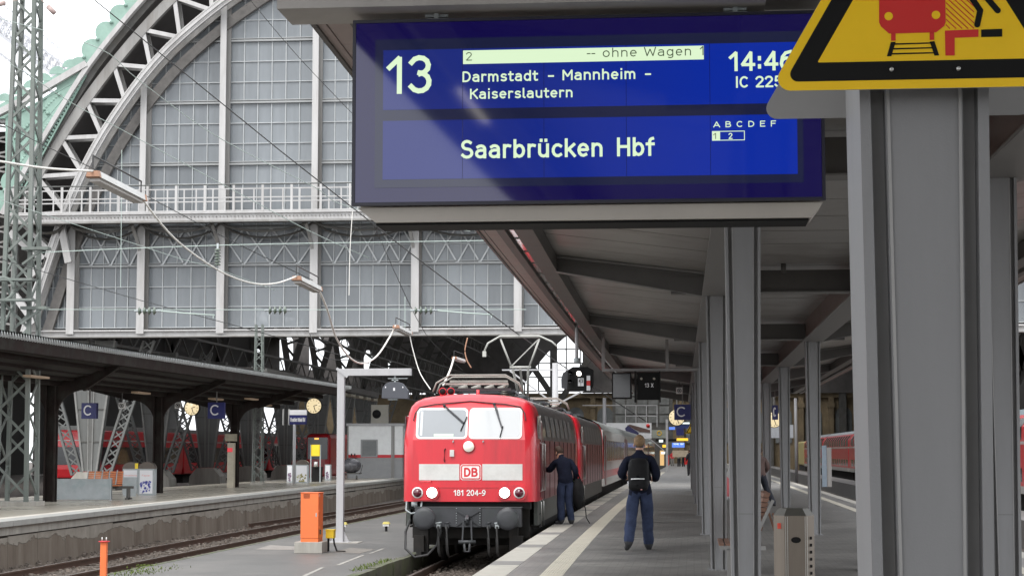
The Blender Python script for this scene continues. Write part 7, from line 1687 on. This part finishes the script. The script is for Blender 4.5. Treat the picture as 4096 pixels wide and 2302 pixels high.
b = MB(); b.beam((xb+.02, YBn-.03, ZP+.42), (xb+.30, YBn-.03, ZP+1.0), .04, .04); b.box((xb-.4, YBn-.05, ZP+.36), (xb+.2, YBn+.0, ZP+.41)); b.box((xb-.3, YBn-.05, ZP), (xb-.24, YBn, ZP+.37)); b.box((xb+.05, YBn-.05, ZP), (xb+.11, YBn, ZP+.37)); b.box((xb-.4, YBn-.06, ZP), (xb+.3, YBn+.02, ZP+.03)); b.build('end_frame', M['steel_shade'], bh)
for j in range(6): MB().box((xb-.4+j*.085, YBn, ZP+.41), (xb-.4+j*.085+.065, YBn+1.8, ZP+.435)).build('seat_slat', M['wood'], bh)
for j in range(5): b = MB(); x = xb+.36+j*.05; b.beam((x, YBn+.4, ZP+.5), (x-.1, YBn+.4, ZP+.82), .028, .02, up=(0, 1, 0)); b.build('arm_slat', M['wood'], bh)
# ================================================================ people
def skin_mesh(name, verts, edges, radii, root=0, levels=2):
    me = bpy.data.meshes.new(name); me.from_pydata(verts, edges, []); o = bpy.data.objects.new(name, me); COL.objects.link(o)
    sk = o.modifiers.new('skin', 'SKIN'); sk.use_smooth_shade = True; sk.branch_smoothing = .6
    for i, r in enumerate(radii):
        sv = me.skin_vertices[0].data[i]; sv.radius = r if isinstance(r, tuple) else (r, r); sv.use_root = (i == root)
    sb = o.modifiers.new('sub', 'SUBSURF'); sb.levels = levels; sb.render_levels = levels
    dg = bpy.context.evaluated_depsgraph_get(); m2 = bpy.data.meshes.new_from_object(o.evaluated_get(dg)); bpy.data.objects.remove(o)
    m2.name = name; return m2
def person(loc, rz, J, label, top, legs, hairm, scale=1.0, glove=None, hair_back=True, lean=0):
    """J: joint positions (x right, y forward, z up) for a figure about 1.78 m tall."""
    t = thing('person', loc, label, 'person', rz=rz)
    V, E, RD, idx = [], [], [], {}
    def a(n, p, r, par=None):
        idx[n] = len(V); V.append(tuple(c*scale for c in p)); RD.append(tuple(c*scale for c in r) if isinstance(r, tuple) else r*scale)
        if par: E.append((idx[par], idx[n]))
    a('pelvis', J['pelvis'], (.195, .15)); a('belly', J['belly'], (.21, .155), 'pelvis'); a('chest', J['chest'], (.23, .155), 'belly'); a('upchest', J['upchest'], (.17, .115), 'chest')
    a('neck', J['neck'], .062, 'upchest'); a('jaw', J['jaw'], (.068, .08), 'neck'); a('head', J['head'], (.078, .098), 'jaw'); a('crown', J['crown'], (.06, .075), 'head')
    for s in 'LR':
        a('sh'+s, J['sh'+s], .09, 'upchest'); a('el'+s, J['el'+s], .078, 'sh'+s); a('fo'+s, [lerp(J['el'+s][k], J['wr'+s][k], .5) for k in range(3)], .06, 'el'+s); a('wr'+s, J['wr'+s], .038, 'fo'+s)
        h = J.get('ha'+s); a('ha'+s, h, (.042, .022), 'wr'+s)
        hip = J['hi'+s]; a('hi'+s, hip, .13, 'pelvis'); a('th'+s, [lerp(hip[k], J['kn'+s][k], .55) for k in range(3)], .118, 'hi'+s); a('kn'+s, J['kn'+s], .096, 'th'+s)
        a('ca'+s, [lerp(J['kn'+s][k], J['an'+s][k], .4) for k in range(3)], .094, 'kn'+s); a('an'+s, J['an'+s], .09, 'ca'+s); f = J['to'+s]; an = J['an'+s]
        a('he'+s, (an[0], an[1]-.0, an[2]-.055), (.062, .055), 'an'+s); a('to'+s, f, (.056, .042), 'he'+s)
    me = skin_mesh('body', V, E, RD)
    mats = [top, legs, M['skin'], M['shoe'], glove or M['skin']]
    for m in mats: me.materials.append(m)
    pts = {n: Vector(V[i]) for n, i in idx.items()}
    segs = []
    for e0, e1 in E: segs.append((e0, e1))
    names = {i: n for n, i in idx.items()}
    hem = J['hem']*scale
    for p in me.polygons:
        c = p.center; best, bn = 9, None
        for e0, e1 in segs:
            A, B2 = Vector(V[e0]), Vector(V[e1]); d = B2-A; tt = max(0, min(1, (c-A).dot(d)/max(1e-6, d.length_squared))); q = (c-(A+d*tt)).length
            if q < best: best = q; bn = (names[e0], names[e1], tt)
        n0, n1, tt = bn
        if n1.startswith(('to', 'he')): k = 3
        elif n1.startswith('ha'): k = 4
        elif n1 in ('jaw', 'head', 'crown'): k = 2 if not (n1 == 'jaw' and tt < .3) else 0
        elif n1.startswith(('th', 'kn', 'ca', 'an', 'hi')): k = 1 if c.z < hem else 0
        elif n1 == 'belly' or n0 == 'pelvis': k = 0 if c.z > hem else 1
        else: k = 0
        p.material_index = k; p.use_smooth = True
    # cloth folds: displace gently
    import mathutils
    for v in me.vertices:
        if v.co.z < J['neck'][2]*scale and v.co.z > .12*scale:
            n_ = mathutils.noise.noise(Vector((v.co.x*9, v.co.y*9, v.co.z*5.5)))*.013+mathutils.noise.noise(Vector((v.co.x*20, v.co.y*20, v.co.z*16)))*.006
            v.co += v.normal*n_*scale
    ob = bpy.data.objects.new('body', me); COL.objects.link(ob); ob.parent = t
    # hair cap: offset shell over the crown and back of the head
    hd = Vector(pts['head']); cr_ = Vector(pts['crown']); fw = Vector(J.get('face', (0, 1, 0))).normalized(); up = (cr_-Vector(pts['jaw'])).normalized(); sd = fw.cross(up).normalized(); fw = up.cross(sd)
    b = MB(); rows = []; n, m_ = 22, 14; cen = hd+up*.025*scale-fw*.008*scale
    random.seed(3)
    for i in range(m_+1):
        row = []
        for k in range(n+1):
            az = 2*math.pi*k/n; back = -math.cos(az)   # az 0 = face side
            lim = 1.25+.75*max(0, back)+.15*abs(math.sin(az)); th = lim*i/m_
            jit = 1+.05*mathutils.noise.noise(Vector((math.cos(az)*3, math.sin(az)*3, th*4)))+(.02*math.sin(az*9+th*5))
            r = Vector((.092*math.sin(th)*math.sin(az), .112*math.sin(th)*math.cos(az), .118*math.cos(th)))*jit*scale
            row.append(cen+sd*r.x+fw*r.y+up*r.z)
        row[-1] = row[0]; rows.append(row)
    b.grid(rows, True); b.build('hair', hairm, None, off=(0, 0, 0)).parent = t
    for s in (-1, 1):
        e = cen+sd*s*.083*scale-up*.045*scale; b = MB(); b.ell(tuple(e), (.014*scale, .024*scale, .034*scale), 8, 6); b.build('ear', M['skin'], None, off=(0, 0, 0)).parent = t
    nz = cen+fw*.112*scale-up*.05*scale; b = MB(); b.ell(tuple(nz), (.014*scale, .02*scale, .024*scale), 8, 6); b.build('nose', M['skin'], None, off=(0, 0, 0)).parent = t
    for s in (-1, 1): e = cen+fw*.095*scale+sd*s*.034*scale-up*.02*scale; b = MB(); b.ell(tuple(e), (.012*scale, .008*scale, .008*scale), 8, 5); b.build('eye', M['black'], None, off=(0, 0, 0)).parent = t
    mo = cen+fw*.098*scale-up*.085*scale; b = MB(); b.ell(tuple(mo), (.024*scale, .006*scale, .006*scale), 8, 5); b.build('mouth', mat('lip', (.35, .12, .1), .5, var=0), None, off=(0, 0, 0)).parent = t
    # hands: palm is in the body; add five fingers each
    for s in 'LR':
        w, h = Vector(pts['wr'+s]), Vector(pts['ha'+s]); d = (h-w).normalized(); side = d.cross(Vector((0, 0, 1)))
        if side.length < .2: side = Vector((0, 1, 0))
        side.normalize(); nrm = side.cross(d).normalized(); b = MB()
        for k, (o, L) in enumerate(((-.03, .062), (-.01, .072), (.01, .068), (.03, .055))):
            p0 = h+side*o*scale; p1 = p0+d*L*.55*scale-nrm*.008*scale; p2 = p1+d*L*.35*scale-nrm*.028*scale; b.tube([p0, p1, p2], .0095*scale, 7, .007*scale)
        p0 = w.lerp(h, .45)+side*-.03*scale; b.tube([p0, p0+side*-.03*scale+d*.03*scale, p0+side*-.035*scale+d*.062*scale-nrm*.01*scale], .011*scale, 7, .008*scale)
        b.build('fingers', glove if glove else M['skin'], None, off=(0, 0, 0)).parent = t
    return t, pts
base = dict(pelvis=(0, 0, .97), belly=(0, 0, 1.12), chest=(0, .01, 1.3), upchest=(0, 0, 1.43), neck=(0, .0, 1.53), jaw=(0, .03, 1.605), head=(0, .02, 1.67), crown=(0, .01, 1.735), hem=.88,
 shL=(-.17, 0, 1.43), shR=(.17, 0, 1.43), elL=(-.26, -.04, 1.17), elR=(.26, -.04, 1.17), wrL=(-.22, .14, 1.02), wrR=(.22, .14, 1.02), haL=(-.2, .22, .99), haR=(.2, .22, .99),
 hiL=(-.1, 0, .92), hiR=(.1, 0, .92), knL=(-.11, .02, .5), knR=(.11, .02, .5), anL=(-.11, -.02, .09), anR=(.11, -.02, .09), toL=(-.12, .13, .03), toR=(.12, .13, .03))
# man with backpack walking away
g1 = at(2560, 2198, Z=ZP)
J = dict(base); J.update(pelvis=(0, .0, .96), shL=(-.18, -.02, 1.43), shR=(.18, .02, 1.43), elL=(-.29, -.06, 1.18), elR=(.28, -.05, 1.16), wrL=(-.25, .17, 1.13), wrR=(.22, .16, 1.1), haL=(-.19, .24, 1.14), haR=(.15, .23, 1.12),
 hiL=(-.105, 0, .92), hiR=(.105, 0, .92), knL=(-.13, -.02, .52), anL=(-.15, -.30, .15), toL=(-.20, -.2, .035), knR=(.11, .12, .51), anR=(.12, .2, .09), toR=(.12, .34, .03), hem=.88)
man, P = person((g1.x, g1.y, ZP), -.06, J, 'sandy-haired man in navy jacket and jeans with black backpack walking away along the platform', M['jacket'], M['jeans'], M['hair'], scale=1.05)
def loc_build(b, nm, m, t, bevel=0):
    o = b.build(nm, m, None, off=(0, 0, 0)); o.parent = t
    if bevel: q = o.modifiers.new('bevel', 'BEVEL'); q.width = bevel; q.segments = 3
    return o
bp_ = thing('backpack', (g1.x, g1.y, ZP), 'black backpack with pale reflective stripe on the back of the sandy-haired man', 'backpack', rz=-.06)
def ring_xz(cx, cy, cz, w, h, d, n=16): return [(cx+w*math.copysign(abs(math.cos(2*math.pi*k/n))**.55, math.cos(2*math.pi*k/n)), cy, cz+h*math.copysign(abs(math.sin(2*math.pi*k/n))**.55, math.sin(2*math.pi*k/n))) for k in range(n+1)]
b = MB(); rows = [ring_xz(0, -.11, 1.25, .165, .25, 0), ring_xz(0, -.16, 1.25, .18, .27, 0), ring_xz(0, -.24, 1.235, .17, .25, 0), ring_xz(0, -.31, 1.21, .14, .2, 0), ring_xz(0, -.33, 1.2, .02, .03, 0)]; b.grid([r[::-1] for r in rows], True); loc_build(b, 'main_compartment', M['pack'], bp_)
b = MB(); rows = [ring_xz(0, -.22, 1.08, .165, .105, 0), ring_xz(0, -.31, 1.08, .16, .1, 0), ring_xz(0, -.36, 1.075, .12, .07, 0), ring_xz(0, -.365, 1.07, .01, .01, 0)]; b.grid([r[::-1] for r in rows], True); loc_build(b, 'front_pocket', M['pack'], bp_)
b = MB(); b.tube([(-.11, -.335, 1.172), (0, -.352, 1.178), (.11, -.335, 1.176)], .012, 6); loc_build(b, 'reflective_stripe', M['signwhite'], bp_)
b = MB(); b.tube([(-.165, -.27, 1.13), (-.15, -.30, 1.07), (-.14, -.3, 1.03)], .016, 6); loc_build(b, 'side_stripe', M['signwhite'], bp_)
b = MB(); b.box((.05, -.372, .995), (.075, -.355, 1.01)); loc_build(b, 'logo_tab', mat('tab', (.6, .3, .3), .5, var=0), bp_)
for s in (-1, 1): b = MB(); b.tube([(s*.12, -.14, 1.48), (s*.13, -.03, 1.535), (s*.14, .1, 1.46), (s*.15, .14, 1.3), (s*.17, .05, 1.15)], .022, 6); loc_build(b, 'strap', M['pack'], bp_)
b = MB(); rows = []
for i in range(3):
    z = 1.52+.03*i; r = .085-.004*i; rows.append([(r*1.1*math.cos(k*.5236), .0+r*math.sin(k*.5236), z) for k in range(13)])
b.grid(rows, True); loc_build(b, 'collar', M['jacket'], man)
# man at the locomotive door
g2 = at(2262, 2094, Z=ZP)
J = dict(base); J.update(chest=(-.03, .05, 1.29), upchest=(-.05, .09, 1.41), neck=(-.07, .14, 1.50), jaw=(-.1, .21, 1.545), head=(-.11, .225, 1.61), crown=(-.11, .21, 1.68), face=(-.5, .85, -.35),
 shL=(-.2, .12, 1.39), shR=(.13, .05, 1.41), elL=(-.32, .24, 1.2), wrL=(-.42, .42, 1.22), haL=(-.47, .49, 1.25), elR=(.24, -.02, 1.17), wrR=(.24, .12, .98), haR=(.23, .16, .9),
 knL=(-.1, .03, .5), knR=(.08, .0, .5), anL=(-.1, -.02, .09), anR=(.13, -.02, .09), toL=(-.24, .06, .03), toR=(.16, .12, .03), hem=.92)
m2, P2 = person((g2.x, g2.y, ZP), .25, J, 'man in dark jacket leaning towards the locomotive door with green gloves, black bag beside him', M['jacket'], M['jeans'], M['hairdark'], scale=1.0, glove=mat('green_glove', (.35, .6, .06), .6, var=.1))
bag = thing('black_bag', (g2.x+.25, g2.y+.05, ZP), 'long black shoulder bag hanging at the side of the man by the locomotive', 'bag')
b = MB(); rows = []
for z, w, d in ((.34, .02, .02), (.38, .09, .12), (.55, .13, .17), (.75, .14, .17), (.92, .11, .13), (1.02, .05, .07)): rows.append([(w*math.cos(k*.5236)+.03, d*math.sin(k*.5236), z+.02*math.sin(k*2)) for k in range(13)])
b.grid(rows, True); loc_build(b, 'bag_body', M['pack'], bag)
b = MB(); b.tube([(.1, 0, .95), (-.0, 0, 1.2), (-.12, .02, 1.42)], .018, 6); b.tube([(.12, 0, .55), (.2, -.05, .35), (.22, -.08, .15), (.3, -.1, .02)], .012, 5); loc_build(b, 'strap', M['pack'], bag)
# man in brown jacket leaning behind the columns, seated figure, striped clothes, far travellers
g3 = at(3048, 1985, Z=ZP)
J = dict(base); J.update(anL=(-.05, .1, .09), toL=(.0, .25, .03), knL=(-.06, .1, .5), anR=(.42, -.05, .09), toR=(.5, .02, .03), knR=(.24, .1, .55), hem=.93)
person((at(3040, 2022, Z=ZP).x, at(3040, 2022, Z=ZP).y, ZP), .3, J, 'person in brown jacket and dark trousers half hidden behind the second left column', mat('brown_jacket', (.13, .085, .075), .8, var=.2), mat('dark_trousers', (.02, .024, .035), .8, var=.2), M['hairdark'], scale=.98)
SJ = dict(base); SJ.update(pelvis=(0, 0, .5), belly=(0, -.02, .64), chest=(0, -.02, .82), upchest=(0, 0, .95), neck=(0, .01, 1.05), jaw=(0, .05, 1.12), head=(0, .05, 1.19), crown=(0, .04, 1.25), shL=(-.17, 0, .95), shR=(.17, 0, .95), elL=(-.24, .05, .7), elR=(.24, .05, .7), wrL=(-.12, .25, .64), wrR=(.12, .25, .64), haL=(-.08, .32, .64), haR=(.08, .32, .64), hiL=(-.1, .03, .48), hiR=(.1, .03, .48), knL=(-.11, .45, .5), knR=(.11, .45, .5), anL=(-.11, .46, .1), anR=(.11, .46, .1), toL=(-.11, .6, .03), toR=(.11, .6, .03), hem=.5)
g4 = at(2898, 2060, Z=ZP)
person((g4.x+.02, g4.y, ZP), 1.2, SJ, 'seated person in red and white striped top, only a sliver visible between the left columns', mat('red_white_top', (.5, .12, .13), .8, var=.3), mat('pale_trousers', (.4, .4, .42), .8, var=.1), M['hairdark'], scale=.95)
for px, py, c, lab, k in ((2690, 1862, (.5, .03, .04), 'far traveller in a red top standing at the end of the platform', .95), (2716, 1864, (.22, .22, .19), 'far traveller in a grey-green coat at the end of the platform', 1.0), (2734, 1864, (.03, .02, .02), 'far traveller in dark clothes beside the squat red machine', 1.0), (2760, 1900, (.02, .02, .03), 'dark dressed traveller half hidden by the far left columns', 1.0)):
    g = at(px, py, Z=ZP); J = dict(base)
    person((g.x, g.y, ZP), 3.1 if px < 2700 else .5, J, lab, mat('coat_%d' % px, c, .8, var=.2), mat('trousers_%d' % px, (.25, .24, .22) if px == 2690 else (.02, .02, .025), .8, var=.2), M['hairdark'], scale=k)
